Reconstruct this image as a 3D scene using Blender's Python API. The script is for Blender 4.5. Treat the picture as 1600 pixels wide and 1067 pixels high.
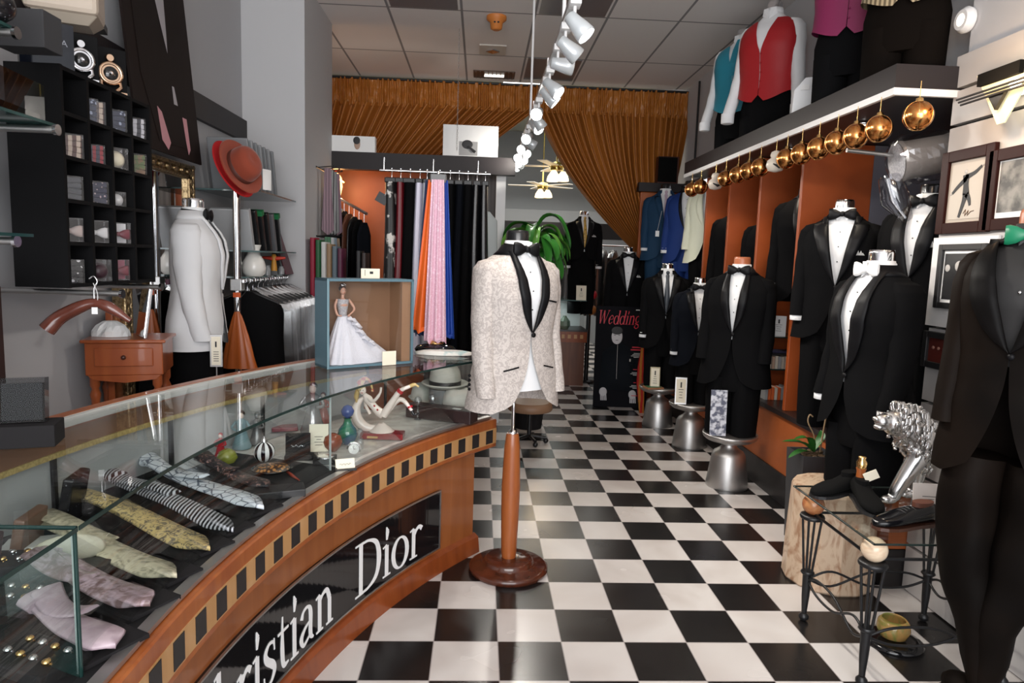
import bpy, math, random
from mathutils import Vector, Matrix, noise
random.seed(7)
PI = math.pi; V = Vector
scn = bpy.context.scene
for o in list(bpy.data.objects): bpy.data.objects.remove(o)
# ---------------------------------------------------------------- camera
CAM_H = 1.606; FPX = 1064.2
yw, pt, rl = 0.0495, 0.1193, 0.0323
cF = V((math.sin(yw)*math.cos(pt), math.cos(yw)*math.cos(pt), -math.sin(pt)))
cR = V((math.cos(yw), -math.sin(yw), 0)); cU = cR.cross(cF)
cR, cU = cR*math.cos(rl)+cU*math.sin(rl), cU*math.cos(rl)-cR*math.sin(rl)
cam = bpy.data.objects.new('camera', bpy.data.cameras.new('camera'))
scn.collection.objects.link(cam); scn.camera = cam
cam.data.sensor_width = 36; cam.data.lens = FPX/1600*36; cam.data.clip_start = .02
m3 = Matrix((cR, cU, -cF)).transposed()
cam.matrix_world = Matrix.Translation((0, 0, CAM_H)) @ m3.to_4x4()
# ---------------------------------------------------------------- world, exposure, large lights
scn.view_settings.view_transform = 'Standard'; scn.view_settings.look = 'None'
scn.view_settings.gamma = 1; scn.view_settings.use_curve_mapping = False
scn.view_settings.exposure = 0.42
scn.cycles.transparent_max_bounces = 32
w = bpy.data.worlds.new('world'); scn.world = w; w.use_nodes = True
w.node_tree.nodes['Background'].inputs[0].default_value = (.90, .93, 1, 1)
w.node_tree.nodes['Background'].inputs[1].default_value = 1.0
def light(name, kind, loc, power, color=(1, 1, 1), target=None, **kw):
    d = bpy.data.lights.new(name, kind); d.energy = power; d.color = color
    for k, v in kw.items(): setattr(d, k, v)
    o = bpy.data.objects.new(name, d); scn.collection.objects.link(o); o.location = loc
    if target is not None: o.rotation_euler = (V(target)-V(loc)).to_track_quat('-Z', 'Y').to_euler()
    return o
light('shop_window_daylight', 'AREA', (0.2, -1.6, 1.5), 95, (.95, .97, 1), (0.2, 4, 2.2), shape='RECTANGLE', size=3.4, size_y=2.2)
light('added_ceiling_fill', 'AREA', (0.2, -1.3, 2.7), 60, (1, .97, .94), (0.2, 4.5, 3.65), shape='RECTANGLE', size=3.4, size_y=.8)  # fill lamp added behind the camera to brighten the ceiling, not a window
light('back_room_light', 'AREA', (1.0, 11.2, 3.0), 60, (1, .97, .9), (1.0, 11, 0), shape='RECTANGLE', size=3.0, size_y=2.5)  # area lamp facing down below the back room ceiling
# ---------------------------------------------------------------- helpers
def PX(x, y, X=None, Y=None, Z=None):
    """world point seen at a photo position, on a plane of the room"""
    d = cF + cR*((x-800)/FPX) - cU*((y-533.5)/FPX)
    if X is not None: t = X/d.x
    elif Y is not None: t = Y/d.y
    else: t = (Z-CAM_H)/d.z
    return V((0, 0, CAM_H)) + d*t
def lerp(a, b, t): return a+(b-a)*t
def itp(tab, x):
    if x <= tab[0][0]: return tab[0][1:]
    for p, q in zip(tab, tab[1:]):
        if x <= q[0]:
            t = (x-p[0])/(q[0]-p[0]); t = t*t*(3-2*t)*.5+t*.5
            return tuple(lerp(a, b, t) for a, b in zip(p[1:], q[1:]))
    return tab[-1][1:]
def smooth_pts(P, n=6):
    P = [V(p) for p in P]; Q = [P[0]*2-P[1]]+P+[P[-1]*2-P[-2]]; out = []
    for i in range(1, len(Q)-2):
        for k in range(n):
            t = k/n; a, b, c, d = Q[i-1], Q[i], Q[i+1], Q[i+2]
            out.append(.5*((2*b)+(c-a)*t+(2*a-5*b+4*c-d)*t*t+(3*b-a-3*c+d)*t**3))
    out.append(P[-1]); return out
class MB:
    def __init__(s): s.v = []; s.f = []; s.sm = []
    def add(s, vs, fs, smooth=False, M=None):
        n = len(s.v)
        s.v += [(M @ V(p)) if M is not None else V(p) for p in vs]
        s.f += [[i+n for i in f] for f in fs]; s.sm += [smooth]*len(fs); return s
    def box(s, c, d, M=None, rz=0, R=None):
        x, y, z = [k/2 for k in d]
        vs = [V((i*x, j*y, k*z)) for i in (-1, 1) for j in (-1, 1) for k in (-1, 1)]
        if R is None: R = Matrix.Rotation(rz, 3, 'Z')
        vs = [R @ p + V(c) for p in vs]
        return s.add(vs, [(0,1,3,2),(4,6,7,5),(0,4,5,1),(2,3,7,6),(0,2,6,4),(1,5,7,3)], False, M)
    def bb(s, a, b): return s.box([(p+q)/2 for p, q in zip(a, b)], [abs(q-p) for p, q in zip(a, b)])
    def loft(s, rings, closed=True, cap=(True, True), smooth=True, M=None):
        n = len(rings[0]); vs = [p for r in rings for p in r]; fs = []
        m = n if closed else n-1
        for i in range(len(rings)-1):
            for j in range(m):
                k = (j+1) % n; fs.append((i*n+j, i*n+k, (i+1)*n+k, (i+1)*n+j))
        s.add(vs, fs, smooth, M)
        if closed and cap[0]: s.add(rings[0], [list(range(n))[::-1]], False, M)
        if closed and cap[1]: s.add(rings[-1], [list(range(n))], False, M)
        return s
    def lathe(s, prof, c=(0, 0, 0), n=24, M=None, sx=1, sy=1, smooth=True, cap=(True, True)):
        rings = [[V((c[0]+r*sx*math.cos(2*PI*k/n), c[1]+r*sy*math.sin(2*PI*k/n), c[2]+z)) for k in range(n)] for r, z in prof]
        return s.loft(rings, True, cap, smooth, M)
    def cyl(s, a, b, r, n=16, r2=None, cap=True):
        return s.tube([a, b], [r, r if r2 is None else r2], n, cap)
    def tube(s, P, R, n=10, cap=True, flat=1, M=None):
        P = [V(p) for p in P]
        if not isinstance(R, (list, tuple)): R = [R]*len(P)
        T = [(P[min(i+1, len(P)-1)]-P[max(i-1, 0)]).normalized() for i in range(len(P))]
        u = T[0].orthogonal().normalized() if abs(T[0].z) < .9 else V((1, 0, 0))
        rings = []
        for i, p in enumerate(P):
            u = (u - T[i]*u.dot(T[i])).normalized(); w_ = T[i].cross(u)
            rings.append([p+(u*math.cos(2*PI*k/n)+w_*math.sin(2*PI*k/n)*flat)*R[i] for k in range(n)])
        return s.loft(rings, True, (cap, cap), True, M)
    def ball(s, c, r, n=16, m=10, M=None):
        r = r if isinstance(r, (tuple, list)) else (r, r, r)
        rings = [[V((c[0]+r[0]*math.sin(PI*i/m)*math.cos(2*PI*k/n), c[1]+r[1]*math.sin(PI*i/m)*math.sin(2*PI*k/n), c[2]-r[2]*math.cos(PI*i/m))) for k in range(n)] for i in range(m+1)]
        rings[0] = [p*1 for p in rings[0]]
        e = 1e-3
        for q in (0, m): rings[q] = [V(c)+(p-V(c)) + V((math.cos(2*PI*k/n)*r[0]*e, math.sin(2*PI*k/n)*r[1]*e, 0)) for k, p in enumerate(rings[q])]
        return s.loft(rings, True, (True, True), True, M)
    def prism(s, poly, a, b, M=None, smooth=False):
        """poly in the xz plane, extruded in y from a to b"""
        n = len(poly)
        vs = [V((p[0], a, p[1])) for p in poly]+[V((p[0], b, p[1])) for p in poly]
        return s.add(vs, [list(range(n)), list(range(2*n-1, n-1, -1))]+[(i, i+n, (i+1) % n+n, (i+1) % n) for i in range(n)], smooth, M)
    def slab(s, poly, a, b, M=None):
        """poly in the xy plane, extruded in z from a to b"""
        n = len(poly)
        vs = [V((p[0], p[1], a)) for p in poly]+[V((p[0], p[1], b)) for p in poly]
        return s.add(vs, [list(range(n))[::-1], list(range(n, 2*n))]+[(i, (i+1) % n, (i+1) % n+n, i+n) for i in range(n)], False, M)
    def quad(s, a, b, c, d, th=.004):
        a, b, c, d = map(V, (a, b, c, d)); nn = (b-a).cross(d-a).normalized()*th
        return s.loft([[a, b, c, d], [a-nn, b-nn, c-nn, d-nn]], True, (True, True), False)
    def ribbon(s, P, W, th, nrm, M=None):
        """flat strip along points P, widths W, lying across nrm"""
        P = [V(p) for p in P]; nrm = V(nrm)
        if not isinstance(W, (list, tuple)): W = [W]*len(P)
        rings = []
        for i, p in enumerate(P):
            t = (P[min(i+1, len(P)-1)]-P[max(i-1, 0)]).normalized(); sd = t.cross(nrm).normalized()*W[i]/2; k = nrm*th
            rings.append([p-sd, p+sd, p+sd+k, p-sd+k])
        return s.loft(rings, True, (True, True), False, M)
    def build(s, name, mat, parent=None, bevel=0, mods=None, recenter=True):
        me = bpy.data.meshes.new(name); vs = s.v; off = V((0, 0, 0))
        if parent is None and recenter and vs:
            off = V(((min(p.x for p in vs)+max(p.x for p in vs))/2, (min(p.y for p in vs)+max(p.y for p in vs))/2, min(p.z for p in vs)))
        me.from_pydata([tuple(p-off) for p in vs], [], s.f); me.update()
        me.polygons.foreach_set('use_smooth', s.sm)
        if mat: me.materials.append(mat)
        o = bpy.data.objects.new(name, me); scn.collection.objects.link(o); o.location = off
        if parent is not None: o.parent = parent
        if bevel:
            b = o.modifiers.new('bevel', 'BEVEL'); b.width = bevel; b.segments = 2; b.limit_method = 'ANGLE'
        return o
def font_text(txt, size, mtl, parent, loc, rot=(PI/2, 0, 0), name='lettering', ext=.0004):
    c = bpy.data.curves.new(name, 'FONT'); c.body = txt; c.size = size; c.extrude = ext; c.align_x = 'CENTER'; c.resolution_u = 3
    o = bpy.data.objects.new(name, c); scn.collection.objects.link(o); bpy.context.view_layer.update()
    me = bpy.data.meshes.new_from_object(o.evaluated_get(bpy.context.evaluated_depsgraph_get())); bpy.data.objects.remove(o)
    o = bpy.data.objects.new(name, me); scn.collection.objects.link(o); me.materials.clear(); me.materials.append(mtl); o.parent = parent; o.location = loc; o.rotation_euler = rot; return o
def tag(o, label=None, cat=None, group=None, kind=None):
    if label: o['label'] = label
    if cat: o['category'] = cat
    if group: o['group'] = group
    if kind: o['kind'] = kind
    return o
def thing(name, label, cat, loc=(0, 0, 0), rz=0, group=None, s=1):
    o = bpy.data.objects.new(name, None); scn.collection.objects.link(o); o.empty_display_size = .05
    o.location = loc; o.rotation_euler = (0, 0, rz); o.scale = (s, s, s)
    return tag(o, label, cat, group)
def struct(name, mb, m, bevel=0): return tag(mb.build(name, m, None, bevel), kind='structure')
def copy_tree(src, loc=None, rz=None, label=None, par=None):
    c = src.copy(); scn.collection.objects.link(c); c.parent = par
    if par is None:
        if loc is not None: c.location = loc
        if rz is not None: c.rotation_euler = (0, 0, rz)
        if label: c['label'] = label
    for ch in list(src.children): copy_tree(ch, par=c)
    return c
# ---------------------------------------------------------------- materials
MATS = {}
def mat(name, col, rough=.6, metal=0, spec=.5, coat=0, sheen=0, emit=None, es=0, two=None, tex=None, scale=10, bump=0, bscale=60, stretch=(1, 1, 1), lo=.4, hi=.6, trans=0, detail=4, dist=0, brough=0):
    if name in MATS: return MATS[name]
    m = bpy.data.materials.new(name); m.use_nodes = True; nt = m.node_tree; L = nt.links; N = nt.nodes
    b = N['Principled BSDF']; I = b.inputs
    I['Base Color'].default_value = (*col, 1); I['Roughness'].default_value = rough; I['Metallic'].default_value = metal
    I['Specular IOR Level'].default_value = spec; I['Coat Weight'].default_value = coat; I['Sheen Weight'].default_value = sheen
    I['Transmission Weight'].default_value = trans
    if emit: I['Emission Color'].default_value = (*emit, 1); I['Emission Strength'].default_value = es
    if two is not None or bump:
        tc = N.new('ShaderNodeTexCoord'); mp = N.new('ShaderNodeMapping'); mp.inputs['Scale'].default_value = stretch
        L.new(tc.outputs['Object'], mp.inputs[0])
    if two is not None:
        if tex == 'voronoi': t = N.new('ShaderNodeTexVoronoi'); t.inputs['Scale'].default_value = scale; out = t.outputs['Distance']
        elif tex == 'veins': t = N.new('ShaderNodeTexVoronoi'); t.feature = 'DISTANCE_TO_EDGE'; t.inputs['Scale'].default_value = scale; out = t.outputs['Distance']
        elif tex == 'wave': t = N.new('ShaderNodeTexWave'); t.inputs['Scale'].default_value = scale; t.inputs['Distortion'].default_value = dist; t.inputs['Detail'].default_value = detail; out = t.outputs['Fac']
        elif tex == 'magic': t = N.new('ShaderNodeTexMagic'); t.inputs['Scale'].default_value = scale; t.inputs['Distortion'].default_value = dist or 1; out = t.outputs['Fac']
        elif tex == 'checker': t = N.new('ShaderNodeTexChecker'); t.inputs['Scale'].default_value = scale; out = t.outputs['Fac']
        else: t = N.new('ShaderNodeTexNoise'); t.inputs['Scale'].default_value = scale; t.inputs['Detail'].default_value = detail; t.inputs['Distortion'].default_value = dist; out = t.outputs['Fac']
        L.new(mp.outputs[0], t.inputs['Vector'])
        r = N.new('ShaderNodeValToRGB'); r.color_ramp.elements[0].position = lo; r.color_ramp.elements[1].position = hi
        r.color_ramp.elements[0].color = (*col, 1); r.color_ramp.elements[1].color = (*two, 1)
        L.new(out, r.inputs[0]); L.new(r.outputs[0], I['Base Color'])
    if bump:
        t2 = N.new('ShaderNodeTexNoise'); t2.inputs['Scale'].default_value = bscale; t2.inputs['Detail'].default_value = 3
        L.new(mp.outputs[0], t2.inputs['Vector'])
        bn = N.new('ShaderNodeBump'); bn.inputs['Strength'].default_value = bump; bn.inputs['Distance'].default_value = .01
        L.new(t2.outputs['Fac'], bn.inputs['Height']); L.new(bn.outputs[0], I['Normal'])
    MATS[name] = m; return m
def glass(name, tint=(.965, .985, .978), refl=1.0, rough=0.0, ior=1.45):
    if name in MATS: return MATS[name]
    m = bpy.data.materials.new(name); m.use_nodes = True; nt = m.node_tree; N = nt.nodes; N.clear(); L = nt.links
    o = N.new('ShaderNodeOutputMaterial'); mx = N.new('ShaderNodeMixShader'); t = N.new('ShaderNodeBsdfTransparent'); g = N.new('ShaderNodeBsdfGlossy')
    t.inputs[0].default_value = (*tint, 1); g.inputs['Roughness'].default_value = rough
    f = N.new('ShaderNodeLayerWeight'); p5 = N.new('ShaderNodeMath'); p5.operation = 'POWER'; p5.inputs[1].default_value = 5; L.new(f.outputs['Facing'], p5.inputs[0])
    k = N.new('ShaderNodeMath'); k.operation = 'MULTIPLY_ADD'; k.inputs[1].default_value = .75; k.inputs[2].default_value = .035*refl; k.use_clamp = True
    f.inputs[0].default_value = .5; L.new(p5.outputs[0], k.inputs[0]); L.new(k.outputs[0], mx.inputs[0]); L.new(t.outputs[0], mx.inputs[1]); L.new(g.outputs[0], mx.inputs[2]); L.new(mx.outputs[0], o.inputs[0])
    MATS[name] = m; return m
def wood(name, c1, c2, rough=.3, scale=3, st=(1, 1, .12)): return mat(name, c1, rough, two=c2, tex='noise', scale=scale*6, stretch=st, lo=.3, hi=.7, dist=.6, coat=.25)
CHERRY = wood('cherry_wood', (.26, .062, .014), (.36, .105, .024), .32)
CHERRYD = wood('cherry_wood_dark', (.19, .04, .01), (.27, .065, .016), .28)
MAPLE = wood('light_maple', (.42, .22, .08), (.5, .28, .12), .4)
BASEWOOD = wood('mahogany', (.05, .014, .007), (.09, .022, .01), .15)
EBONY = mat('ebony_inlay', (.012, .011, .012), .35)
BLACKGLOSS = mat('black_glass', (.006, .006, .007), .06)
BLACK = mat('black_laminate', (.012, .012, .013), .45)
BLACKW = mat('black_wood', (.0045, .0045, .005), .65, spec=.12)
IRON = mat('wrought_iron', (.01, .01, .011), .35, spec=.4)
CHROME = mat('chrome', (.8, .8, .82), .12, 1)
STEEL = mat('brushed_steel', (.52, .51, .50), .42, 1, bump=.05, bscale=200)
GOLD = mat('gold_metal', (.85, .55, .22), .22, 1)
WHITE = mat('white_paint', (.78, .78, .78), .5)
CREAM = mat('cream_paper', (.78, .72, .58), .7)
PAPER = mat('white_paper', (.8, .8, .79), .6)
WALL = mat('grey_wall_paint', (.42, .42, .435), .75, bump=.03, bscale=90)
WALLL = mat('light_grey_wall_paint', (.52, .52, .53), .75)
SLAT = mat('slatwall_white', (.46, .44, .43), .35, spec=.3)
SHELFTOP = mat('dark_brown_laminate', (.020, .016, .017), .5, spec=.3)
TERRA = mat('terracotta_laminate', (.34, .085, .02), .45, two=(.39, .10, .026), tex='noise', scale=4)
TERRAD = mat('rust_laminate', (.30, .058, .011), .42, two=(.34, .07, .015), tex='noise', scale=4)
GLASS = glass('clear_glass'); GLASSE = mat('green_glass_edge', (.008, .028, .025), .15)
CELLO = glass('cellophane', (.9, .9, .92), 3.0, .08)
CHARCOAL = mat('charcoal_board', (.013, .012, .013), .8, spec=.2)
# ---------------------------------------------------------------- floor and shell
T = .27
fl = bpy.data.materials.new('checker_floor_tiles'); fl.use_nodes = True; nt = fl.node_tree; N = nt.nodes; L = nt.links; b = N['Principled BSDF']
geo = N.new('ShaderNodeNewGeometry'); mp = N.new('ShaderNodeMapping'); mp.inputs['Scale'].default_value = (1/T, 1/T, 1/T); mp.inputs['Location'].default_value = (-.425+100, -9.036+101, .5)
L.new(geo.outputs['Position'], mp.inputs[0])
ck = N.new('ShaderNodeTexChecker'); ck.inputs['Scale'].default_value = 1; L.new(mp.outputs[0], ck.inputs['Vector'])
nz = N.new('ShaderNodeTexNoise'); nz.inputs['Scale'].default_value = 1.2; nz.inputs['Distortion'].default_value = 2.2; L.new(geo.outputs['Position'], nz.inputs['Vector'])
rp = N.new('ShaderNodeValToRGB'); rp.color_ramp.elements[0].position = .3; rp.color_ramp.elements[0].color = (.50, .455, .43, 1); rp.color_ramp.elements[1].position = .6; rp.color_ramp.elements[1].color = (.60, .57, .55, 1)
L.new(nz.outputs['Fac'], rp.inputs[0])
ck.inputs['Color1'].default_value = (.010, .009, .009, 1); L.new(rp.outputs[0], ck.inputs['Color2'])
br = N.new('ShaderNodeTexBrick'); br.offset = 0; br.inputs['Scale'].default_value = 1; br.inputs['Brick Width'].default_value = 1; br.inputs['Row Height'].default_value = 1; br.inputs['Mortar Size'].default_value = .008
L.new(mp.outputs[0], br.inputs['Vector'])
mx = N.new('ShaderNodeMixRGB'); L.new(br.outputs['Fac'], mx.inputs[0]); L.new(ck.outputs[0], mx.inputs[1]); mx.inputs[2].default_value = (.30, .27, .26, 1); L.new(mx.outputs[0], b.inputs['Base Color'])
n2 = N.new('ShaderNodeTexNoise'); n2.inputs['Scale'].default_value = 3; L.new(geo.outputs['Position'], n2.inputs['Vector'])
mr = N.new('ShaderNodeMapRange'); mr.inputs['To Min'].default_value = .16; mr.inputs['To Max'].default_value = .34; L.new(n2.outputs['Fac'], mr.inputs['Value']); L.new(mr.outputs[0], b.inputs['Roughness'])
struct('floor', MB().bb((-4.2, -3.0, -.1), (3.2, 13.5, 0)), fl)
ZC = 3.65; YC = 8.15
ct = bpy.data.materials.new('ceiling_tiles'); ct.use_nodes = True; nt = ct.node_tree; N = nt.nodes; L = nt.links; b = N['Principled BSDF']
geo = N.new('ShaderNodeNewGeometry'); mp = N.new('ShaderNodeMapping'); L.new(geo.outputs['Position'], mp.inputs[0])
mp.inputs['Location'].default_value = (.2115+6.12, -5.97+12.2, 0)
br = N.new('ShaderNodeTexBrick'); br.offset = 0; br.inputs['Scale'].default_value = 1; br.inputs['Brick Width'].default_value = .612; br.inputs['Row Height'].default_value = 1.22; br.inputs['Mortar Size'].default_value = .0; br.inputs['Mortar Size'].default_value = .011
for c in ('Color1', 'Color2'): br.inputs[c].default_value = (.80, .765, .74, 1)
br.inputs['Mortar'].default_value = (.26, .25, .25, 1); L.new(mp.outputs[0], br.inputs['Vector'])
L.new(br.outputs['Color'], b.inputs['Base Color']); b.inputs['Roughness'].default_value = .8
struct('ceiling', MB().bb((-4.2, -3.0, ZC), (3.2, YC+.05, ZC+.08)), ct)
struct('ceiling_back_room', MB().bb((-3.2, YC+.05, 4.05), (3.4, 13.5, 4.15)), mat('back_ceiling', (.5, .52, .44), .8))
XL = -1.86
struct('wall_left', MB().bb((XL-.1, -1.0, 0), (XL, 5.5, ZC)), WALL)
struct('wall_pilaster', MB().bb((XL-.1, 5.5, 0), (-1.385, 6.47, ZC)), WALLL)
struct('wall_left_far', MB().bb((-2.6, 6.47, 0), (-2.5, 13.5, 4.1)), WALL)
struct('trim_1', MB().bb((XL-.01, 2.6, 2.44), (XL+.035, 5.5, 2.60)), SHELFTOP)
struct('wall_back', MB().bb((-3.2, 13.4, 0), (3.4, 13.5, 4.1)), mat('back_wall', (.30, .32, .34), .8))
struct('wall_right_upper', MB().bb((2.36, 3.2, 2.56), (2.46, 13.4, 4.1)), WALLL)
struct('wall_right_near', MB().bb((2.25, .2, 2.4), (2.36, 3.22, ZC)), WALLL)
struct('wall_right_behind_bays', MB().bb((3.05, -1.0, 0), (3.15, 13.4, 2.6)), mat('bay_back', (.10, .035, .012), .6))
# slatwall panel on the right: boards separated by dark grooves
sl = MB(); zz = 2.62; grooves = [2.46, 2.293, 2.09, 1.905, 1.72, 1.535, 1.35, 1.165, .98, .795, .61, .425, .24]
for g in grooves+[0.0]:
    sl.bb((2.2, .2, g+.008), (2.235, 3.22, zz-.008)); zz = g
w2 = struct('wall_right_slats', sl, SLAT)
struct('wall_right_slat_backing', MB().bb((2.235, .2, 0), (2.25, 3.22, 2.61)), mat('groove_dark', (.03, .03, .03), .7))
# ---------------------------------------------------------------- curtains, left partition and header
COPPER = mat('copper_velvet', (.40, .145, .026), .38, sheen=0, spec=.4, bump=.03, bscale=25)
COPPERT = COPPER
YCU = YC
def uyx(x, y, Y=YCU): p = PX(x, y, Y=Y); return p.x, p.z
# gathered heading: a thick pleated band under the rod
rx0, rz0 = uyx(505, 122); rx1, rz1 = uyx(1078, 141)
hb = MB(); rows = []
NX = 1100
ztop = 3.60
for k in range(9):
    t = k/8; row = []
    for i in range(NX):
        x = lerp(-1.86, rx1+.02, i/(NX-1)); z = ztop-.30*t
        y = YCU-.05-.015*math.sin(x*95+2*math.sin(x*23)+.8*t*math.sin(x*9))-.007*math.sin(x*150+1)+.04*noise.noise(V((x*26, t*5, 0)))+.012*math.sin(t*19)*noise.noise(V((x*9, 0, 1)))
        row.append(V((x, y, z)))
    rows.append(row)
hb.loft(rows, False)
cur = thing('stage_curtain', 'copper velvet curtain gathered under the ceiling and parted in the middle', 'curtain', (0, 0, 0))
hb.build('gathered_heading', COPPERT, cur)
rod = MB().cyl((-1.88, YCU-.05, ztop), (rx1+.07, YCU-.05, ztop), .014); rod.ball((rx1+.08, YCU-.05, ztop), .035); rod.build('curtain_rod', IRON, cur)
def drape(name, top, bot, nf, amp, inner_first, n=26, seed=0):
    """top and bottom: functions u -> (x, z); folds along u"""
    M_ = nf*14; g = MB(); rows = []
    for k in range(n+1):
        t = k/n; row = []
        for i in range(M_+1):
            u = i/M_; x0, z0 = top(u); x1, z1 = bot(u)
            x = lerp(x0, x1, t); z = lerp(z0, z1, t)-.10*math.sin(PI*t)*0
            sag = inner_first*math.sin(PI*t)
            x += sag*(1-u)
            ph = u*nf*2*PI+1.5*math.sin(u*17+seed)+.6*noise.noise(V((u*9, t*2, seed)))
            a = amp*(.6+.6*noise.noise(V((u*nf*.7, t*1.5, seed)))+.3)*(1-.35*t)
            row.append(V((x, YCU-.06-a*math.sin(ph)+.25*a*math.sin(2*ph)*noise.noise(V((u*nf*.3, 3, seed)))*2, z)))
        rows.append(row)
    g.loft(rows, False); return g.build(name, COPPER, cur)
zt = ztop-.27
m0 = uyx(842, 160)[0]
def ltop(u): return lerp(m0-.02, -1.84, u), zt
bl = uyx(742, 285)[0]
def lbot(u):
    x = lerp(uyx(668, 300)[0], -2.0, u); return x, 2.35
def ltop2(u): return lerp(m0-.02, -1.84, u), zt
drape('left_drape', ltop2, lbot, 24, .06, 0.0, seed=1)
gx, gz = uyx(996, 392)
def rtop(u): return lerp(uyx(838, 160)[0]-.02, rx1-.01, u), zt
def rbot(u):
    if u < .62:
        a = u/.62; return lerp(gx-.04, gx+.10, a), lerp(gz-.02, gz+.10, a)
    a = (u-.62)/.38; return lerp(gx+.10, uyx(1045, 290)[0]+.02, a), lerp(gz+.10, 2.2, a)
drape('right_drape', rtop, rbot, 24, .06, -.14, seed=4)
# header beam and partition of the left fitting area
hz0, hz1 = 2.385, 2.54
hd = struct('trim_2', MB().bb((-1.385, 6.45, hz0), (.30, 6.55, hz1)), SHELFTOP)
struct('wall_partition_rust', MB().bb((-1.9, 7.0, 0), (-.55, 7.08, hz1-.02)), TERRA)
DKW = mat('dark_striped_wood', (.05, .04, .036), .5, two=(.10, .085, .08), tex='wave', scale=6, dist=1, stretch=(1, 1, .02))
struct('wall_partition_dark', MB().bb((-.55, 6.9, 0), (.20, 6.98, hz1-.02)), DKW)
struct('trim_3', MB().bb((.13, 6.6, 0), (.22, 6.7, hz1-.02)), WHITE)
# ---------------------------------------------------------------- right fitting bays
XB = 2.11
bay = MB().bb((XB, 3.23, .20), (3.05, 8.0, .60)); struct('wall_right_plinth', bay, TERRA)
struct('baseboard_right', MB().bb((XB-.012, 3.23, 0), (3.05, 8.0, .205)), mat('black_kick', (.014, .012, .012), .4))
struct('trim_4', MB().bb((XB-.03, 3.23, .60), (3.05, 8.0, .635)), mat('dark_ledge', (.022, .015, .014), .35))
FINS = [4.50, 5.18, 5.83, 6.43]
for i, y in enumerate(FINS):
    xe = 2.58 if i == 0 else 3.04
    struct('trim_%d' % (5+i), MB().bb((XB, y, .635), (xe, y+.035, 2.43)), TERRAD, .003)
struct('wall_bay_mirror', MB().bb((2.58, 4.50, .635), (3.05, 4.54, 2.43)), mat('grey_mirror', (.20, .20, .24), .22, .3))
struct('wall_bay_end', MB().bb((1.84, 8.0, 0), (2.36, 8.05, 2.44)), TERRA, .01)
struct('trim_9', MB().bb((1.80, 7.93, 2.44), (2.36, 8.06, 2.54)), SHELFTOP)
# soffit shelf with a white edge strip
struct('trim_10', MB().slab([(1.9, 3.2), (3.05, 3.2), (3.05, 6.5), (1.9, 6.5)], 2.455, 2.565), SHELFTOP)
struct('trim_11', MB().slab([(1.895, 3.195), (3.05, 3.195), (3.05, 3.215), (1.915, 3.215), (1.915, 6.5), (1.895, 6.5)], 2.425, 2.457), WHITE)
struct('trim_12', MB().bb((1.93, 3.23, 2.435), (3.05, 6.5, 2.455)), mat('soffit_under', (.03, .028, .03), .4))
# ---------------------------------------------------------------- the curved display counter
CX, CY, RC = 2.595, 1.479, 3.295
def cp(s, r, z):
    """point s metres along the counter, r metres from the centre of its curve"""
    if s < 0: return V((CX-r, CY+s, z))
    a = s/RC; return V((CX-r*math.cos(a), CY+r*math.sin(a), z))
def csweep(mb, sec, s0, s1, n=60, smooth=False):
    rings = [[cp(lerp(s0, s1, i/n), r, z) for r, z in sec] for i in range(n+1)]
    return mb.loft(rings, True, (True, True), smooth)
def rect(r0, r1, z0, z1): return [(r0, z0), (r1, z0), (r1, z1), (r0, z1)]
SE = 2.36; DZ = .744; GZ = 1.054; S0 = -.9
ctr = thing('display_counter', 'curved cherry wood glass display counter with black nameplate and chequered inlay band', 'display counter', (0, 0, 0))
CW = wood('counter_cherry', (.235, .068, .017), (.31, .10, .028), .33, 2.4)
csweep(MB(), rect(3.36, 3.92, .09, .585), S0, SE-.10).build('body', CW, ctr)
csweep(MB(), [(3.325, 0), (3.93, 0), (3.93, .10), (3.36, .10), (3.335, .085)], S0, SE-.08, smooth=False).build('skirting', CHERRYD, ctr)
csweep(MB(), [(3.30, .585), (3.92, .585), (3.92, DZ-.004), (3.30, DZ-.004), (3.295, .735), (3.295, .59)], S0, SE).build('band', CHERRY, ctr)
csweep(MB(), rect(3.2935, 3.30, .608, .692), S0, SE).build('maple_strip', MAPLE, ctr); mst = bpy.data.objects['maple_strip']
SP = .1165
for i in range(28):
    sc = 2.30-i*SP
    csweep(MB(), rect(3.2915, 3.30, .614, .686), sc-.028, sc+.028, 4).build('inlay_square', EBONY, mst)
DECK = mat('marbled_deck', (.42, .40, .37), .25, two=(.62, .60, .56), tex='noise', scale=5, dist=2, lo=.35, hi=.65)
csweep(MB(), rect(3.33, 3.90, DZ-.004, DZ+.004), S0, SE-.02).build('deck', DECK, ctr)
csweep(MB(), rect(3.315, 3.345, DZ, DZ+.012), S0, SE-.02).build('edge_channel', STEEL, ctr)
csweep(MB(), rect(3.35, 3.90, DZ+.0045, DZ+.006), S0, 1.22).build('black_liner', mat('black_liner', (.010, .010, .011), .6, spec=.3), ctr)
for s_ in (-.1675, 1.162): csweep(MB(), rect(3.371, 3.379, DZ+.012, GZ), s_-.0012, s_+.0012, 1).build('glass_joint', mat('pale_joint', (.30, .34, .33), .3), ctr)
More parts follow.
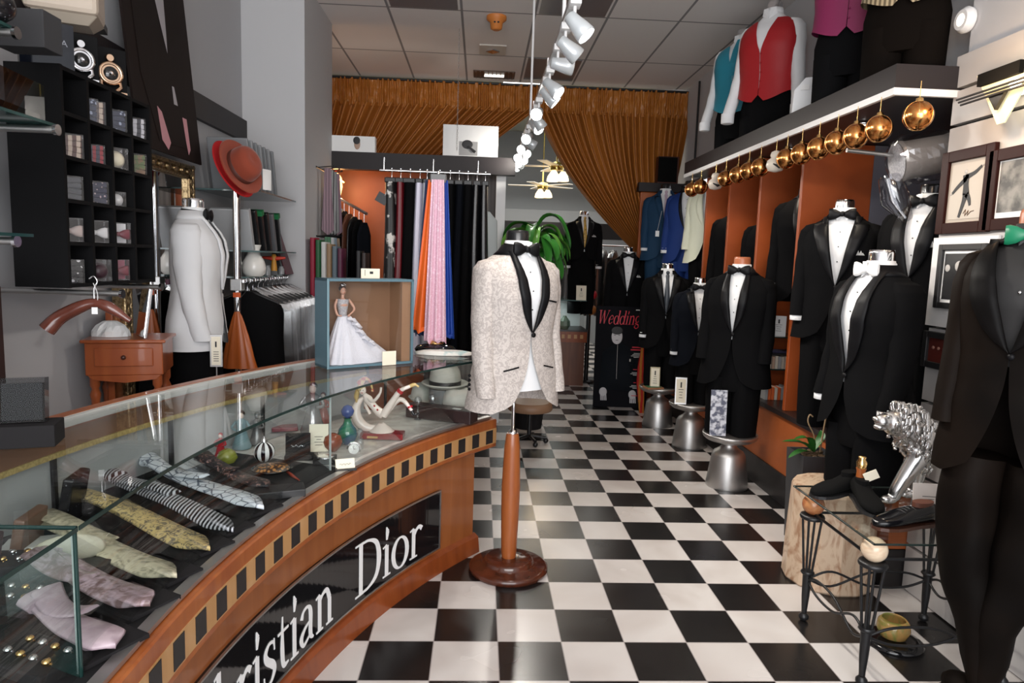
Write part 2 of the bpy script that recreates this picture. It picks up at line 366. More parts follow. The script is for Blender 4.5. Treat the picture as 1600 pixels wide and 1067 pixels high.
# glass: front sheets, end sheet, top sheets
for a, b_ in ((S0, -.17), (-.165, 1.16), (1.164, SE-.06)):
    tag(csweep(MB(), rect(3.372, 3.378, DZ+.012, GZ), a, b_, 30, True).build('front_glass', GLASS, ctr))
for a, b_ in ((S0, -.17), (-.165, SE-.06)):
    csweep(MB(), rect(3.365, 3.955, GZ, GZ+.009), a, b_, 40, False).build('top_glass', GLASS, ctr)
    csweep(MB(), rect(3.3635, 3.3655, GZ, GZ+.009), a, b_, 40, False).build('top_glass_edge', GLASSE, ctr)
e0, e1 = cp(SE-.06, 3.375, 0), cp(SE-.06, 3.93, 0)
MB().quad((e0.x, e0.y, DZ), (e1.x, e1.y, DZ), (e1.x, e1.y, GZ), (e0.x, e0.y, GZ), .006).build('end_glass', GLASS, ctr)
e0, e1 = cp(-.167, 3.375, 0), cp(-.167, 3.93, 0)
MB().quad((e0.x, e0.y, DZ), (e1.x, e1.y, DZ), (e1.x, e1.y, GZ), (e0.x, e0.y, GZ), .006).build('divider_glass', GLASS, ctr)
g = MB(); g.cyl(cp(-.167, 3.368, GZ+.006), cp(-.167, 3.95, GZ+.006), .0045, 6); g.cyl(cp(-.167, 3.372, DZ), cp(-.167, 3.372, GZ+.008), .0045, 6); g.build('divider_edge', GLASSE, ctr)
# back frame: wooden capping, brown inner face, gold strip, pale lower doors
csweep(MB(), rect(3.965, 4.005, GZ-.03, GZ+.014), S0, 2.06).build('back_capping', CHERRY, ctr)
csweep(MB(), rect(3.945, 3.965, GZ-.018, GZ+.012), S0, 2.06).build('back_channel', mat('pale_channel', (.5, .5, .48), .5), ctr)
csweep(MB(), rect(3.975, 3.985, .955, GZ-.02), S0, 2.06).build('back_fascia', mat('brown_fascia', (.20, .10, .055), .5), ctr)
csweep(MB(), rect(3.968, 3.99, .940, .957), S0, 2.06).build('gold_strip', mat('chipboard_gold', (.55, .42, .16), .5, two=(.38, .28, .1), tex='noise', scale=120), ctr)
csweep(MB(), rect(3.985, 4.0, .58, .945), S0, 2.06).build('back_panel', mat('pale_panel', (.36, .37, .37), .5), ctr)
csweep(MB(), rect(3.92, 3.985, .58, DZ), S0, 2.06).build('back_rail', mat('pale_panel', (.36, .37, .37), .5), ctr)
for s_ in (.55, 1.0, 1.45): csweep(MB(), rect(3.972, 3.986, DZ, .942), s_, s_+.012, 1).build('door_edge', BLACK, ctr)
# nameplate
csweep(MB(), rect(3.345, 3.362, .125, .43), .16, 1.968, 50).build('nameplate', BLACKGLOSS, ctr); npl = bpy.data.objects['nameplate']
for z in (.124, .425): csweep(MB(), rect(3.342, 3.35, z, z+.007), .16, 1.968, 50).build('nameplate_trim', STEEL, npl)
csweep(MB(), rect(3.342, 3.35, .124, .432), 1.962, 1.969, 2).build('nameplate_trim', STEEL, npl)
# letters: strokes of varying width, drawn in a flat (u, v) space
def stroke(pts, wd, n=7):
    P = [(p[0], 0, p[1]) for p in pts]; Q = smooth_pts(P, n) if len(P) > 2 else [V(p) for p in P]
    if not isinstance(wd, (list, tuple)): wd = [wd]*len(pts)
    if len(pts) > 2: W = [itp([(i, w_) for i, w_ in enumerate(wd)], k/n)[0] for k in range(len(Q))]
    else: W = list(wd)
    out = []
    for i in range(len(Q)):
        t = (Q[min(i+1, len(Q)-1)]-Q[max(i-1, 0)]).normalized(); sd = V((-t.z, 0, t.x))*W[i]/2
        out.append((Q[i]+sd, Q[i]-sd))
    return out
B = .105   # stem weight relative to cap height 1
def serif(x, y, w=.2): return stroke([(x-w/2, y), (x+w/2, y)], .035)
def stem(x, y0, y1, f=1): return stroke([(x, y0), (x, y1)], B*f)
def bowl(cx, cy, rx, ry, thick=B, thin=.035, a0=0, a1=360, n=16):
    pts, ws = [], []
    for i in range(n+1):
        a = math.radians(lerp(a0, a1, i/n)); pts.append((cx+rx*math.cos(a), cy+ry*math.sin(a))); ws.append(lerp(thin, thick, abs(math.cos(a))**1.3))
    return stroke(pts, ws, 2)
GL = {
 'C': (.78, [bowl(.42, .5, .34, .47, B*1.15, .04, 48, 312, 18), stroke([(.66, .98), (.67, .68)], [.03, .03]), stroke([(.66, .02), (.69, .2)], [.03, .02])]),
 'D': (.84, [stem(.17, 0, 1), serif(.13, .985, .26), serif(.13, .015, .26), stroke([(.17, .975), (.42, .96), (.66, .82), (.74, .5), (.66, .18), (.42, .04), (.17, .025)], [.04, .05, .10, .13, .10, .05, .04])]),
 'h': (.60, [stem(.14, 0, 1.02), serif(.12, .012), serif(.48, .012), stem(.48, 0, .45), stroke([(.14, .5), (.24, .6), (.38, .62), (.48, .45)], [.03, .05, .09, B]), stroke([(.02, .98), (.14, 1.02)], .03)]),
 'r': (.46, [stem(.15, 0, .62), serif(.15, .012, .24), stroke([(.03, .6), (.15, .64)], .03), stroke([(.15, .42), (.24, .58), (.34, .62), (.42, .56)], [.03, .06, .08, .10])]),
 'i': (.30, [stem(.15, 0, .62), serif(.15, .012, .24), stroke([(.03, .6), (.15, .64)], .03), stroke([(.15, .74), (.17, .90)], [.04, .10]), stroke([(.17, .90), (.14, 1.0)], [.10, .02])]),
 's': (.46, [stroke([(.37, .50), (.33, .60), (.20, .62), (.10, .52), (.14, .40), (.30, .27), (.37, .16), (.28, .03), (.14, .01), (.06, .12)], [.02, .05, .05, .09, .12, .13, .09, .05, .05, .02], 4), stroke([(.07, 0), (.055, .18)], .025), stroke([(.37, .46), (.36, .64)], .025)]),
 't': (.38, [stroke([(.16, .84), (.15, .3), (.19, .06), (.34, .05)], [.03, B, B*.9, .03]), stroke([(.02, .61), (.34, .61)], .04)]),
 'a': (.52, [stroke([(.08, .48), (.14, .59), (.28, .62), (.37, .5), (.37, .12), (.46, .02)], [.09, .05, .05, B, B, .04]), stroke([(.37, .36), (.18, .28), (.07, .15), (.15, .02), (.37, .12)], [.03, .06, B, .06, .03])]),
 'n': (.60, [stem(.15, 0, .62), serif(.15, .012, .22), serif(.48, .012, .22), stem(.48, 0, .45), stroke([(.15, .48), (.25, .6), (.39, .62), (.48, .45)], [.03, .05, .09, B]), stroke([(.03, .6), (.15, .64)], .03)]),
 'o': (.58, [bowl(.29, .305, .225, .315, B*1.1, .035, 0, 360, 20)]),
 ' ': (.42, []),
 'W': (1.0, [stroke([(.10, .98), (.28, .02)], [B, B*.9]), stroke([(.28, .02), (.48, .98)], .035), stroke([(.46, .98), (.66, .02)], [B, B*.9]), stroke([(.66, .02), (.9, .98)], .035), serif(.10, .985, .26), serif(.9, .985, .2)]),
 'e': (.50, [stroke([(.07, .33), (.42, .38), (.36, .58), (.22, .62), (.07, .33), (.18, .02), (.42, .14)], [.03, .035, .07, .04, B, .06, .03], 5)]),
 'd': (.58, [bowl(.25, .30, .19, .31, B, .035, 20, 340, 14), stem(.46, 0, 1.0), stroke([(.46, .02), (.56, .02)], .04), stroke([(.34, .98), (.46, 1.0)], .03)]),
 'g': (.56, [bowl(.25, .40, .17, .22, B*.9, .035), stroke([(.2, .18), (.12, .08), (.36, .02), (.46, -.14), (.28, -.27), (.09, -.17), (.16, -.03)], [.03, .06, .09, .09, .05, .08, .03], 5), stroke([(.36, .56), (.50, .60)], .05)])}
def text_mesh(txt, h, squeeze=1, slant=0, track=0):
    """quads in (u, v); returns list of strokes and the total width"""
    out = []; u = 0
    for ch in txt:
        wd, st = GL[ch]
        for s_ in st: out.append([[((p.x*squeeze+u+slant*p.z)*h, p.z*h) for p in pr] for pr in s_])
        u += (wd+track)*squeeze
    return out, u*h
def lay_text(mb, strokes, fn, th=.002):
    for s_ in strokes:
        rings = [[fn(a[0], a[1], 0), fn(b_[0], b_[1], 0), fn(b_[0], b_[1], th), fn(a[0], a[1], th)] for a, b_ in s_]
        mb.loft(rings, True, (True, True), False)
LETTER = mat('sign_white', (.82, .82, .82), .4)
ws = {'Christian': (.196, 1.133), 'Dior': (1.298, 1.825)}
for word, (s0, s1) in ws.items():
    st, wd = text_mesh(word, .232); k = (s1-s0)/wd
    g = MB(); lay_text(g, st, lambda u, v, t: cp(s0+u*k, 3.3445-t, .155+v)); g.build('lettering', LETTER, npl)
# ---------------------------------------------------------------- suit forms
def cloth(name, col, rough=.8, sheen=0, two=None, **k): return mat(name, col, max(rough, .9) if max(col) < .02 else rough, spec=.03 if max(col) < .02 else .15, sheen=0, two=two, bump=.03, bscale=350, **k)
BLK = cloth('black_wool', (.0055, .0055, .006), .75, .12)
BLK2 = cloth('midnight_wool', (.006, .007, .010), .7, .12)
SATIN = mat('black_satin', (.004, .004, .005), .48, spec=.18)
VELV = mat('black_velvet', (.004, .004, .004), .9, spec=.1)
NAVY = cloth('navy_teal_wool', (.012, .040, .085), .7, .1)
ROYAL = cloth('royal_blue_wool', (.012, .035, .16), .65, .1)
IVORY = cloth('ivory_wool', (.62, .64, .52), .8)
WHT = cloth('white_cotton', (.72, .73, .74), .8)
DINNER = cloth('white_dinner_cloth', (.60, .60, .61), .8)
SHIRT = cloth('shirt_white', (.78, .79, .80), .7)
BROCADE = mat('ivory_brocade', (.54, .49, .455), .6, two=(.41, .365, .34), tex='noise', scale=34, lo=.47, hi=.53, dist=2.6, bump=.1, bscale=60, spec=.3, detail=5)
SHARK = mat('dark_brown_satin', (.0045, .0035, .003), .55, two=(.009, .006, .0045), tex='noise', scale=2, spec=.04)
PROF = [  # height, half width, half depth, centre offset in y
 (-1.02, .262, .150, .01), (-.80, .252, .145, .01), (-.62, .232, .135, .008), (-.50, .212, .122, .004), (-.42, .204, .115, 0), (-.32, .212, .122, -.006), (-.22, .222, .130, -.010),
 (-.14, .222, .122, -.004), (-.095, .214, .108, .004), (-.065, .195, .092, .010), (-.042, .160, .080, .014), (-.022, .112, .070, .014), (-.004, .082, .064, .012), (.02, .066, .060, .012), (.05, .060, .056, .014)]
PROF = [(z, a*.93, b, y) for z, a, b, y in PROF]
Q = .86
def sp(v, q): return math.copysign(abs(v)**q, v)
def torso(th, z, off=0, k=1):
    a, b, yo = itp(PROF, z); a = (a+off)*k; b = b+off
    return V((a*sp(math.sin(th), Q), -b*sp(math.cos(th), Q)+yo, z))
def th_of_x(x, z, off=0):
    a = itp(PROF, z)[0]+off; return math.asin(max(-1, min(1, sp(x/a, 1/Q))))
def front(x, z, off=0): p = torso(th_of_x(x, z, off), z, off); p.x = x; return p
def jacket_mesh(w, zt, hem, off=.012, nz=34, nt=46, seed=0, rnd=.10, k=1, sleeve=True, L=.62, wr=.006, arm=0, pt=0):
    g = MB(); rows = []
    for i in range(nz+1):
        t = i/nz; row = []
        for j in range(nt+1):
            u = j/nt; c = math.cos(2*PI*u)
            zb = hem-(pt*max(0, c)**6 if pt else 0)
            z = zt+(zb-zt)*t
            t0 = max(.002, th_of_x(min(w(z), .2), z, off)); th = t0+(2*PI-2*t0)*u
            n = noise.noise(V((math.sin(th)*2.2, math.cos(th)*2.2, z*4+seed)))+.5*noise.noise(V((math.sin(th)*5, math.cos(th)*5, z*11+seed)))
            o_ = off+wr*n*(1 if t > .1 else 0)+(.02*max(0, t-.6)*(1 if z < -.5 else 0))
            row.append(torso(th, z, o_, k))
        rows.append(row)
    g.loft(rows, False)
    if sleeve: sleeves(g, L, seed, arm=arm)
    return g
ARM = [(.160, .012, -.044, .028, .050), (.182, .010, -.056, .046, .066), (.198, .008, -.090, .058, .078), (.207, .004, -.16, .062, .080), (.214, 0, -.26, .059, .073), (.221, -.002, -.36, .054, .065), (.228, -.014, -.46, .051, .059), (.230, -.030, -.56, .048, .054), (.230, -.040, -.62, .046, .052)]
def arm_path(L, arm=0, s=1):
    out = []
    for x, y, z, rx, ry in ARM:
        zz = z if z > -.1 else -.1+(z+.1)*(L-.1)/.52
        k = max(0, -z-.1)/.52
        out.append((x*.93-.004+arm*k*k, y-.03*k*k, zz, rx*s, ry*s))
    return out
def sleeves(g, L=.62, seed=0, s=1, arm=0, z0=0):
    for sd in (-1, 1):
        A = arm_path(L, arm, s); rings = []; n = 18; tab = [(i,)+a for i, a in enumerate(A)]
        for q in range(4*(len(A)-1)+1):
            x, y, z, rx, ry = itp(tab, q/4)
            ring = []
            for k in range(n):
                a = 2*PI*k/n
                wv = .10*noise.noise(V((math.cos(a)*1.6, math.sin(a)*1.6, z*13+seed+sd)))*(1 if q > 6 else 0)
                ring.append(V((sd*(x+rx*(1+wv)*math.cos(a)), y+ry*(1+wv)*math.sin(a), z)))
            rings.append(ring)
        g.loft(rings, True, (True, True), True)
def lapel(sd, w, z0, z1, wide, off, style='shawl'):
    n = 26; rings = []
    for i in range(n+1):
        t = i/n; z = lerp(z0, z1, t)
        if style == 'shawl': lw = wide*(.42+.58*math.sin(min(1, t*1.7)*PI/2))*(1-t**5)
        else:
            lw = wide*(.45 if t < .17 else (1.22-.9*(t-.17) if style == 'peak' else 1.02-.5*(t-.17)))*(1-t**6)
        x0 = w(z); x1 = x0+max(.002, lw); r1 = []
        for m in range(4):
            x = lerp(x0, x1, m/3); zz = z+(.03*m/3 if style != 'shawl' and .14 < t < .2 else 0)
            p = front(min(x, .19), zz, off+.010); p.y -= .004*math.sin(PI*m/3); p.x *= sd; r1.append(p)
        q0 = front(min(x0, .19), z, off+.001); q0.x *= sd; q1 = front(min(x1, .19), z, off+.001); q1.x *= sd
        rings.append([q0]+r1+[q1])
    return rings
def bow(g, c, s=1, tilt=0):
    c = V(c); s = s*1.14
    for sd in (-1, 1):
        rings = []
        for x, h, d in ((.004, .010, .008), (.014, .015, .012), (.034, .026, .017), (.055, .031, .015), (.066, .029, .006)):
            rings.append([c+V((sd*x*s, d*s*math.cos(a)*.9, h*s*math.sin(a)*(1+.12*math.cos(3*a)))) for a in [2*PI*k/12 for k in range(12)]])
        g.loft(rings, True, (True, True), True)
    g.ball(c+V((0, -.006, 0)), (.013*s, .012*s, .014*s), 12, 8)
CAPS = {'chrome': CHROME, 'black': mat('black_cap', (.012, .012, .013), .22), 'copper': mat('copper_cap', (.45, .14, .06), .35)}
def suit_form(name, label, loc, rz, s=1, jk=BLK, lp=SATIN, style='shawl', zb=-.40, wide=.075, vw=.060, hem=-.76, cap='chrome', tie='bow', tm=SATIN, pants=BLK, bottom=None,
              shirt=SHIRT, pocket=True, cut=.10, arm=0, L=.62, cuffs=True, flap=None, seed=None, group='suited display forms', jname='jacket', ptaper=0, studs=True, sq=True):
    """bottom: world height where the trousers end"""
    t = thing(name, label, 'suit display', loc, rz, group, s)
    seed = random.random()*50 if seed is None else seed
    def w(z):
        if z > zb: k = (z-zb)/(.0-zb); return .003+vw*min(1.0, k**.9)
        k = (zb-z)/(zb-hem); return .002+cut*k**2.2+(.06*(k-.9)/.1 if k > .9 else 0)
    J = jacket_mesh(w, .012, hem, .014, seed=seed, L=L, arm=arm).build(jname, jk, t)
    for sd in (-1, 1):
        rings = lapel(sd, w, -.002, zb, wide, .016, style); MB().loft(rings, True, (True, True), True).build('lapel', lp, J)
    # jacket collar round the back of the neck
    g = MB(); rings = []
    for i in range(25):
        th = lerp(.55, 2*PI-.55, i/24); rings.append([torso(th, .030, .006), torso(th, .030, .014), torso(th, .0, .022), torso(th, -.022, .021), torso(th, -.022, .010), torso(th, 0, .006)])
    g.loft(rings, True, (True, True), True).build('jacket_collar', lp if style == 'shawl' else jk, J)
    g = MB(); rows = []
    for i in range(18):
        z = lerp(.035, (zb-.05 if pants else hem+.10), i/17); rows.append([torso(th, z, -.004) for th in [lerp(-PI, PI, j/36) for j in range(37)]])
    S_ = g.loft(rows, False).build('shirt', shirt, t)
    g = MB(); g.lathe([(.068, -.012), (.067, .02), (.063, .050), (.058, .050), (.060, -.01)], (0, .012, 0), 26, sy=.95, cap=(False, False))
    for sd in (-1, 1): g.add([(sd*.006, -.060, -.01), (sd*.052, -.044, .012), (sd*.045, -.05, .045), (sd*.010, -.056, .046), (sd*.03, -.066, -.03)], [(0, 4, 1, 2, 3)])
    g.build('shirt_collar', shirt, S_)
    g = MB(); g.lathe([(.056, .02), (.055, .085), (.052, .098), (.050, .100)], (0, .014, 0), 26, sy=1.05); g.build('neck_cap', CAPS[cap], t)
    if tie == 'bow': g = MB(); bow(g, (0, -.068, .008)); g.tube([V((.064*math.sin(a), .012-.062*math.cos(a), .022+.008*abs(a)/PI*2)) for a in [lerp(-PI, PI, k/24) for k in range(25)]], .006, 6); g.build('bow_tie', tm, t)
    if tie == 'long':
        g = MB(); zs = [0.0, -.03, -.06, -.14, -.25, -.36, zb]; ws_ = [.030, .034, .030, .042, .056, .066, .06]
        rings = []
        for z, ww in zip(zs, ws_):
            p = front(0, z, .006); rings.append([p+V((x*ww/2, y, 0)) for x, y in ((-1, .004), (-.6, -.004), (.0, -.008), (.6, -.004), (1, .004))])
        g.loft(rings, False); g.ball((0, -.068, .008), (.018, .012, .018), 12, 8); g.build('necktie', tm, t)
    if studs and tie == 'bow':
        for z in (-.10, -.19, -.28): MB().ball(front(0, z, 0), .0035, 8, 6).build('shirt_stud', mat('stud_black', (.01, .01, .01), .2), S_)
    g = MB(); g.lathe([(.012, 0), (.012, .005), (.003, .007)], (0, 0, 0), 12, M=Matrix.Translation(front(.006, zb-.012, .022)) @ Matrix.Rotation(PI/2, 4, 'X')); g.build('button', SATIN, J)
    if pocket:
        g = MB(); p = front(.115, -.235, .022)
        if sq:
            for dx, h in ((-.020, .016), (-.006, .030), (.010, .024), (.020, .012)): g.add([p+V((dx-.012, .004, -.004)), p+V((dx+.012, .004, -.004)), p+V((dx+.001, -.004, h))], [(0, 1, 2), (2, 1, 0)])
            g.build('pocket_square', PAPER, J)
    if flap:
        for sd in (-1, 1):
            g = MB(); P = [front(sd*x, -.555-.006*i, .022+.02*max(0, -.5+.55)) for i, x in enumerate((.075, .10, .125, .15))]
            g.ribbon(P, .007, .003, (0, -1, 0)); g.build('pocket_piping', flap, J)
        g = MB(); P = [front(x, -.235-.003*i, .020) for i, x in enumerate((.085, .105, .125, .145))]; g.ribbon(P, .008, .003, (0, -1, 0)); g.build('pocket_piping', flap, J)
        for j in range(4):
            for sd in (-1, 1): MB().ball((sd*(.230+arm+.035), .0, -L+.03+.022*j), .008, 8, 6).build('sleeve_button', flap, J)
    if cuffs:
        A = arm_path(L, arm)[-1]
        for sd in (-1, 1):
            c = MB().lathe([(.040, -.032), (.042, -.03), (.043, .02), (.036, .02)], (sd*A[0], A[1], -L), 18, sx=1, sy=1.05); c.build('shirt_cuff', shirt, S_)
    if pants and bottom is not None:
        zb_ = (bottom-loc[2])/s
        g = MB(); n = 20
        g.lathe([(.16, min(zb-.06, -.44)), (.165, -.50), (.18, -.66), (.19, -.80), (.17, -.84)], (0, .012, 0), 24, sx=1, sy=.62)
        for sd in (-1, 1):
            k = 10; rings = []
            for i in range(k+1):
                z = lerp(-.74, zb_, i/k); f = (z+.74)/(-1.0)
                rx = lerp(.100, .078-ptaper, min(1, f)); ry = lerp(.118, .100-ptaper, min(1, f)); cx = lerp(.092, .082-ptaper, min(1, f))
                rings.append([V((sd*cx+rx*math.cos(a)*(1+.06*noise.noise(V((math.cos(a)*2, z*6, seed+sd)))), .012+ry*math.sin(a)-(.012 if abs(math.sin(a)+1) < .02 else 0), z)) for a in [2*PI*q/n for q in range(n)]])
            g.loft(rings, True, (True, True), True)
        g.build('trousers', pants, t)
    return t
R_ = math.radians
# the brocade dinner jacket on its wooden stand, in the middle of the shop
base = V((.186, 3.385, 0)); nk = PX(802, 392, Y=3.385)
sf = suit_form('dress_form', 'ivory brocade dinner jacket with black shawl lapels on a turned wooden stand', (base.x+.0, base.y, nk.z), R_(32), 1.0, BROCADE, SATIN, 'shawl', zb=-.39, wide=.052, vw=.062, hem=-.78, cap='black',
               pants=None, pocket=False, cut=.13, flap=SATIN, L=.70, cuffs=False, seed=3, group=None)
z0 = nk.z
st = MB(); st.lathe([(.197, 0), (.205, .012), (.205, .026), (.190, .036), (.140, .040), (.128, .046), (.128, .060), (.115, .070), (.04, .072)], (0, 0, -z0), 40); st.build('base_disc', BASEWOOD, sf)
st = MB(); st.lathe([(.036, .07), (.040, .10), (.046, .30), (.048, .45), (.040, .66), (.033, .72), (.030, .73)], (0, 0, -z0), 24); st.build('turned_pole', CHERRY, sf)
st = MB(); st.lathe([(.022, .73), (.020, .745), (.009, .75), (.009, 1.0)], (0, 0, -z0), 16); st.build('chrome_rod', CHROME, sf)
# stools
def stool(c, label, top=.40, s=1):
    t = thing('metal_stool', label, 'stool', (c[0], c[1], 0), 0, 'spun aluminium stools', s)
    MB().lathe([(.150, 0), (.152, .01), (.120, .235), (.105, .262), (.075, .280), (.055, .300), (.055, .315)], (0, 0, 0), 40).build('base', STEEL, t)
    MB().lathe([(.055, .315), (.10, .330), (.165, .350), (.19, .368), (.197, .385), (.194, top), (.185, top-.006), (.05, top-.008)], (0, 0, 0), 40).build('seat', STEEL, t); return t
stool((1.86, 4.80), 'brushed aluminium stool nearest the camera under a black suit')
stool((1.91, 5.88), 'brushed aluminium stool in the middle of the row of three')
stool((1.82, 6.64), 'brushed aluminium stool farthest back in the row, holding a green book')
def SF(lab, px, py, Y, rot, **k):
    p = PX(px, py, Y=Y); return suit_form('suit_display_form', lab, tuple(p), R_(rot), **k)
SF('black suit with a copper neck cap on the nearest aluminium stool', 1158, 424, 4.80, -34, cap='copper', bottom=.401, zb=-.42, hem=-.80, vw=.05, pocket=False, s=1.02, jk=BLK, wide=.06, cuffs=False)
SF('black tuxedo with bow tie and steel neck cap on the middle stool', 1094, 450, 5.88, -14, bottom=.401, s=.90, jk=BLK2, style='notch', zb=-.40)
SF('dark suit with a long grey necktie on the farthest aluminium stool', 1043, 427, 6.64, -12, bottom=.401, s=.97, style='peak', tie='long', tm=mat('grey_tie', (.05, .06, .075), .4), sq=True)
SF('black tuxedo with peak lapels standing behind the wedding magazine board', 982, 400, 7.82, -10, bottom=0, s=1.0, style='peak')
SF('black tuxedo with bow tie standing beside the nearest rust divider', 1318, 338, 4.08, -34, bottom=.637, s=.98, style='peak', vw=.075, zb=-.42)
SF('black shawl tuxedo with a white bow tie behind the iron side table', 1372, 424, 3.30, -78, bottom=.506, s=1.05, jk=BLK, tm=SHIRT, style='shawl', vw=.06, pocket=False, zb=-.48)
SF('black tuxedo half hidden behind the white slatwall', 1452, 318, 3.62, -60, bottom=.637, s=1.0, cap='black', style='shawl')
md = SF('tall dark satin tuxedo with green bow tie and gathered trouser legs', 1616, 372, 2.17, -52, bottom=None, s=.93, jk=SHARK, lp=mat('dark_satin_lapel', (.004, .0035, .0035), .5, spec=.08), tm=mat('green_satin', (.01, .19, .09), .35), shirt=mat('black_shirt', (.012, .011, .011), .55), cap='copper', style='shawl', vw=.10, zb=-.40, hem=-.86, wide=.10, pocket=False, cuffs=False, L=.68, cut=.12, arm=.0, studs=False)
mz = md.location.z/.93; md.scale = (.86, .93, .93)
g = MB()
for sd in (-1, 1):
    P = [(sd*.10, .01, -.80), (sd*.105, .0, -1.0), (sd*.09, -.01, -1.2), (sd*.05, -.02, -1.38), (0.01, -.02, .16-mz)]
    g.tube(smooth_pts(P, 5), [itp([(0, .115), (8, .112), (13, .095), (17, .065), (20, .035)], i)[0] for i in range(21)], 22)
g.v = [p+V((.022*noise.noise(V((p.x*7, p.y*7, p.z*4.5))), .03*noise.noise(V((p.x*8+5, p.y*8, p.z*5))), 0)) for p in g.v]
g.build('trousers', SHARK, md)
g = MB()
for k in range(9):
    a = k*.7; g.ball((.07*math.cos(a), -.02+.06*math.sin(a), .13-mz+.02*math.sin(k*2)), (.075, .06, .045), 14, 8)
g.build('gathered_hem', SHARK, md)
MB().lathe([(.16, 0), (.165, .02), (.14, .045), (.05, .06), (.03, .075)], (0, -.02, -mz), 30).build('base_disc', BASEWOOD, md)
for z in (-.09, -.19): MB().ball(front(.01, z, .004), .007, 8, 6).build('shirt_stud', CHROME, md)
# white dinner jacket on the left
p = PX(308, 336, Y=3.80)
wd = SF('white dinner jacket with black bow tie beside the gilt mirror', 306, 338, 3.80, 98, bottom=.0, s=.93, jk=DINNER, lp=DINNER, style='shawl', wide=.05, cuffs=False, pocket=False, L=.70, zb=-.42)
# blue, ivory and black suits in the far bays
SF('teal navy suit with pink tie and hanging price tag', 1040, 302, 7.62, -8, bottom=1.152, s=.98, jk=NAVY, lp=NAVY, style='notch', pants=NAVY, tie='long', tm=mat('pink_tie', (.55, .42, .5), .5), cap='black', group='blue and ivory suits in the far bay')
SF('royal blue tuxedo with dark lapels beside the teal navy suit', 1078, 298, 7.15, -30, bottom=1.152, s=1.0, jk=ROYAL, lp=SATIN, style='shawl', pants=ROYAL, cap='black', wide=.035, group='blue and ivory suits in the far bay', pocket=False)
SF('ivory dinner jacket at the end of the rust dividers', 1112, 296, 6.70, -34, bottom=1.152, s=.95, jk=IVORY, lp=IVORY, style='shawl', pants=BLK, cap='black', tie=None, group='blue and ivory suits in the far bay', cuffs=False, pocket=False)
for lab, px, py, Y in (('black tuxedo tucked in the third gap between rust dividers', 1157, 334, 6.06), ('black tuxedo tucked in the second gap between rust dividers', 1212, 344, 5.44), ('tall black tuxedo in the gap left of the widest rust divider', 1268, 306, 4.80)):
    SF(lab, px, py, Y, -34, pants=None if Y < 5 else BLK, bottom=.637, s=1.0, style='shawl', wide=.05, cap='black', group='suits tucked between the dividers')
bs = [o for o in scn.objects if o.get('label', '').startswith('tall black tuxedo in the gap')][0]
MB().cyl((0, .014, .09), (0, .014, 2.436-bs.location.z), .006, 8).build('hanging_rod', CHROME, bs)
tag(MB().bb((2.0, 6.52, .636), (2.40, 7.85, 1.15)).build('plinth', TERRA, None, .004), 'rust coloured plinth under the blue and ivory suits', 'plinth')
# three piece suit on the far counter
ft = SF('black three piece suit with medal necklace on the far counter', 913, 342, 8.95, 0, bottom=.93, s=.98, style='notch', tie='long', tm=mat('gold_dotted_tie', (.02, .02, .02), .4, two=(.5, .3, .06), tex='voronoi', scale=40, lo=.2, hi=.3), vw=.05, zb=-.38, hem=-.55)
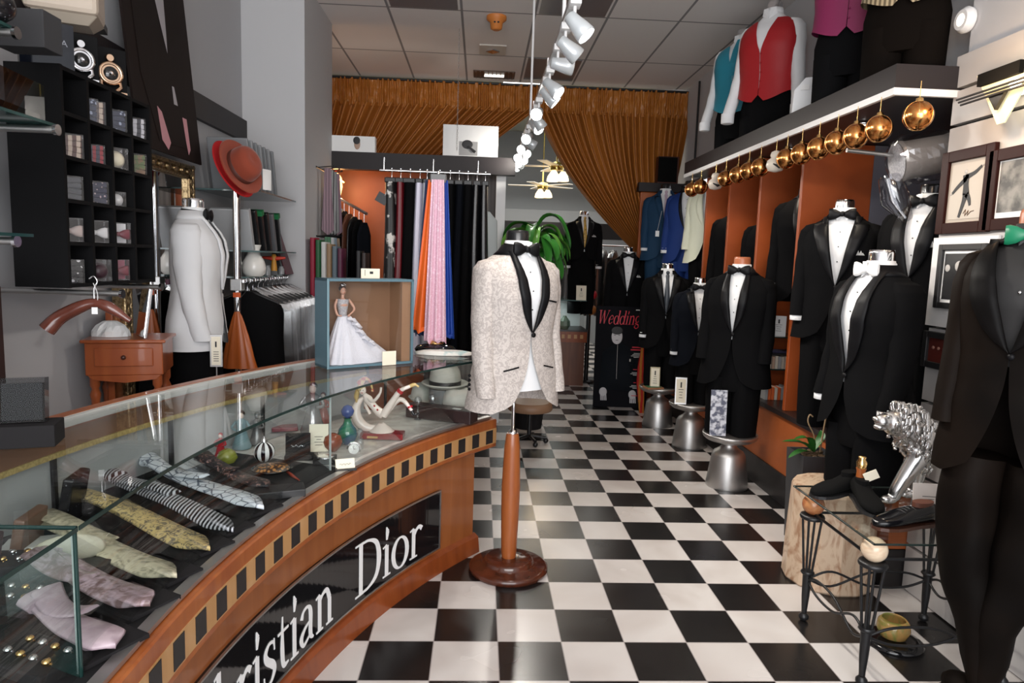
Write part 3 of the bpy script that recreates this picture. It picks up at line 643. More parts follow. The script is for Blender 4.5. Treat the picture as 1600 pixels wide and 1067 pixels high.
# waistcoat forms on the top shelf
def vest_form(label, X, px, py, rot, vm, s=1, arms=True, pants=BLK, base=2.566, tie=None, cap='chrome', ptn=0, back=None, shirt=SHIRT):
    p = PX(px, py, X=X); t = thing('waistcoat_form', label, 'waistcoat display', tuple(p), R_(rot), 'waistcoats on the top shelf', s)
    g = MB(); rows = []
    for i in range(18):
        z = lerp(.035, -.50, i/17); rows.append([torso(th, z, -.002) for th in [lerp(-PI, PI, j/36) for j in range(37)]])
    g.loft(rows, False); A = arm_path(.66, .05)[-1]
    if arms: sleeves(g, .66, p.x, .86, arm=.05)
    for sd in ((-1, 1) if arms else ()): g.lathe([(.036, -.05), (.046, -.045), (.047, .02)], (sd*A[0], A[1], -.66), 16)
    g.lathe([(.068, -.012), (.066, .02), (.063, .050), (.058, .050), (.060, -.01)], (0, .012, 0), 26, sy=.95, cap=(False, False))
    for sd in (-1, 1): g.add([(sd*.004, -.062, -.03), (sd*.055, -.044, .0), (sd*.045, -.05, .045), (sd*.008, -.056, .044)], [(0, 1, 2, 3), (3, 2, 1, 0)])
    g.build('shirt', shirt, t)
    # waistcoat: torso shell with armholes and points
    g = MB(); rows = []; nt = 44
    for i in range(25):
        t_ = i/24; row = []
        for j in range(nt+1):
            u = j/nt; c = math.cos(2*PI*u); zt = -.035 if abs(math.sin(2*PI*u)) < .72 else -.035-.15*min(1, (abs(math.sin(2*PI*u))-.72)/.2)
            zt = max(-.19, zt); zb_ = -.53-.07*max(0, c)**3*(1 if abs(math.sin(2*PI*u)) > .10 else .35)
            z = zt+(zb_-zt)*t_; wv = .075*max(0, (z+.26)/.26)**.8+.002
            t0 = max(.002, th_of_x(wv, z, .01)); th = t0+(2*PI-2*t0)*u
            row.append(torso(th, z, .012+.003*noise.noise(V((th*2, z*9, p.x)))))
        rows.append(row)
    g.loft(rows, False); WC = g.build('waistcoat', vm, t)
    for z in (-.28, -.34, -.40, -.46, -.51): MB().ball(front(.008, z, .016), .006, 8, 6).build('button', back or vm, WC)
    MB().lathe([(.052, .02), (.050, .085), (.046, .098)], (0, .014, 0), 24).build('neck_cap', CAPS[cap], t)
    if tie: g = MB(); g.ribbon([front(0, .01, .0), front(0, -.08, .006), front(0, -.2, .006), front(0, -.3, .006)], [.03, .05, .06, .06], .008, (0, -1, 0)); g.build('necktie', tie, t)
    zb_ = (base-p.z)/s; g = MB(); g.lathe([(.17, -.50), (.195, -.62), (.19, -.76), (.17, -.80)], (0, .012, 0), 24, sy=.62)
    for sd in (-1, 1): g.lathe([(.10, -.68), (.095, zb_)], (sd*.092, .012, 0), 20, sy=1.1)
    g.build('trousers', pants, t); return t
TEAL = mat('teal_satin', (.02, .235, .33), .4)
vest_form('teal satin waistcoat and tie over a white shirt', 2.08, 1160, 66, -46, TEAL, .97, tie=TEAL)
vest_form('bright red waistcoat over a white shirt', 2.06, 1208, 26, -50, mat('red_waistcoat', (.36, .006, .010), .6), 1.03, cap='chrome')
p = PX(1345, 70, X=2.05)
vest_form('magenta waistcoat over black trousers on the shelf above the bays', 2.05, 1345, -112, -40, mat('magenta_waistcoat', (.20, .012, .07), .6), 1.0, arms=False, shirt=mat('plum_shirt', (.10, .006, .03), .6))
vest_form('gold plaid waistcoat over dark olive trousers at the shelf corner', 2.08, 1436, -182, -40, mat('gold_plaid', (.42, .33, .20), .6, two=(.12, .09, .05), tex='wave', scale=14, dist=0, stretch=(1, 1, 1)), 1.0, arms=False, shirt=mat('olive_shirt', (.016, .018, .012), .7), pants=mat('brown_black_cloth', (.0055, .004, .0032), .9, spec=.05))
# ---------------------------------------------------------------- right side of the shop
# hanging baubles along the soffit edge
BAUB = mat('copper_gold_bauble', (.60, .22, .06), .2, 1, two=(.72, .36, .12), tex='noise', scale=9, dist=3, lo=.45, hi=.62)
MILK = mat('milky_ceramic', (.62, .56, .48), .35)
def bauble(label, y, z, white=False):
    t = thing('hanging_bauble', label, 'ornament', (1.887, y, z), 0, 'baubles hanging from the soffit edge')
    if not white:
        MB().ball((0, 0, 0), .062, 24, 16).build('globe', BAUB, t); MB().lathe([(.016, .056), (.014, .074), (.006, .078)], (0, 0, 0), 12).build('cap', GOLD, t)
        g = MB()
        for k in range(3):
            a = k*1.05; g.tube([V((.0625*math.cos(u)*math.cos(a), .0625*math.cos(u)*math.sin(a), .0625*math.sin(u)*.8)) .normalized()*.0628 for u in [2*PI*i/24 for i in range(25)]], .0012, 4)
        g.build('gold_scrollwork', GOLD, t)
    else:
        MB().lathe([(.01, -.062), (.045, -.052), (.058, -.02), (.052, .01), (.03, .028), (.036, .045), (.028, .066), (.01, .074)], (0, 0, 0), 18).build('globe', MILK, t)
        g = MB(); g.tube([(.035, -.045, -.02), (0, -.059, -.035), (-.035, -.045, -.015)], [.004, .011, .004], 8); g.build('painted_band', BLACK, t)
    MB().cyl((0, 0, .06), (0, 0, 2.432-z), .0018, 6).build('string', GOLD, t); return t
BL = [(1433,196),(1373,201),(1337,213),(1307,223),(1279,229),(1252,241),(1229,248),(1212,252),(1188,259),(1170,264),(1153,270),(1134,277),(1118,283),(1095,290),(1081,293)]
BN = ['copper bauble hanging alone at the near end of the soffit', 'large copper bauble hanging second from the slatwall', 'copper bauble hanging third from the slatwall', 'copper bauble hanging fourth from the slatwall', 'copper bauble hanging fifth from the slatwall', 'copper bauble hanging sixth from the slatwall', 'copper bauble hanging just nearer than the big white ornament',
      'white painted ceramic ornament among the copper baubles, the nearer one', 'copper bauble hanging just beyond the big white ornament', 'copper bauble hanging second beyond the big white ornament', 'copper bauble hanging third beyond the big white ornament', 'copper bauble hanging fourth beyond the big white ornament', 'white painted ceramic ornament among the copper baubles, the farther one', 'copper bauble hanging just beyond the farther white ornament', 'copper bauble hanging farthest away under the soffit']
for i, (q, n_) in enumerate(zip(BL, BN)):
    p = PX(*q, X=1.887); bauble(n_, p.y, 2.285, i in (7, 12))
# puck lights under the soffit
LENS = mat('puck_lens', (1, 1, 1), .3, emit=(1, .9, .75), es=9)
for lab, y in (('round downlight under the soffit above the nearest tuxedo', 3.85), ('round downlight under the soffit at the first divider', 4.75), ('round downlight under the soffit between the middle dividers', 5.45), ('round downlight under the soffit near its far end', 6.1)):
    t = thing('puck_downlight', lab, 'downlight', (2.12, y, 2.43), 0, 'downlights under the soffit')
    MB().lathe([(.045, 0), (.05, -.012), (.036, -.014)], n=20, cap=(True, False)).build('rim', CHROME, t); MB().lathe([(.034, -.011), (.034, -.012)], n=20).build('lens', LENS, t)
    light('puck_lamp', 'SPOT', (2.12, y, 2.40), 9, (1, .86, .68), (2.1, y-.05, 0), spot_size=1.9, spot_blend=.6, shadow_soft_size=.03)
# wall sconce
p = PX(1572, 132, X=2.12)
t = thing('wall_sconce', 'glass and black metal wall sconce glowing on the slatwall', 'wall lamp', (2.19, p.y, p.z))
SG = mat('sconce_glass', (.75, .68, .42), .25, emit=(1, .85, .5), es=.25)
def yz(poly, x0, x1): return [[V((x, a, b)) for a, b in poly] for x in (x0, x1)]
g = MB(); g.loft(yz([(.17, .075), (-.17, .075), (-.17, .055), (-.02, -.155), (.02, -.155)], -.075, -.069), True, (True, True), False); g.build('glass_plate', SG, t)
g = MB(); g.loft(yz([(.13, .07), (-.10, .07), (-.10, .02), (.13, .02)], -.10, -.080), True, (True, True), False); g.build('black_bar', mat('sconce_black', (.006, .006, .006), .8, spec=.05), t)
for k in range(3): MB().cyl((-.112, .23-.015*k, -.012-.014*k), (-.112, -.24, -.012-.014*k), .005, 8).build('rod', IRON, t)
g = MB(); g.loft(yz([(.06, -.03), (-.04, -.03), (.01, -.10)], -.10, -.085), True, (True, True), False); g.build('black_triangle', BLACK, t)
g = MB(); g.ball((-.05, -.06, -.01), (.028, .10, .045), 14, 8); g.build('bulb', mat('sconce_bulb', (1, 1, 1), .3, emit=(1, .86, .62), es=6), t)
MB().box((-.02, 0, 0), (.04, .08, .08)).build('wall_mount', CHROME, t)
light('sconce_lamp', 'POINT', (1.93, p.y-.06, p.z-.02), 5, (1, .66, .38), shadow_soft_size=.05)
# round wall lamp high on the right
p = PX(1499, 31, X=2.2); t = thing('round_wall_lamp', 'round white lamp high on the wall beside the plaid waistcoat', 'wall lamp', (2.245, p.y, p.z)); MB().lathe([(.055, 0), (.06, .02), (.045, .04)], n=24, M=Matrix.Rotation(-PI/2, 4, 'Y')).build('rim', WHITE, t); MB().lathe([(.043, .03), (.02, .045)], n=24, M=Matrix.Rotation(-PI/2, 4, 'Y')).build('lens', mat('warm_lens', (1, .9, .8), .3, emit=(1, .85, .65), es=2), t)
# framed pictures on the slatwall: local x runs along the wall away from the camera
def frame_on_wall(label, tl, br_, fm, fw, board, X=2.2, mw=0, th=.022, group='framed photographs on the slatwall'):
    a, b_ = PX(*tl, X=X-.02), PX(*br_, X=X-.02); w_, h = abs(a.y-b_.y), abs(a.z-b_.z)
    t = thing('picture_frame', label, 'framed picture', (X-.002, (a.y+b_.y)/2, (a.z+b_.z)/2), -PI/2, group)   # local +x = toward the camera, local -y = into the room
    g = MB()
    for sx in (-1, 1): g.box((sx*(w_-fw)/2, -th/2, 0), (fw, th, h))
    for sz in (-1, 1): g.box((0, -th/2, sz*(h-fw)/2), (w_-2*fw, th, fw))
    g.build('frame', fm, t, bevel=.003); MB().box((0, -.004, 0), (w_-2*fw, .006, h-2*fw)).build('picture', board, t)
    return t, w_-2*fw, h-2*fw
RED_M = mat('mahogany_frame', (.022, .005, .0035), .4, spec=.08)
t, w_, h = frame_on_wall('mahogany framed picture of a dancer in tails with outstretched arms', (1474, 240), (1541, 362), RED_M, .05, mat('sepia_paper', (.42, .36, .30), .6))
INK = mat('ink_black', (.02, .02, .022), .6); FLESH = mat('grey_flesh', (.42, .40, .38), .6)
MB().box((0, -.008, 0), (w_-.03, .003, h-.03)).build('print', mat('sepia_light', (.48, .43, .37), .6), t)
g = MB(); e = -.0105
def blob(g, pts, wd): Q_ = smooth_pts([V((x*w_, e, z*h)) for x, z in pts], 6); g.ribbon(Q_, [itp([(i, k*w_) for i, k in enumerate(wd)], j/6)[0] for j in range(len(Q_))], .0015, (0, -1, 0))
blob(g, [(-.02, .26), (0, .1), (.02, -.06)], [.16, .13, .17]); blob(g, [(-.02, .22), (.2, .27), (.38, .36)], [.10, .07, .05]); blob(g, [(0, .2), (-.22, .08), (-.36, -.02)], [.10, .07, .05])
blob(g, [(.02, -.05), (-.03, -.2), (-.12, -.42)], [.14, .09, .06]); blob(g, [(.04, -.05), (.12, -.14), (.16, -.24)], [.12, .08, .05]); g.build('dancer', INK, t)
g = MB(); g.ball((-.03*w_, e, .31*h), (.045*w_, .002, .035*h), 12, 8); g.ball((-.40*w_, e, -.03*h), (.02*w_, .002, .015*h), 8, 6); g.ball((.41*w_, e, .37*h), (.02*w_, .002, .015*h), 8, 6); g.build('dancer_face', FLESH, t)
g = MB(); g.tube([V((x*w_, e, z*h)) for x, z in ((.0, -.36), (.06, -.3), (.05, -.4), (.14, -.32), (.12, -.4), (.2, -.34), (.28, -.33))], .002, 5); g.build('signature', mat('brown_ink', (.12, .06, .03), .6), t)
t, w_, h = frame_on_wall('mahogany framed dark group photograph beside the dancer picture', (1548, 236), (1625, 356), RED_M, .05, PAPER)
MB().box((0, -.008, .01), (w_-.02, .003, h-.03)).build('print', mat('dark_photo', (.05, .048, .045), .5, two=(.22, .21, .19), tex='noise', scale=14), t)
bd = MB(); a, b_ = PX(1461, 372, X=2.19), PX(1540, 560, X=2.19); g.v = g.v
MB().bb((2.185, b_.y, a.z-.42), (2.197, a.y, a.z)).build('mounting_board', mat('white_board', (.68, .67, .66), .5), None)
tag(bpy.data.objects['mounting_board'], 'white mounting board on the slatwall behind the black framed photo', 'board')
t, w_, h = frame_on_wall('black framed black and white photograph of people below the dancer picture', (1468, 382), (1530, 488), BLACK, .028, PAPER, X=2.183)
MB().box((0, -.008, .0), (w_-.02, .003, h-.03)).build('print', mat('dark_photo2', (.015, .015, .016), .4), t)
g = MB(); g.ball((-.06*w_, e, .20*h), (.11*w_, .002, .10*h), 14, 10); g.ball((-.36*w_, e, .16*h), (.07*w_, .002, .07*h), 12, 8); g.ball((.27*w_, e, .28*h), (.07*w_, .002, .06*h), 12, 8); g.build('faces', FLESH, t)
g = MB(); g.add([(-.12*w_, e, .06*h), (.03*w_, e, .06*h), (-.02*w_, e, -.22*h)], [(0, 1, 2), (2, 1, 0)]); g.build('shirt_front', PAPER, t)
t, w_, h = frame_on_wall('small black framed colour photo low on the slatwall', (1444, 516), (1484, 582), BLACK, .03, mat('red_photo', (.10, .015, .01), .5))
g = MB()
for x in (-.25, 0, .25): g.ball((x*w_, e, .1*h), (.07*w_, .002, .07*h), 10, 8)
g.build('faces', mat('pink_flesh', (.4, .2, .15), .6), t)
# hat wrapped in clear plastic on a bracket
t = thing('wrapped_hat', 'pale hat roll wrapped in crinkled clear plastic above the half hidden tuxedo', 'hat', tuple(PX(1408, 252, Y=3.55)))
M_ = Matrix.Rotation(R_(78), 4, 'Y') @ Matrix.Rotation(R_(8), 4, 'X')
MB().lathe([(.10, -.02), (.105, 0), (.10, .02), (.095, .22), (.10, .24)], n=28, M=M_).build('hat', mat('grey_felt', (.26, .24, .22), .7), t)
MB().lathe([(.098, -.024), (.02, -.026)], n=28, M=M_).build('hat_crown_face', mat('glitter_white', (.62, .62, .62), .4, two=(.45, .45, .47), tex='noise', scale=90), t)
g = MB(); rings = []
for i in range(14):
    r = [.03, .09, .125, .13, .128, .125, .125, .13, .128, .13, .12, .10, .07, .05][i]
    rings.append([V((math.cos(a)*r*(1+.14*noise.noise(V((math.cos(a)*3, math.sin(a)*3, i*.9)))), math.sin(a)*r*(1+.14*noise.noise(V((math.cos(a)*3, math.sin(a)*3, i*.9+7)))), -.07+i*.028)) for a in [2*PI*k/26 for k in range(26)]])
g.loft(rings, True, (True, True), False, M_); g.tube([(-.06, 0, -.08), (-.03, -.03, -.2), (.05, -.02, -.30)], [.05, .07, .03], 10); g.build('plastic_wrap', CELLO, t)
MB().cyl((-.28, .03, .05), (.02, .03, .03), .011).build('bracket', STEEL, t)
# glass shelves, books and cards in the second gap
for lab, z in (('glass shelf with a pale row of books between the dividers', .86), ('upper glass shelf holding a white photo card between the dividers', 1.10)):
    tag(MB().bb((2.13, 4.86, z), (2.6, 5.17, z+.008)).build('glass_shelf', GLASSE, None), lab, 'shelf')
rn = random.Random(4)
def row_of_books(n, x0, y, z, cols, names, grp, hh=.10, dx=.024):
    od = ['first', 'second', 'third', 'fourth', 'fifth', 'sixth', 'seventh', 'eighth', 'last']
    for i in range(n):
        c = cols[i % len(cols)]; h = hh*rn.uniform(.9, 1.05)
        b_ = MB(); b_.bb((x0+i*dx, y, z), (x0+i*dx+dx*.85, y+.10, z+h)); o = b_.build('book', c, None, bevel=.001); tag(o, names[i % len(names)] % od[i], 'book', grp)
CR = mat('cream_cover', (.50, .44, .36), .6); GR = mat('grey_cover', (.30, .30, .30), .6); ORG = mat('orange_cover', (.55, .10, .02), .5); PK = mat('tan_cover', (.42, .28, .2), .6)
row_of_books(9, 2.14, 4.87, .869, [CR, PK, CR, GR, CR], ['thin cream booklet, %s from the aisle on the lower glass shelf', 'thin tan booklet, %s from the aisle on the lower glass shelf', 'thin cream booklet, %s from the aisle on the lower glass shelf', 'thin grey booklet, %s from the aisle on the lower glass shelf', 'thin cream booklet, %s from the aisle on the lower glass shelf'], 'booklets on the glass shelf')
row_of_books(8, 2.13, 4.87, .636, [GR, ORG, ORG, CR, ORG, GR], ['grey case, %s from the aisle on the dark ledge', 'orange case, %s from the aisle on the dark ledge', 'orange case, %s from the aisle on the dark ledge', 'cream case, %s from the aisle on the dark ledge', 'orange case, %s from the aisle on the dark ledge', 'grey case, %s from the aisle on the dark ledge'], 'cases on the ledge')
for i, c in enumerate((BLACK, mat('blue_black', (.02, .02, .05), .5))): tag(MB().bb((2.15, 4.87, .972+i*.016), (2.36, 5.0, .985+i*.016)).build('case', c, None), ('black flat case resting on the cream booklets', 'dark blue flat case topmost above the cream booklets')[i], 'case')
def card(label, c, w_, h, rz, face, lean=.15, frame_m=None, pic=None, name='display_card', cat='card', foot=True, art=True):
    t = thing(name, label, cat, c, rz); M_ = Matrix.Rotation(-lean, 4, 'X')
    if frame_m: MB().box((0, 0, h/2), (w_, .010, h), M_).build('frame', frame_m, t, bevel=.001); MB().box((0, -.0056, h/2), (w_*.82, .002, h*.88), M_).build('card', face, t)
    else: MB().box((0, 0, h/2), (w_, .003, h), M_).build('card', face, t)
    if art:
        g = MB(); q = random.Random(int(c[0]*1000)); k = -.0075 if frame_m else -.003
        for i in range(4):
            ww = w_*q.uniform(.2, .5); g.box((0, k, h*(.25+.1*i)), (ww, .001, h*.018), M_)
        if pic: g.box((0, k, h*.72), (w_*.12, .001, h*.2), M_)
        g.build('print', INK, t)
    if foot: MB().box((0, h*.16+.004, .004), (w_*.5, h*.3, .006)).build('easel_foot', BLACK, t)
    return t
card('white photo card on the upper glass shelf', (2.22, 4.93, 1.108), .10, .15, -.4, PAPER, pic=True)
card('cream card in a gold frame on the farthest stool', (1.735, 6.50, .40), .095, .21, -.15, CREAM, frame_m=mat('champagne_frame', (.42, .36, .22), .4), pic=True)
card('cream card in a grey metal frame on the middle stool', (1.775, 5.77, .40), .10, .235, -.2, CREAM, frame_m=STEEL, pic=True)
t = card('tall black and white photo card on the nearest stool', (1.73, 4.70, .40), .115, .33, -.1, mat('blue_white_print', (.10, .11, .16), .5, two=(.62, .64, .70), tex='noise', scale=26, lo=.42, hi=.55), lean=.08, art=False)
t = thing('green_book', 'green and tan book lying on the farthest stool', 'book', (1.72, 6.50, .401), .2)
MB().box((0, 0, .008), (.17, .12, .016)).build('cover', mat('tan_board', (.35, .16, .08), .5), t); MB().box((0, 0, .018), (.14, .09, .004)).build('panel', mat('green_panel', (.03, .14, .06), .5), t)
# red scarf beside the farthest stool suit
g = MB(); P = [PX(x, y, Y=7.2) for x, y in ((1012, 520), (1008, 545), (1003, 575), (1000, 598), (1002, 656))]; g.ribbon(P, [.05, .09, .10, .08, .04], .03, (0, -1, 0))
tag(g.build('scarf', mat('red_orange_silk', (.42, .015, .01), .4, two=(.45, .16, .02), tex='wave', scale=6, dist=2), None), 'red and orange silk scarf hanging behind the farthest stool suit', 'scarf')
# wedding magazine board
by = 7.55; x0, x1 = PX(930, 600, Y=by).x, PX(1003, 600, Y=by).x; cx_ = (x0+x1)/2; bw = x1-x0+.06; bh = PX(965, 478, Y=by).z
t = thing('magazine_board', 'large black magazine cover board with a man in black, standing on the floor', 'poster board', (cx_+.0, by-.10, 0), -.06); ML = Matrix.Rotation(-.09, 4, 'X')
MB().box((0, .012, bh/2), (bw, .02, bh), ML).build('board', mat('poster_black', (.006, .006, .008), .8, spec=.1), t)
st, wd = text_mesh('Wedding', .17, .9, .22); k = bw*.80/wd
g = MB(); lay_text(g, st, lambda u, v, q: ML @ V((-bw*.475+u*k, -.002-q, bh-.20+v*.9))); g.build('title', mat('poster_red', (.55, .01, .03), .5), t)
g = MB(); u0 = -bw*.06; f = bh
PGS = mat('poster_grey_skin', (.50, .48, .49), .6)
g.ball((u0-.02, -.001, f*.70), (.062, .002, .085), 18, 12, ML); g.build('face', PGS, t)
for hx_, hz_ in ((-.19, .15), (.14, .13)):
    g = MB(); g.ball((hx_, -.001, f*hz_), (.045, .002, .05), 12, 8, ML)
    for i in range(4): g.ribbon([ML @ V((hx_-.025+i*.018, -.001, f*(hz_-.01))), ML @ V((hx_-.02+i*.019, -.001, f*(hz_-.085)))], .013, .002, (0, -1, 0))
    g.build('hand', PGS, t)
g = MB(); g.ball((u0-.02, -.003, f*.76), (.066, .002, .045), 16, 8, ML)
for sx in (-1, 1): g.box((u0-.02+sx*.024, -.004, f*.715), (.022, .001, .006), ML); 
g.box((u0-.02, -.004, f*.665), (.03, .001, .005), ML); g.build('hair_and_features', mat('poster_hair', (.015, .014, .014), .6), t)
g = MB(); g.add([ML @ V(q) for q in ((-.05-.02, -.0012, f*.64), (.0, -.0012, f*.64), (.16, -.0012, f*.55), (.20, -.0012, f*.16), (-.24, -.0012, f*.17), (-.21, -.0012, f*.54))], [(0, 1, 2, 3, 4, 5), (5, 4, 3, 2, 1, 0)]); g.build('black_coat', mat('poster_coat', (.014, .017, .022), .8, spec=.1), t)
g = MB(); g.box((u0-.01, -.003, f*.45), (.004, .001, f*.34), ML); g.box((.10, -.003, f*.47), (.015, .001, .03), ML); g.build('coat_zip', FLESH, t)
g = MB()
for i, (z, ww) in enumerate(((.60, .12), (.575, .15), (.38, .08), (.25, .06), (.12, .10))): g.box((bw*.30, -.003, f*z), (ww, .001, .013 if i < 2 else .008), ML)
g.build('red_captions', mat('poster_red', (.5, .01, .03), .5), t)
g = MB()
for i in range(10): g.box((bw*.31, -.003, f*(.54-.013*i if i < 4 else (.35-.013*(i-4) if i < 7 else .22-.013*(i-7)))), (.09+.03*(i % 3), .001, .004), ML)
g.box((bw*.33, -.003, bh-.035), (.10, .001, .008), ML); g.build('white_captions', PAPER, t)
# loudspeaker on the end panel
t = thing('loudspeaker', 'black loudspeaker with walnut side on top of the rust end panel', 'loudspeaker', (2.13, 7.985, 2.542))
MB().box((0, 0, .15), (.24, .11, .30)).build('cabinet', mat('walnut', (.08, .02, .01), .4), t, bevel=.004); MB().box((-.01, -.058, .15), (.22, .008, .28)).build('grille', VELV, t)
# leaning grey panel and white folded shirt on the top shelf
tag(MB().quad((2.28, 4.35, 2.567), (2.28, 4.75, 2.567), (2.345, 4.75, 3.5), (2.345, 4.35, 3.5), .008).build('leaning_panel', mat('slate_panel', (.10, .105, .11), .6), None), 'dark grey panel leaning on the wall behind the magenta waistcoat', 'panel')
p = PX(1268, 160, X=2.02); t = thing('folded_shirt', 'white folded shirt standing between red and magenta waistcoats', 'shirt', (2.02, p.y, 2.567), -.5)
MB().loft([[V((x*k, -.03+y, z)) for x, y in ((-.11, 0), (.11, 0), (.11, .05), (-.11, .05))] for z, k in ((0, 1), (.14, .95), (.19, .55), (.21, .4))], True, (True, True), False).build('body', SHIRT, t, bevel=.006)
g = MB(); g.box((-.04, -.034, .15), (.05, .006, .03)); g.build('label_patch', PAPER, t)
# planter with orchid
pp = PX(1272, 720, Y=3.78); pw = .085
t = thing('orchid_planter', 'bare stemmed orchid with long leaves in a square charcoal planter', 'plant', (pp.x+.0, 3.80, 0))
ht = PX(1272, 712, Y=3.72).z
MB().loft([[V((sx*k, sy*k, z)) for sx, sy in ((-1, -1), (1, -1), (1, 1), (-1, 1))] for z, k in ((0, .09), (ht, .108), (ht, .098), (ht-.02, .096))], True, (True, True), False).build('pot', mat('charcoal_pot', (.03, .03, .033), .55), t)
g = MB()
for k in range(30): a = rn.uniform(0, 6.28); r = rn.uniform(0, .085); g.ball((r*math.cos(a), r*math.sin(a), ht-.012), (.018, .012, .012), 6, 5)
g.build('bark', mat('bark', (.10, .06, .03), .9), t)
def leaf(P, W, nrm=(0, 0, 1), cup=.25):
    P = smooth_pts(P, 4); n = len(P); rings = []; g = []
    for i, p in enumerate(P):
        t_ = i/(n-1); wd = W*math.sin(PI*min(1, .08+t_*.92))**.6 if t_ < 1 else .001
        tt = (P[min(i+1, n-1)]-P[max(i-1, 0)]).normalized(); sd = tt.cross(V(nrm)); sd = sd.normalized() if sd.length > 1e-4 else V((1, 0, 0)); up = sd.cross(tt)
        rings.append([p-sd*wd/2+up*wd*cup, p, p+sd*wd/2+up*wd*cup])
    return rings
LEAF = mat('orchid_leaf', (.025, .13, .02), .4)
for P in ([(0, 0, ht), (-.09, -.03, ht+.06), (-.22, -.06, ht+.075)], [(0, 0, ht), (-.06, -.05, ht+.09), (-.17, -.1, ht+.10)], [(0, 0, ht), (.05, .02, ht+.07), (.06, .05, ht+.12)], [(-.02, 0, ht), (-.10, -.05, ht+.01), (-.18, -.07, ht-.02)]):
    MB().loft(leaf(P, .05), False).build('leaf', LEAF, t)
STEMM = mat('dry_stem', (.30, .20, .11), .7)
MB().tube(smooth_pts([(.04, 0, ht), (.05, 0, ht+.12), (.055, -.01, ht+.24), (.06, 0, ht+.33)], 5), .005, 8).build('stem', STEMM, t)
MB().tube(smooth_pts([(-.02, 0, ht), (-.01, -.02, ht+.09), (-.055, -.02, ht+.18), (-.05, -.02, ht+.225), (-.03, -.02, ht+.215)], 5), .004, 8).build('stem', STEMM, t)
# card holder on the ledge
card('cream card in a black holder beside the hanging trousers', (2.02, 3.62, .637), .06, .11, -.3, CREAM, name='card_holder')
# marble pedestal
p = PX(1318, 915, Z=0); PCX, PCY = 1.86, 3.33
MARB = mat('travertine', (.56, .42, .30), .4, two=(.34, .19, .11), tex='noise', scale=6, dist=5, stretch=(1, 1, .6), lo=.47, hi=.66)
tag(MB().lathe([(.215, 0), (.222, .01), (.215, .25), (.205, .49), (.20, .505)], (PCX, PCY, 0), 14, smooth=False).build('stone_pedestal', MARB, None), 'veined travertine pedestal behind the iron side table', 'pedestal')
# iron side table with glass top
tb = thing('iron_side_table', 'wrought iron side table with clear glass top and scrolled stretchers', 'side table', (0, 0, 0))
GT = .605; LEGS = [(1.53, 2.42), (1.53, 2.90), (2.10, 2.90), (2.10, 2.42)]
def leg(mb, x, y):
    for k in range(4):
        a = PI/4+k*PI/2; c, s = math.cos(a), math.sin(a)
        mb.tube([(x+.042*c, y+.042*s, .495), (x+.018*c, y+.018*s, .235)], .0055, 8)
    mb.lathe([(.050, 0), (.054, .008), (.050, .018), (.040, .020)], (x, y, .488), 20); mb.lathe([(.026, -.006), (.031, 0), (.026, .008)], (x, y, .232), 16)
    mb.lathe([(.020, .23), (.017, .12), (.012, .05), (.012, .04)], (x, y, 0), 14); mb.lathe([(.010, 0), (.022, .012), (.022, .024), (.012, .036)], (x, y, 0), 14)
for x, y in LEGS: m_ = MB(); leg(m_, x, y); m_.build('leg', IRON, tb)
for i in range(4):
    a, b_ = LEGS[i], LEGS[(i+1) % 4]
    MB().cyl((*a, .515), (*b_, .515), .0065, 8).build('rail', IRON, tb)
    A_, B_ = V((*a, .20)), V((*b_, .20)); mid = (A_+B_)/2; cen = V((1.81, 2.66, .20))
    for sg in (-1, 1):
        P = [A_, A_.lerp(mid, .4)+V((0, 0, .035*sg)), mid+V((0, 0, -.03*sg)), mid.lerp(B_, .6)+V((0, 0, -.035*sg)), B_]
        MB().tube(smooth_pts(P, 6), .0055, 8).build('scroll_stretcher', IRON, tb)
g = MB().slab([(1.475, 2.335), (2.17, 2.335), (2.17, 2.985), (1.475, 2.985)], GT, GT+.008); g.build('glass_top', GLASS, tb)
g = MB()
for a, b_ in (((1.475, 2.335), (2.17, 2.335)), ((1.475, 2.335), (1.475, 2.985)), ((1.475, 2.985), (2.17, 2.985))): g.cyl((*a, GT+.004), (*b_, GT+.004), .0045, 6)
g.build('glass_top_edge', mat('dark_glass_edge', (.012, .02, .018), .2), tb)
SPH = [mat('cream_onyx', (.62, .44, .30), .2, two=(.72, .58, .42), tex='noise', scale=12, dist=2), mat('amber_onyx', (.32, .10, .04), .2, two=(.45, .2, .08), tex='noise', scale=12, dist=2)]
for (x, y), m_ in zip(LEGS, (SPH[0], SPH[1], SPH[1], SPH[0])): MB().ball((x, y, .5535), .048, 24, 16).build('onyx_ball', m_, tb)
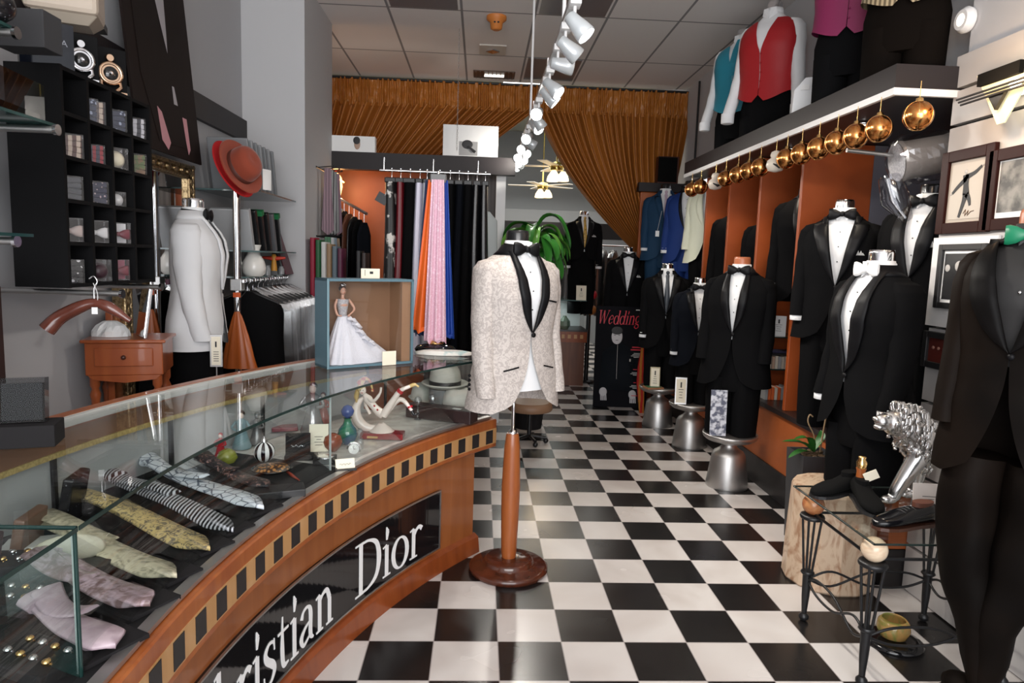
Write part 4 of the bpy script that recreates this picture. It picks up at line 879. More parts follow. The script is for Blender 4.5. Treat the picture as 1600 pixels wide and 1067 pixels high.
# shoes
def shoe(label, loc, rz, m_, laces=False, tree=False, sole=BLACK):
    t = thing('dress_shoe' if laces else 'velvet_slipper', label, 'shoe', loc, rz)
    S = [(0, .022, .035), (.01, .034, .075), (.05, .036, .080), (.09, .037, .066), (.13, .040, .062 if laces else .052), (.18, .046, .048), (.22, .046, .038), (.255, .038, .032), (.28, .022, .025), (.287, .008, .016)]
    rings = []; n = 20
    for y, w_, h in S:
        rings.append([V((w_*sp(math.cos(a), .8), -y, .012+h*.5+h*.5*sp(math.sin(a), .75))) for a in [2*PI*k/n for k in range(n)]])
    open_ = MB().loft(rings, True, (True, True), True); open_.build('upper', m_, t)
    g = MB(); g.slab([(w_*1.06+.002, -y) for y, w_, h in S]+[(-w_*1.06-.002, -y) for y, w_, h in S[::-1]], 0, .013); g.box((0, -.035, .004), (.06, .06, .022)); g.build('sole', sole, t)
    MB().loft([[V((.027*math.cos(a), -.055+.048*math.sin(a), z)) for a in [2*PI*k/16 for k in range(16)]] for z in (.072, .0945)], True, (True, True), True).build('opening', mat('shoe_lining', (.10, .03, .015), .6) if laces else VELV, t)
    if laces:
        for i in range(4): g = MB(); g.tube([(-.022, -.112-.016*i, .070-.003*i), (0, -.116-.016*i, .079-.004*i), (.022, -.112-.016*i, .070-.003*i)], .0025, 6); g.build('lace', BLACK, t)
    if tree:
        MB().loft([[V((.02*k*math.cos(a), -.035+.016*k*math.sin(a), z)) for a in [2*PI*q/14 for q in range(14)]] for z, k in ((.08, 1), (.12, .9), (.135, 1.1))]).build('shoe_tree', CHERRY, t); st_ = bpy.data.objects['shoe_tree']
        MB().lathe([(.019, .135), (.023, .16), (.014, .175), (.018, .185), (.008, .19)], (0, -.035, 0), 16).build('shoe_tree_finial', GOLD, st_)
        MB().box((.03, -.075, .115), (.058, .003, .04), R=Matrix.Rotation(-.5, 3, 'Y')).build('price_card', CREAM, t)
    return t
PAT = mat('patent_leather', (.004, .004, .005), .16, spec=.35)
shoe('black velvet slipper with a wooden shoe tree and price card', (1.70, 2.86, GT+.009), R_(-14), VELV, tree=True)
shoe('black velvet slipper pointing left on the glass table', (1.74, 2.93, GT+.009), R_(-66), VELV)
shoe('shiny black patent laced shoe on the glass table', (1.83, 2.54, GT+.009), R_(-76), PAT, laces=True, sole=mat('leather_sole', (.05, .018, .01), .4))
# silver lion statue: body built as one skin of joined lumps
SILV = mat('polished_silver', (.62, .61, .60), .24, 1, bump=.12, bscale=14)
LX, LY, LZ = 1.93, 2.80, GT+.009
li = thing('silver_lion', 'polished silver lion statue striding left on the glass table', 'statue', (LX, LY, LZ), 0, s=1.1)
g = MB(); g.ball((.09, 0, .24), (.15, .062, .075)); g.ball((.0, 0, .235), (.085, .065, .085)); g.ball((.20, 0, .235), (.07, .06, .08)); g.tube([(0, 0, .25), (-.08, 0, .30)], [.07, .06], 14)
for (x, y, x1, x2, x3) in ((-.02, -.035, -.06, -.10, -.125), (.0, .035, .02, .02, -.005)): g.tube(smooth_pts([(x, y, .20), (x1, y, .13), (x2, y, .055), (x2-.01, y, .02)], 4), [.04-.0016*k for k in range(13)], 12); g.ball((x2-.03, y, .016), (.034, .022, .018), 12, 8)
for (x, y, d) in ((.21, -.035, -.04), (.20, .035, .04)): g.tube(smooth_pts([(x, y, .22), (x-.03+d, y, .15), (x+.03+d, y, .085), (x+d, y, .02)], 4), [.05-.0025*k for k in range(13)], 12); g.ball((x+d-.025, y, .016), (.036, .022, .018), 12, 8)
g.tube(smooth_pts([(.26, 0, .26), (.32, 0, .22), (.31, 0, .12), (.35, 0, .08)], 5), .010, 8); g.ball((-.115, 0, .315), (.05, .048, .052), 14, 10)
o = g.build('body', mat('silver_smooth', (.62, .61, .60), .26, 1), li); rm = o.modifiers.new('skin', 'REMESH'); rm.mode = 'VOXEL'; rm.voxel_size = .005; rm.use_smooth_shade = True; sm_ = o.modifiers.new('s', 'SMOOTH'); sm_.iterations = 6
g = MB(); g.ball((-.155, 0, .320), (.040, .030, .032), 16, 10); g.ball((-.168, 0, .298), (.030, .022, .014), 12, 8); g.ball((-.192, 0, .330), (.012, .016, .010), 12, 8)
for sy in (-1, 1): g.ball((-.155, sy*.024, .345), (.012, .008, .008), 8, 6); g.ball((-.10, sy*.045, .370), (.014, .010, .018), 10, 6)
g.build('muzzle', mat('silver_smooth', (.62, .61, .60), .26, 1), li)
g = MB(); q = random.Random(9)
for k in range(210):
    u = q.random(); a = q.uniform(0, 2*PI); cx_ = lerp(-.125, .03, u); cz = lerp(.335, .22, u); rr = lerp(.055, .105, min(1, u*1.6))*(1 if u < .85 else .9)
    c = V((cx_+q.uniform(-.02, .02), rr*.72*math.cos(a), cz+rr*math.sin(a)+.01)); tw = q.choice((-1, 1)); P = []
    for j in range(7):
        t_ = j/6; ang = tw*t_*3.6; P.append(c+V((.018*t_+.010*math.cos(ang), .010*math.sin(ang)*math.sin(a)+.006*math.cos(a), -.030*t_+.010*math.sin(ang))))
    g.tube(P, [.006, .0075, .0075, .007, .006, .0045, .002], 6)
g.build('mane', SILV, li)
card('white silver-lion price sign on the glass table', (1.90, 2.66, GT+.009), .135, .12, -.12, mat('sign_pink_white', (.68, .62, .58), .6), lean=.12, foot=False)
# onyx bowl on a low black plate
p = PX(1392, 968, Z=.03)
t = thing('onyx_bowl', 'green and amber onyx bowl on the floor under the side table', 'bowl', (1.84, 2.72, .021))
MB().lathe([(.03, 0), (.055, .012), (.068, .045), (.062, .075), (.048, .09), (.045, .085), (.056, .07), (.05, .03), (.01, .015)], n=28, sy=1).build('bowl', mat('onyx', (.38, .22, .07), .15, two=(.16, .2, .05), tex='noise', scale=9, dist=2, lo=.45, hi=.65), t)
tag(MB().lathe([(.12, 0), (.125, .012), (.10, .020)], (1.84, 2.72, 0), 28).build('black_plate', BLACKGLOSS, None), 'round black plate on the floor under the onyx bowl', 'plate')
# low upholstered stool seen behind the dress form
p = PX(828, 640, Z=.30); t = thing('wheeled_stool', 'tan topped low stool on casters behind the brocade jacket', 'stool', (p.x, p.y, 0))
MB().lathe([(.19, .30), (.20, .315), (.195, .36), (.17, .375)], n=30).build('seat', mat('tan_vinyl', (.25, .14, .08), .5), t); MB().cyl((0, 0, .06), (0, 0, .30), .02).build('column', IRON, t)
for k in range(5):
    a = k*2*PI/5; f = MB(); f.cyl((0, 0, .07), (.15*math.cos(a), .15*math.sin(a), .05), .014, 8); f.ball((.15*math.cos(a), .15*math.sin(a), .024), .024, 10, 8); f.build('caster_leg', IRON, t)
# price tag on the teal navy suit, hanging cable
p = PX(1027, 365, Y=7.28); t = thing('price_tag', 'white price tag hanging on the teal navy suit', 'price tag', tuple(p)); MB().box((0, 0, 0), (.04, .002, .06)).build('tag', PAPER, t); MB().cyl((0, 0, .03), (.03, -.02, .24), .0015, 5).build('string', PAPER, t)
tag(MB().cyl((2.33, 7.6, 2.7), (2.33, 7.6, 3.6), .012, 8).build('cable', IRON, None), 'black cable running down the wall above the loudspeaker', 'cable')
# ---------------------------------------------------------------- left side of the shop
GRV = mat('grey_slat_groove', (.16, .16, .17), .7)
cu = thing('bow_tie_cubby', 'black wooden cubby of twenty compartments mounted on chrome brackets', 'cubby shelf', (0, 0, 0))
X0, X1, Y0, Y1, Z0, Z1 = -1.69, -1.50, 2.57, 3.235, 1.452, 2.24
RH = (Z1-Z0-.015)/5; CWD = (Y1-Y0-.015)/4
MB().bb((X0, Y0, Z0), (X0+.008, Y1, Z1)).build('back_panel', BLACKW, cu)
for k in range(6): MB().bb((X0, Y0, Z0+RH*k), (X1, Y1, Z0+RH*k+.014)).build('shelf_board', BLACKW, cu)
for k in range(5): MB().bb((X0-.001, Y0+CWD*k-.002, Z0-.001), (X1+.001, Y0+CWD*k+.014, Z1+.001)).build('upright_board', BLACKW, cu)
def bracket(label, y, z, x1=-1.33, x0=XL):
    t = thing('chrome_bracket', label, 'bracket', (x0, y, z), 0, 'chrome wall brackets')
    MB().cyl((0, 0, 0), (x1-x0, 0, 0), .011, 14).build('arm', STEEL, t); MB().cyl((x1-x0-.004, 0, 0), (x1-x0+.006, 0, 0), .017, 18).build('end_cap', CHROME, t)
bracket('chrome bracket under the near end of the black cubby', 2.66, 1.43, -1.36); bracket('chrome bracket under the far end of the black cubby', 3.2, 1.43, -1.46)
bracket('chrome bracket holding the upper glass shelf', PX(88, 203, X=-1.30).y, PX(88, 203, X=-1.30).z, -1.30); bracket('topmost chrome bracket in the upper left corner', PX(36, 52, X=-1.30).y, PX(36, 52, X=-1.30).z, -1.32); bracket('chrome bracket holding the lower glass shelf with the white shirt', PX(30, 377, X=-1.33).y, PX(30, 377, X=-1.33).z, -1.34)
def glass_shelf(label, x, y, z, ln=.6, wd=.3): tag(MB().bb((XL, y-ln+.03, z), (x, y+.05, z+.009)).build('glass_shelf', mat('shelf_glass', (.015, .05, .045), .1, spec=.6), None), label, 'shelf')
p = PX(88, 203, X=-1.30); glass_shelf('upper left glass shelf carrying a clear box', -1.32, p.y, p.z+.014); q1 = p
p = PX(36, 52, X=-1.30); glass_shelf('topmost glass shelf in the upper left corner', -1.34, p.y, p.z+.014); q0 = p
p = PX(30, 377, X=-1.33); glass_shelf('lower left glass shelf carrying a white shirt', -1.32, p.y, p.z+.014); q2 = p
BEAD = mat('beaded_black', (.22, .23, .26), .25, two=(.008, .008, .010), tex='voronoi', scale=60, lo=.08, hi=.14)
t = thing('beaded_bag', 'black beaded garment bundle on the topmost glass shelf', 'bag', (-1.44, q0.y-.06, q0.z+.023)); g = MB(); g.ball((0, 0, .09), (.12, .10, .09)); g.ball((.06, .05, .05), (.06, .07, .05)); g.build('bundle', BEAD, t)
t = thing('acrylic_tie_box', 'long clear acrylic box on the upper left glass shelf', 'display box', (-1.43, q1.y-.10, q1.z+.023), .12)
MB().box((0, -.02, .055), (.20, .26, .11)).build('box', glass('smoky_acrylic', (.45, .45, .46), 2.5), t); MB().box((0, -.02, .012), (.18, .24, .02)).build('insert', CHARCOAL, t)
t = thing('white_ceramic_shoe', 'white crumpled scarf in plastic at the left edge of the upper glass shelf', 'scarf', (-1.40, q1.y-.28, q1.z+.10))
g = MB()
for k in range(7): g.ball((.03*math.sin(k*2.1), .03*math.cos(k*1.7), -.06+.03*k), (.05, .05, .03), 12, 8)
g.build('scarf', mat('ivory_silk', (.5, .46, .42), .35), t); g = MB(); g.ball((0, 0, .02), (.075, .075, .13), 14, 10); g.build('plastic_wrap', CELLO, t)
bpy.data.objects['white_ceramic_shoe'].name = 'wrapped_scarf'
t = thing('grey_box', 'plain grey cardboard box behind the upper left bracket', 'box', (-1.52, 2.44, 2.245)); MB().box((0, 0, .06), (.16, .10, .12)).build('carton', mat('grey_carton', (.05, .05, .053), .7, spec=.2), t, bevel=.002)
# white shirt hanging over the lower shelf
p = PX(4, 372, X=-1.36)
g = MB(); rings = []
for i in range(12):
    f = i/11; z = p.z+.02+f*.30; k = (1-f**1.5*.75)
    rings.append([V((-1.45+.10*k*math.cos(a)*(1+.1*math.cos(5*a)), q2.y-.17+.145*k*math.sin(a)*(1+.06*math.cos(7*a)), z)) for a in [2*PI*m/28 for m in range(28)]])
g.loft(rings); tag(g.build('shirt', DINNER, None), 'white shirt standing on the lower left glass shelf', 'shirt')
# dark wooden post at the far left
struct('trim_14', MB().bb((XL, 2.12, .5), (-1.52, 2.24, 1.47)), mat('dark_red_wood', (.022, .008, .007), .4))
# beige machine above the cubby
t = thing('beige_machine', 'beige plastic appliance hanging above the black cubby', 'appliance', tuple(PX(102, 20, Y=3.0)), .35)
BG = mat('beige_plastic', (.50, .42, .34), .45)
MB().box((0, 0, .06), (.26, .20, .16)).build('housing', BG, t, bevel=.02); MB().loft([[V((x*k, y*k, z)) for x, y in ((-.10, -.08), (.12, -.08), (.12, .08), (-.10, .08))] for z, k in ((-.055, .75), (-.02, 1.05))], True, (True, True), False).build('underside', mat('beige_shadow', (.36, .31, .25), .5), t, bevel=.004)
MB().bb((-.30, .10, -.01), (.12, .22, .02)).build('mount_arm', BLACK, t)
# contents of the cubby
def bow_box(label, px, kind, m_, m2=None, s=1):
    p = PX(*px, X=-1.535); k = round((p.z-.05-Z0)/RH); zb = Z0+RH*max(0, min(4, int((p.z-Z0)/RH)))+.0145
    ck = max(0, min(3, int((p.y-Y0)/CWD))); yl, yh = Y0+CWD*ck+.062, Y0+CWD*(ck+1)-.048
    y = min(max(p.y, yl), yh)
    t = thing('bow_tie_box', label, 'bow tie box', (-1.548, y, zb), .80, 'boxed bow ties in the cubby')
    S = .088*s; MB().box((0, .0, S/2), (S, .05, S)).build('clear_box', CELLO, t)
    if kind == 'bow': g = MB(); bow(g, (0, .0, S*.45), .62*s); g.build('bow', m_, t); MB().box((0, .022, S/2), (S*.92, .003, S*.92)).build('card', m2 or CHARCOAL, t)
    elif kind == 'ball': MB().ball((0, 0, S*.45), S*.42, 18, 12).build('cloth', m_, t)
    else:
        g = MB()
        for i in range(4):
            a = .5-.25*i; g.box((0, -.012-.002*(i % 2), S*(.16+.22*i)), (S*.92, .012, S*.24), R=Matrix.Rotation(a*.35, 3, 'Y'))
        g.build('folded_cloth', m_, t, bevel=.004)
NVD = mat('navy_dotted_silk', (.35, .40, .52), .35, two=(.012, .018, .05), tex='voronoi', scale=55, lo=.25, hi=.33)
BST = mat('brown_cream_stripe', (.55, .44, .34), .35, two=(.07, .018, .010), tex='wave', scale=11, dist=2, lo=.45, hi=.5)
RST = mat('crimson_stripe', (.30, .008, .02), .35, two=(.02, .02, .05), tex='wave', scale=12, dist=1, lo=.4, hi=.5)
CMO = mat('camouflage_silk', (.10, .15, .05), .5, two=(.22, .13, .07), tex='noise', scale=38, lo=.45, hi=.55)
NVM = mat('navy_confetti_silk', (.5, .4, .4), .35, two=(.012, .016, .05), tex='voronoi', scale=70, lo=.2, hi=.28)
BWD = mat('black_white_dot_silk', (.7, .7, .7), .35, two=(.01, .01, .01), tex='voronoi', scale=48, lo=.28, hi=.32)
GWS = mat('grey_white_stripe', (.6, .6, .62), .35, two=(.02, .02, .03), tex='wave', scale=9, dist=2, lo=.45, hi=.5)
WSK = mat('white_silk', (.72, .72, .70), .35); CSK = mat('cream_silk', (.66, .60, .46), .4); PSK = mat('blush_silk', (.5, .40, .36), .4); BUR = mat('burgundy_silk', (.17, .006, .025), .35)
for a in (('navy dotted pocket silk boxed in the top left compartment', (124, 165), 'cl', NVD), ('brown and cream striped silk boxed in the second top compartment', (155, 180), 'cl', BST), ('navy dotted silk boxed in the third top compartment', (190, 190), 'cl', NVD), ('grey and white striped silk boxed in the last top compartment', (220, 206), 'cl', GWS),
          ('brown and cream striped silk boxed below the top left compartment', (114, 232), 'cl', BST), ('crimson striped silk boxed in the second row', (150, 242), 'cl', RST, None, .85), ('cream silk bow boxed in the second row', (188, 252), 'ball', CSK), ('green camouflage silk boxed at the end of the second row', (226, 260), 'cl', CMO),
          ('plain charcoal silk boxed at the left of the middle row', (112, 300), 'cl', mat('charcoal_silk', (.05, .055, .065), .35)), ('navy confetti silk boxed in the middle row', (155, 303), 'cl', NVM), ('small white ball of silk in the middle row', (186, 300), 'ball', WSK, None, .7),
          ('blush satin bow tie boxed at the left of the fourth row', (112, 362), 'bow', PSK), ('white satin bow tie boxed in the fourth row', (153, 366), 'bow', WSK), ('burgundy bow tie on a white card in the fourth row', (190, 368), 'bow', BUR, PAPER),
          ('black and white dotted silk boxed in the bottom left compartment', (114, 430), 'cl', BWD), ('dark plum silk rosette in the bottom row', (158, 426), 'ball', mat('plum_dark', (.04, .018, .025), .4)), ('burgundy silk boxed in the bottom row', (187, 428), 'bow', BUR, mat('burg_card', (.28, .05, .09), .5))): bow_box(*a)
# ornate stud displays on top
def stud_display(label, px, m_, sc, y):
    p = PX(*px, X=-1.56); t = thing('stud_display', label, 'jewellery display', (-1.575, y, Z1+.001), .75, 'ornate metal displays on the cubby')
    MB().box((0, .03, .085*sc), (.12*sc, .03, .17*sc)).build('backing_box', BLACKW, t, bevel=.004)
    g = MB(); Mx = Matrix.Translation((0, 0, .075*sc)) @ Matrix.Rotation(PI/2, 4, 'X')
    g.lathe([(.030*sc, 0), (.040*sc, .0), (.042*sc, .012), (.034*sc, .018), (.030*sc, .012)], M=Mx, n=26); g.lathe([(.010*sc, 0), (.016*sc, .002), (.012*sc, .01)], M=Matrix.Translation((0, 0, .130*sc)) @ Matrix.Rotation(PI/2, 4, 'X'), n=16)
    for sx in (-1, 1): g.tube([(sx*.030*sc, -.005, .05*sc), (sx*.032*sc, -.01, .03*sc), (sx*.012*sc, -.02, .010*sc)], .006*sc, 8)
    g.box((0, -.025, .006), (.09*sc, .03, .008)); g.build('metal_mount', m_, t)
    MB().lathe([(.031*sc, .006), (.02*sc, .016), (.004, .018)], M=Mx, n=24).build('dark_stone', mat('dark_stone', (.02, .02, .02), .12), t)
    MB().lathe([(.008*sc, .017), (.004, .022)], M=Mx, n=12).build('centre_stud', CHROME, t)
stud_display('round silver stud display on the cubby, the left one', (150, 90), CHROME, 1.1, 2.84)
stud_display('round gold stud display on the cubby, beside the tall poster', (195, 110), mat('rose_gold', (.75, .52, .36), .25, 1), 1.15, 3.05)
p = PX(88, 82, X=-1.6); t = thing('black_book', 'glossy black box with silver lettering on top of the cubby', 'book', (-1.60, 2.665, Z1+.001), .75)
MB().box((0, 0, .085), (.17, .03, .17)).build('cover', mat('gloss_black_blue', (.006, .008, .014), .08), t)
font_text('SINATRA', .032, mat('silver_ink', (.3, .32, .36), .4), t, (0, -.0165, .09))
# tall poster leaning on the wall, over the gilt mirror
A = PX(318, 258, X=-1.70); B_ = PX(236, 240, X=-1.70); B_ = V((-1.70, B_.y-.1, A.z)); Cc = PX(296, -14, X=-1.78); D_ = PX(184, -20, X=-1.78)
hC = Cc.z+.05; tx = lambda a, x: V((x, a, 0))
pA, pB = V((-1.71, A.y, A.z)), V((-1.71, B_.y, A.z)); pC, pD = V((-1.80, A.y-.02, hC)), V((-1.80, B_.y-.02, hC))
t = thing('fashion_poster', 'tall dark poster of a man in a black suit leaning above the gilt mirror', 'poster', tuple(pB)); o = V(pB)
W_ = (pA-pB); H_ = (pD-pB); nn = W_.cross(H_).normalized(); nn = nn if nn.x > 0 else -nn
MB().quad(pB-o, pA-o, pC-o, pD-o, .012 if W_.cross(H_).x > 0 else -.012).build('board', mat('poster_brown_black', (.013, .008, .007), .6, spec=.15), t)
def pq(u, v, e=.003): return W_*u+H_*v+nn*e
def ppoly(name, pts, m_, e=.003): g = MB(); P = [pq(*q, e) for q in pts]; n = len(P); g.add(P+[p+nn*.001 for p in P], [list(range(n)), list(range(2*n-1, n-1, -1))]+[(i, (i+1) % n, (i+1) % n+n, i+n) for i in range(n)]); return g.build(name, m_, t)
SKIN = mat('print_skin', (.45, .23, .17), .5); PINK = mat('print_pink', (.50, .24, .27), .5)
ppoly('man_suit', [(.12, .95), (.30, 1.0), (.72, 1.0), (.86, .85), (.84, .30), (.80, .06), (.30, .05), (.14, .35)], mat('print_black', (.011, .007, .006), .6, spec=.15), .0015)
ppoly('man_face', [(.36, .998), (.42, .93), (.52, .88), (.60, .89), (.66, .95), (.67, .998)], SKIN)
ppoly('man_shirt', [(.40, .96), (.49, .86), (.60, .87), (.62, .80), (.60, .62), (.585, .52), (.52, .66)], mat('print_grey', (.36, .34, .36), .5), .0035)
ppoly('man_shirt', [(.60, .36), (.63, .36), (.66, .27), (.60, .27)], mat('print_grey', (.36, .34, .36), .5))
ppoly('man_hand', [(.32, .22), (.38, .20), (.47, .06), (.42, .02), (.34, .06)], PINK); ppoly('man_hand', [(.72, .22), (.79, .22), (.80, .06), (.76, .03), (.74, .09)], PINK)
# gilt mirror
yA, yB = PX(213, 500, X=-1.78).y-.14, A.y+.03; zt_ = A.z-.005; zb_ = .72
t = thing('gilt_mirror', 'tall mirror in an ornate gilt frame on the left wall', 'mirror', (-1.80, (yA+yB)/2, zb_)); hw = (yB-yA)/2; hh = zt_-zb_
GILT = mat('antique_gilt', (.42, .31, .17), .32, .9, two=(.12, .08, .04), tex='noise', scale=60, lo=.4, hi=.65, bump=.4, bscale=60)
g = MB(); f = .085
for sy in (-1, 1): g.box((0, sy*(hw-f/2), hh/2), (.05, f, hh)); g.cyl((.028, sy*(hw-.015), 0), (.028, sy*(hw-.015), hh), .012); g.cyl((.028, sy*(hw-f+.012), f), (.028, sy*(hw-f+.012), hh-f), .009)
for z in (f/2, hh-f/2): g.box((0, 0, z), (.05, 2*hw, f)); g.cyl((.028, -hw, z+.028), (.028, hw, z+.028), .012); g.cyl((.028, -hw+f, z-.03), (.028, hw-f, z-.03), .009)
for k in range(26):
    z = .05+k*(hh-.1)/25
    for sy in (-1, 1): g.ball((.03, sy*(hw-.045), z), (.012, .020, .026), 8, 6)
for k in range(9):
    y = -hw+.08+k*(2*hw-.16)/8
    for z in (.045, hh-.045): g.ball((.03, y, z), (.014, .034, .020), 8, 6)
g.build('frame', GILT, t); MB().box((.005, 0, hh/2), (.01, 2*(hw-f), hh-2*f)).build('mirror_glass', mat('mirror_silver', (.75, .76, .77), .02, 1), t)
# chrome pole and shelves beside the pilaster
PXX, PYY = -1.52, 4.42
pt_, pb_ = PX(366, 276, Y=PYY), PX(383, 590, Y=PYY)
t = thing('chrome_garment_stand', 'chrome upright pole with a clamp and horizontal rail beside the pilaster', 'garment rack', (pt_.x+.01, PYY, 0))
MB().cyl((0, 0, 0), (0, 0, pt_.z+.05), .024, 20).build('upright', CHROME, t); MB().box((0, 0, PX(375, 445, Y=PYY).z), (.07, .07, .075)).build('clamp', STEEL, t, bevel=.004)
zr = PX(420, 437, Y=4.8).z
MB().cyl((.03, 0, zr), (.035, .98, zr), .012).build('rail', CHROME, t); MB().lathe([(.20, 0), (.20, .015), (.03, .03)], n=24).build('base', STEEL, t)
RX = pt_.x+.045
def shelf3(lab, ya, yb, py, xr=-1.43, pxx=400): z = PX(pxx, py, Y=4.9).z; tag(MB().bb((XL, ya, z), (xr, yb, z+.01)).build('glass_shelf', mat('shelf_glass2', (.10, .16, .16), .08, spec=.6), None), lab, 'shelf'); return z+.010
zs1 = shelf3('upper glass shelf beside the pilaster holding grey folders', 4.55, 5.4, 306); zs2 = shelf3('middle glass shelf beside the pilaster holding slanted binders', 4.55, 5.4, 394); zs3 = shelf3('lowest dark shelf beside the pilaster holding a white pitcher', 4.50, 5.45, 432, -1.50)
for i in range(7):
    y = 4.66+i*.09; t = thing('shirt_folder', 'grey wrapped shirt leaning %s on the upper glass shelf' % ['nearest', 'second', 'third', 'fourth', 'fifth', 'sixth', 'farthest'][i], 'folded shirt', (-1.64, y, zs1), 0, 'wrapped grey shirts on the shelf')
    Mx = Matrix.Rotation(.30, 4, 'X')
    MB().box((0, 0, .17), (.26, .022, .34), Mx).build('shirt', mat('grey_shirt_%d' % (i % 2), (.20+.06*(i % 2), .21+.06*(i % 2), .22+.06*(i % 2)), .5), t, bevel=.008); MB().box((0, -.013, .27), (.11, .006, .07), Mx).build('collar', mat('grey_shirt_1', (.26, .27, .28), .5), t, bevel=.003)
BIN = [('silver_binder', (.35, .36, .37)), ('black_binder', (.012, .012, .013)), ('green_black_binder', (.01, .10, .03)), ('black_binder', (.012, .012, .013)), ('grey_binder', (.12, .12, .13)), ('green_black_binder', (.01, .10, .03))]
for i, (n_, c) in enumerate(BIN):
    y = 4.62+i*.125; t = thing('slanted_binder', ['silver binder leaning nearest the chrome pole', 'black binder leaning second from the chrome pole', 'black binder with green top edge, nearer one', 'black binder leaning after the green topped one', 'grey binder leaning near the end of the middle shelf', 'black binder with green top edge, farther one'][i], 'binder', (-1.62, y, zs2), 0, 'binders on the middle shelf')
    Mx = Matrix.Rotation(.32, 4, 'X'); MB().box((0, 0, .14), (.25, .045, .28), Mx).build('cover', mat('binder_black' if 'black' in n_ else n_, (.012, .012, .013) if 'black' in n_ else c, .25), t, bevel=.006)
    if 'green' in n_: MB().box((0, 0, .27), (.26, .05, .035), Mx).build('green_edge', mat('green_tape', (.01, .16, .05), .5), t)
t = thing('maroon_binder', 'tall black and maroon folder leaning past the end of the lowest shelf', 'binder', (-1.50, 5.36, zs3)); MB().box((0, 0, .16), (.05, .22, .34), Matrix.Rotation(-.30, 4, 'Y')).build('cover', BLACK, t, bevel=.01); MB().box((.028, 0, .16), (.006, .20, .34), Matrix.Rotation(-.30, 4, 'Y')).build('maroon_side', mat('maroon', (.09, .008, .02), .4), t)
t = thing('white_pitcher', 'white ceramic pitcher on the lowest shelf beside the chrome pole', 'pitcher', (-1.52, 4.68, zs3), 0, s=.95)
MB().lathe([(.055, 0), (.075, .02), (.082, .06), (.070, .11), (.045, .15), (.038, .18), (.048, .21), (.052, .22), (.046, .215), (.034, .18)], n=28).build('body', mat('white_ceramic', (.72, .70, .66), .2), t); MB().tube(smooth_pts([(-.04, 0, .19), (-.09, 0, .17), (-.095, 0, .11), (-.072, 0, .07)], 5), .008, 8).build('handle', mat('white_ceramic', (.72, .70, .66), .2), t)
t = thing('painted_bird_figure', 'small red, yellow and green carved bird figure beside the white pitcher', 'figurine', (-1.50, 5.06, zs3), .2)
MB().lathe([(.02, 0), (.022, .05), (.016, .10), (.02, .13), (.012, .15)], n=12).build('body', mat('painted_yellow', (.55, .25, .03), .5, two=(.05, .2, .08), tex='wave', scale=30, stretch=(0, 0, 1)), t); g = MB(); g.tube([(-.08, 0, .125), (0, 0, .118), (.08, 0, .125)], [.008, .018, .008], 8); g.build('wings', mat('painted_red', (.5, .03, .01), .5), t)
MB().box((0, 0, .015), (.05, .05, .03)).build('base', BLACK, t)
for lab, y, h in (('small grey jar beside the carved bird', 4.90, .07), ('small grey jar at the end of the lowest shelf', 5.24, .06)): tag(MB().lathe([(.022, 0), (.024, h*.7), (.016, h*.85), (.018, h)], (-1.50, y, zs3), 14).build('jar', mat('grey_glass_jar', (.25, .26, .27), .2), None), lab, 'jar')
# hats on top of the pole
def hat(name, label, c, rot, m_, band, crown=(.10, .12), brim=.17, cat='hat', s=1, group=None, sq=1.18):
    t = thing(name, label, cat, c, 0, group, s); t.rotation_euler = rot
    MB().lathe([(.095, 0), (.094, .05), (.088, .09), (.072, .115), (.045, .125), (.01, .118)], n=34, sy=sq, cap=(False, True)).build('crown', m_, t)
    MB().lathe([(.093, .0), (brim*.75, -.006), (brim, .014), (brim+.003, .017), (brim-.004, .022), (brim*.75, .003), (.093, .008)], n=40, sy=sq*.96, cap=(False, False)).build('brim', m_, t)
    if band: MB().lathe([(.0965, .006), (.0965, .034), (.093, .036)], n=34, sy=sq, cap=(False, False)).build('hat_band', band, t)
    return t
ph = PX(383, 250, Y=4.38)
hat('felt_hat', 'rust brown felt hat hung on the top of the chrome pole', (PX(374, 262, Y=4.36).x, 4.36, PX(374, 262, Y=4.36).z), tuple(V((.80, -.38, .40)).to_track_quat('Z', 'Y').to_euler()), mat('rust_felt', (.23, .035, .012), .85, sheen=.2), mat('dark_rust_band', (.07, .015, .008), .6), brim=.155)
hat('felt_hat', 'bright red felt hat tucked behind the rust brown hat', (PX(362, 266, Y=4.42).x, 4.42, PX(362, 266, Y=4.42).z), tuple(V((.80, -.25, .40)).to_track_quat('Z', 'Y').to_euler()), mat('red_felt', (.48, .008, .010), .85), None, brim=.165)
t = thing('white_paper_roll', 'curved white card beside the rust brown hat', 'card', (pt_.x+.15, 4.5, zs1)); MB().loft([[V((.0+.03*math.sin(k*.35), .02*k, z)) for k in range(5)] for z in (0.0, .13)], False).build('card', PAPER, t, mods=None)
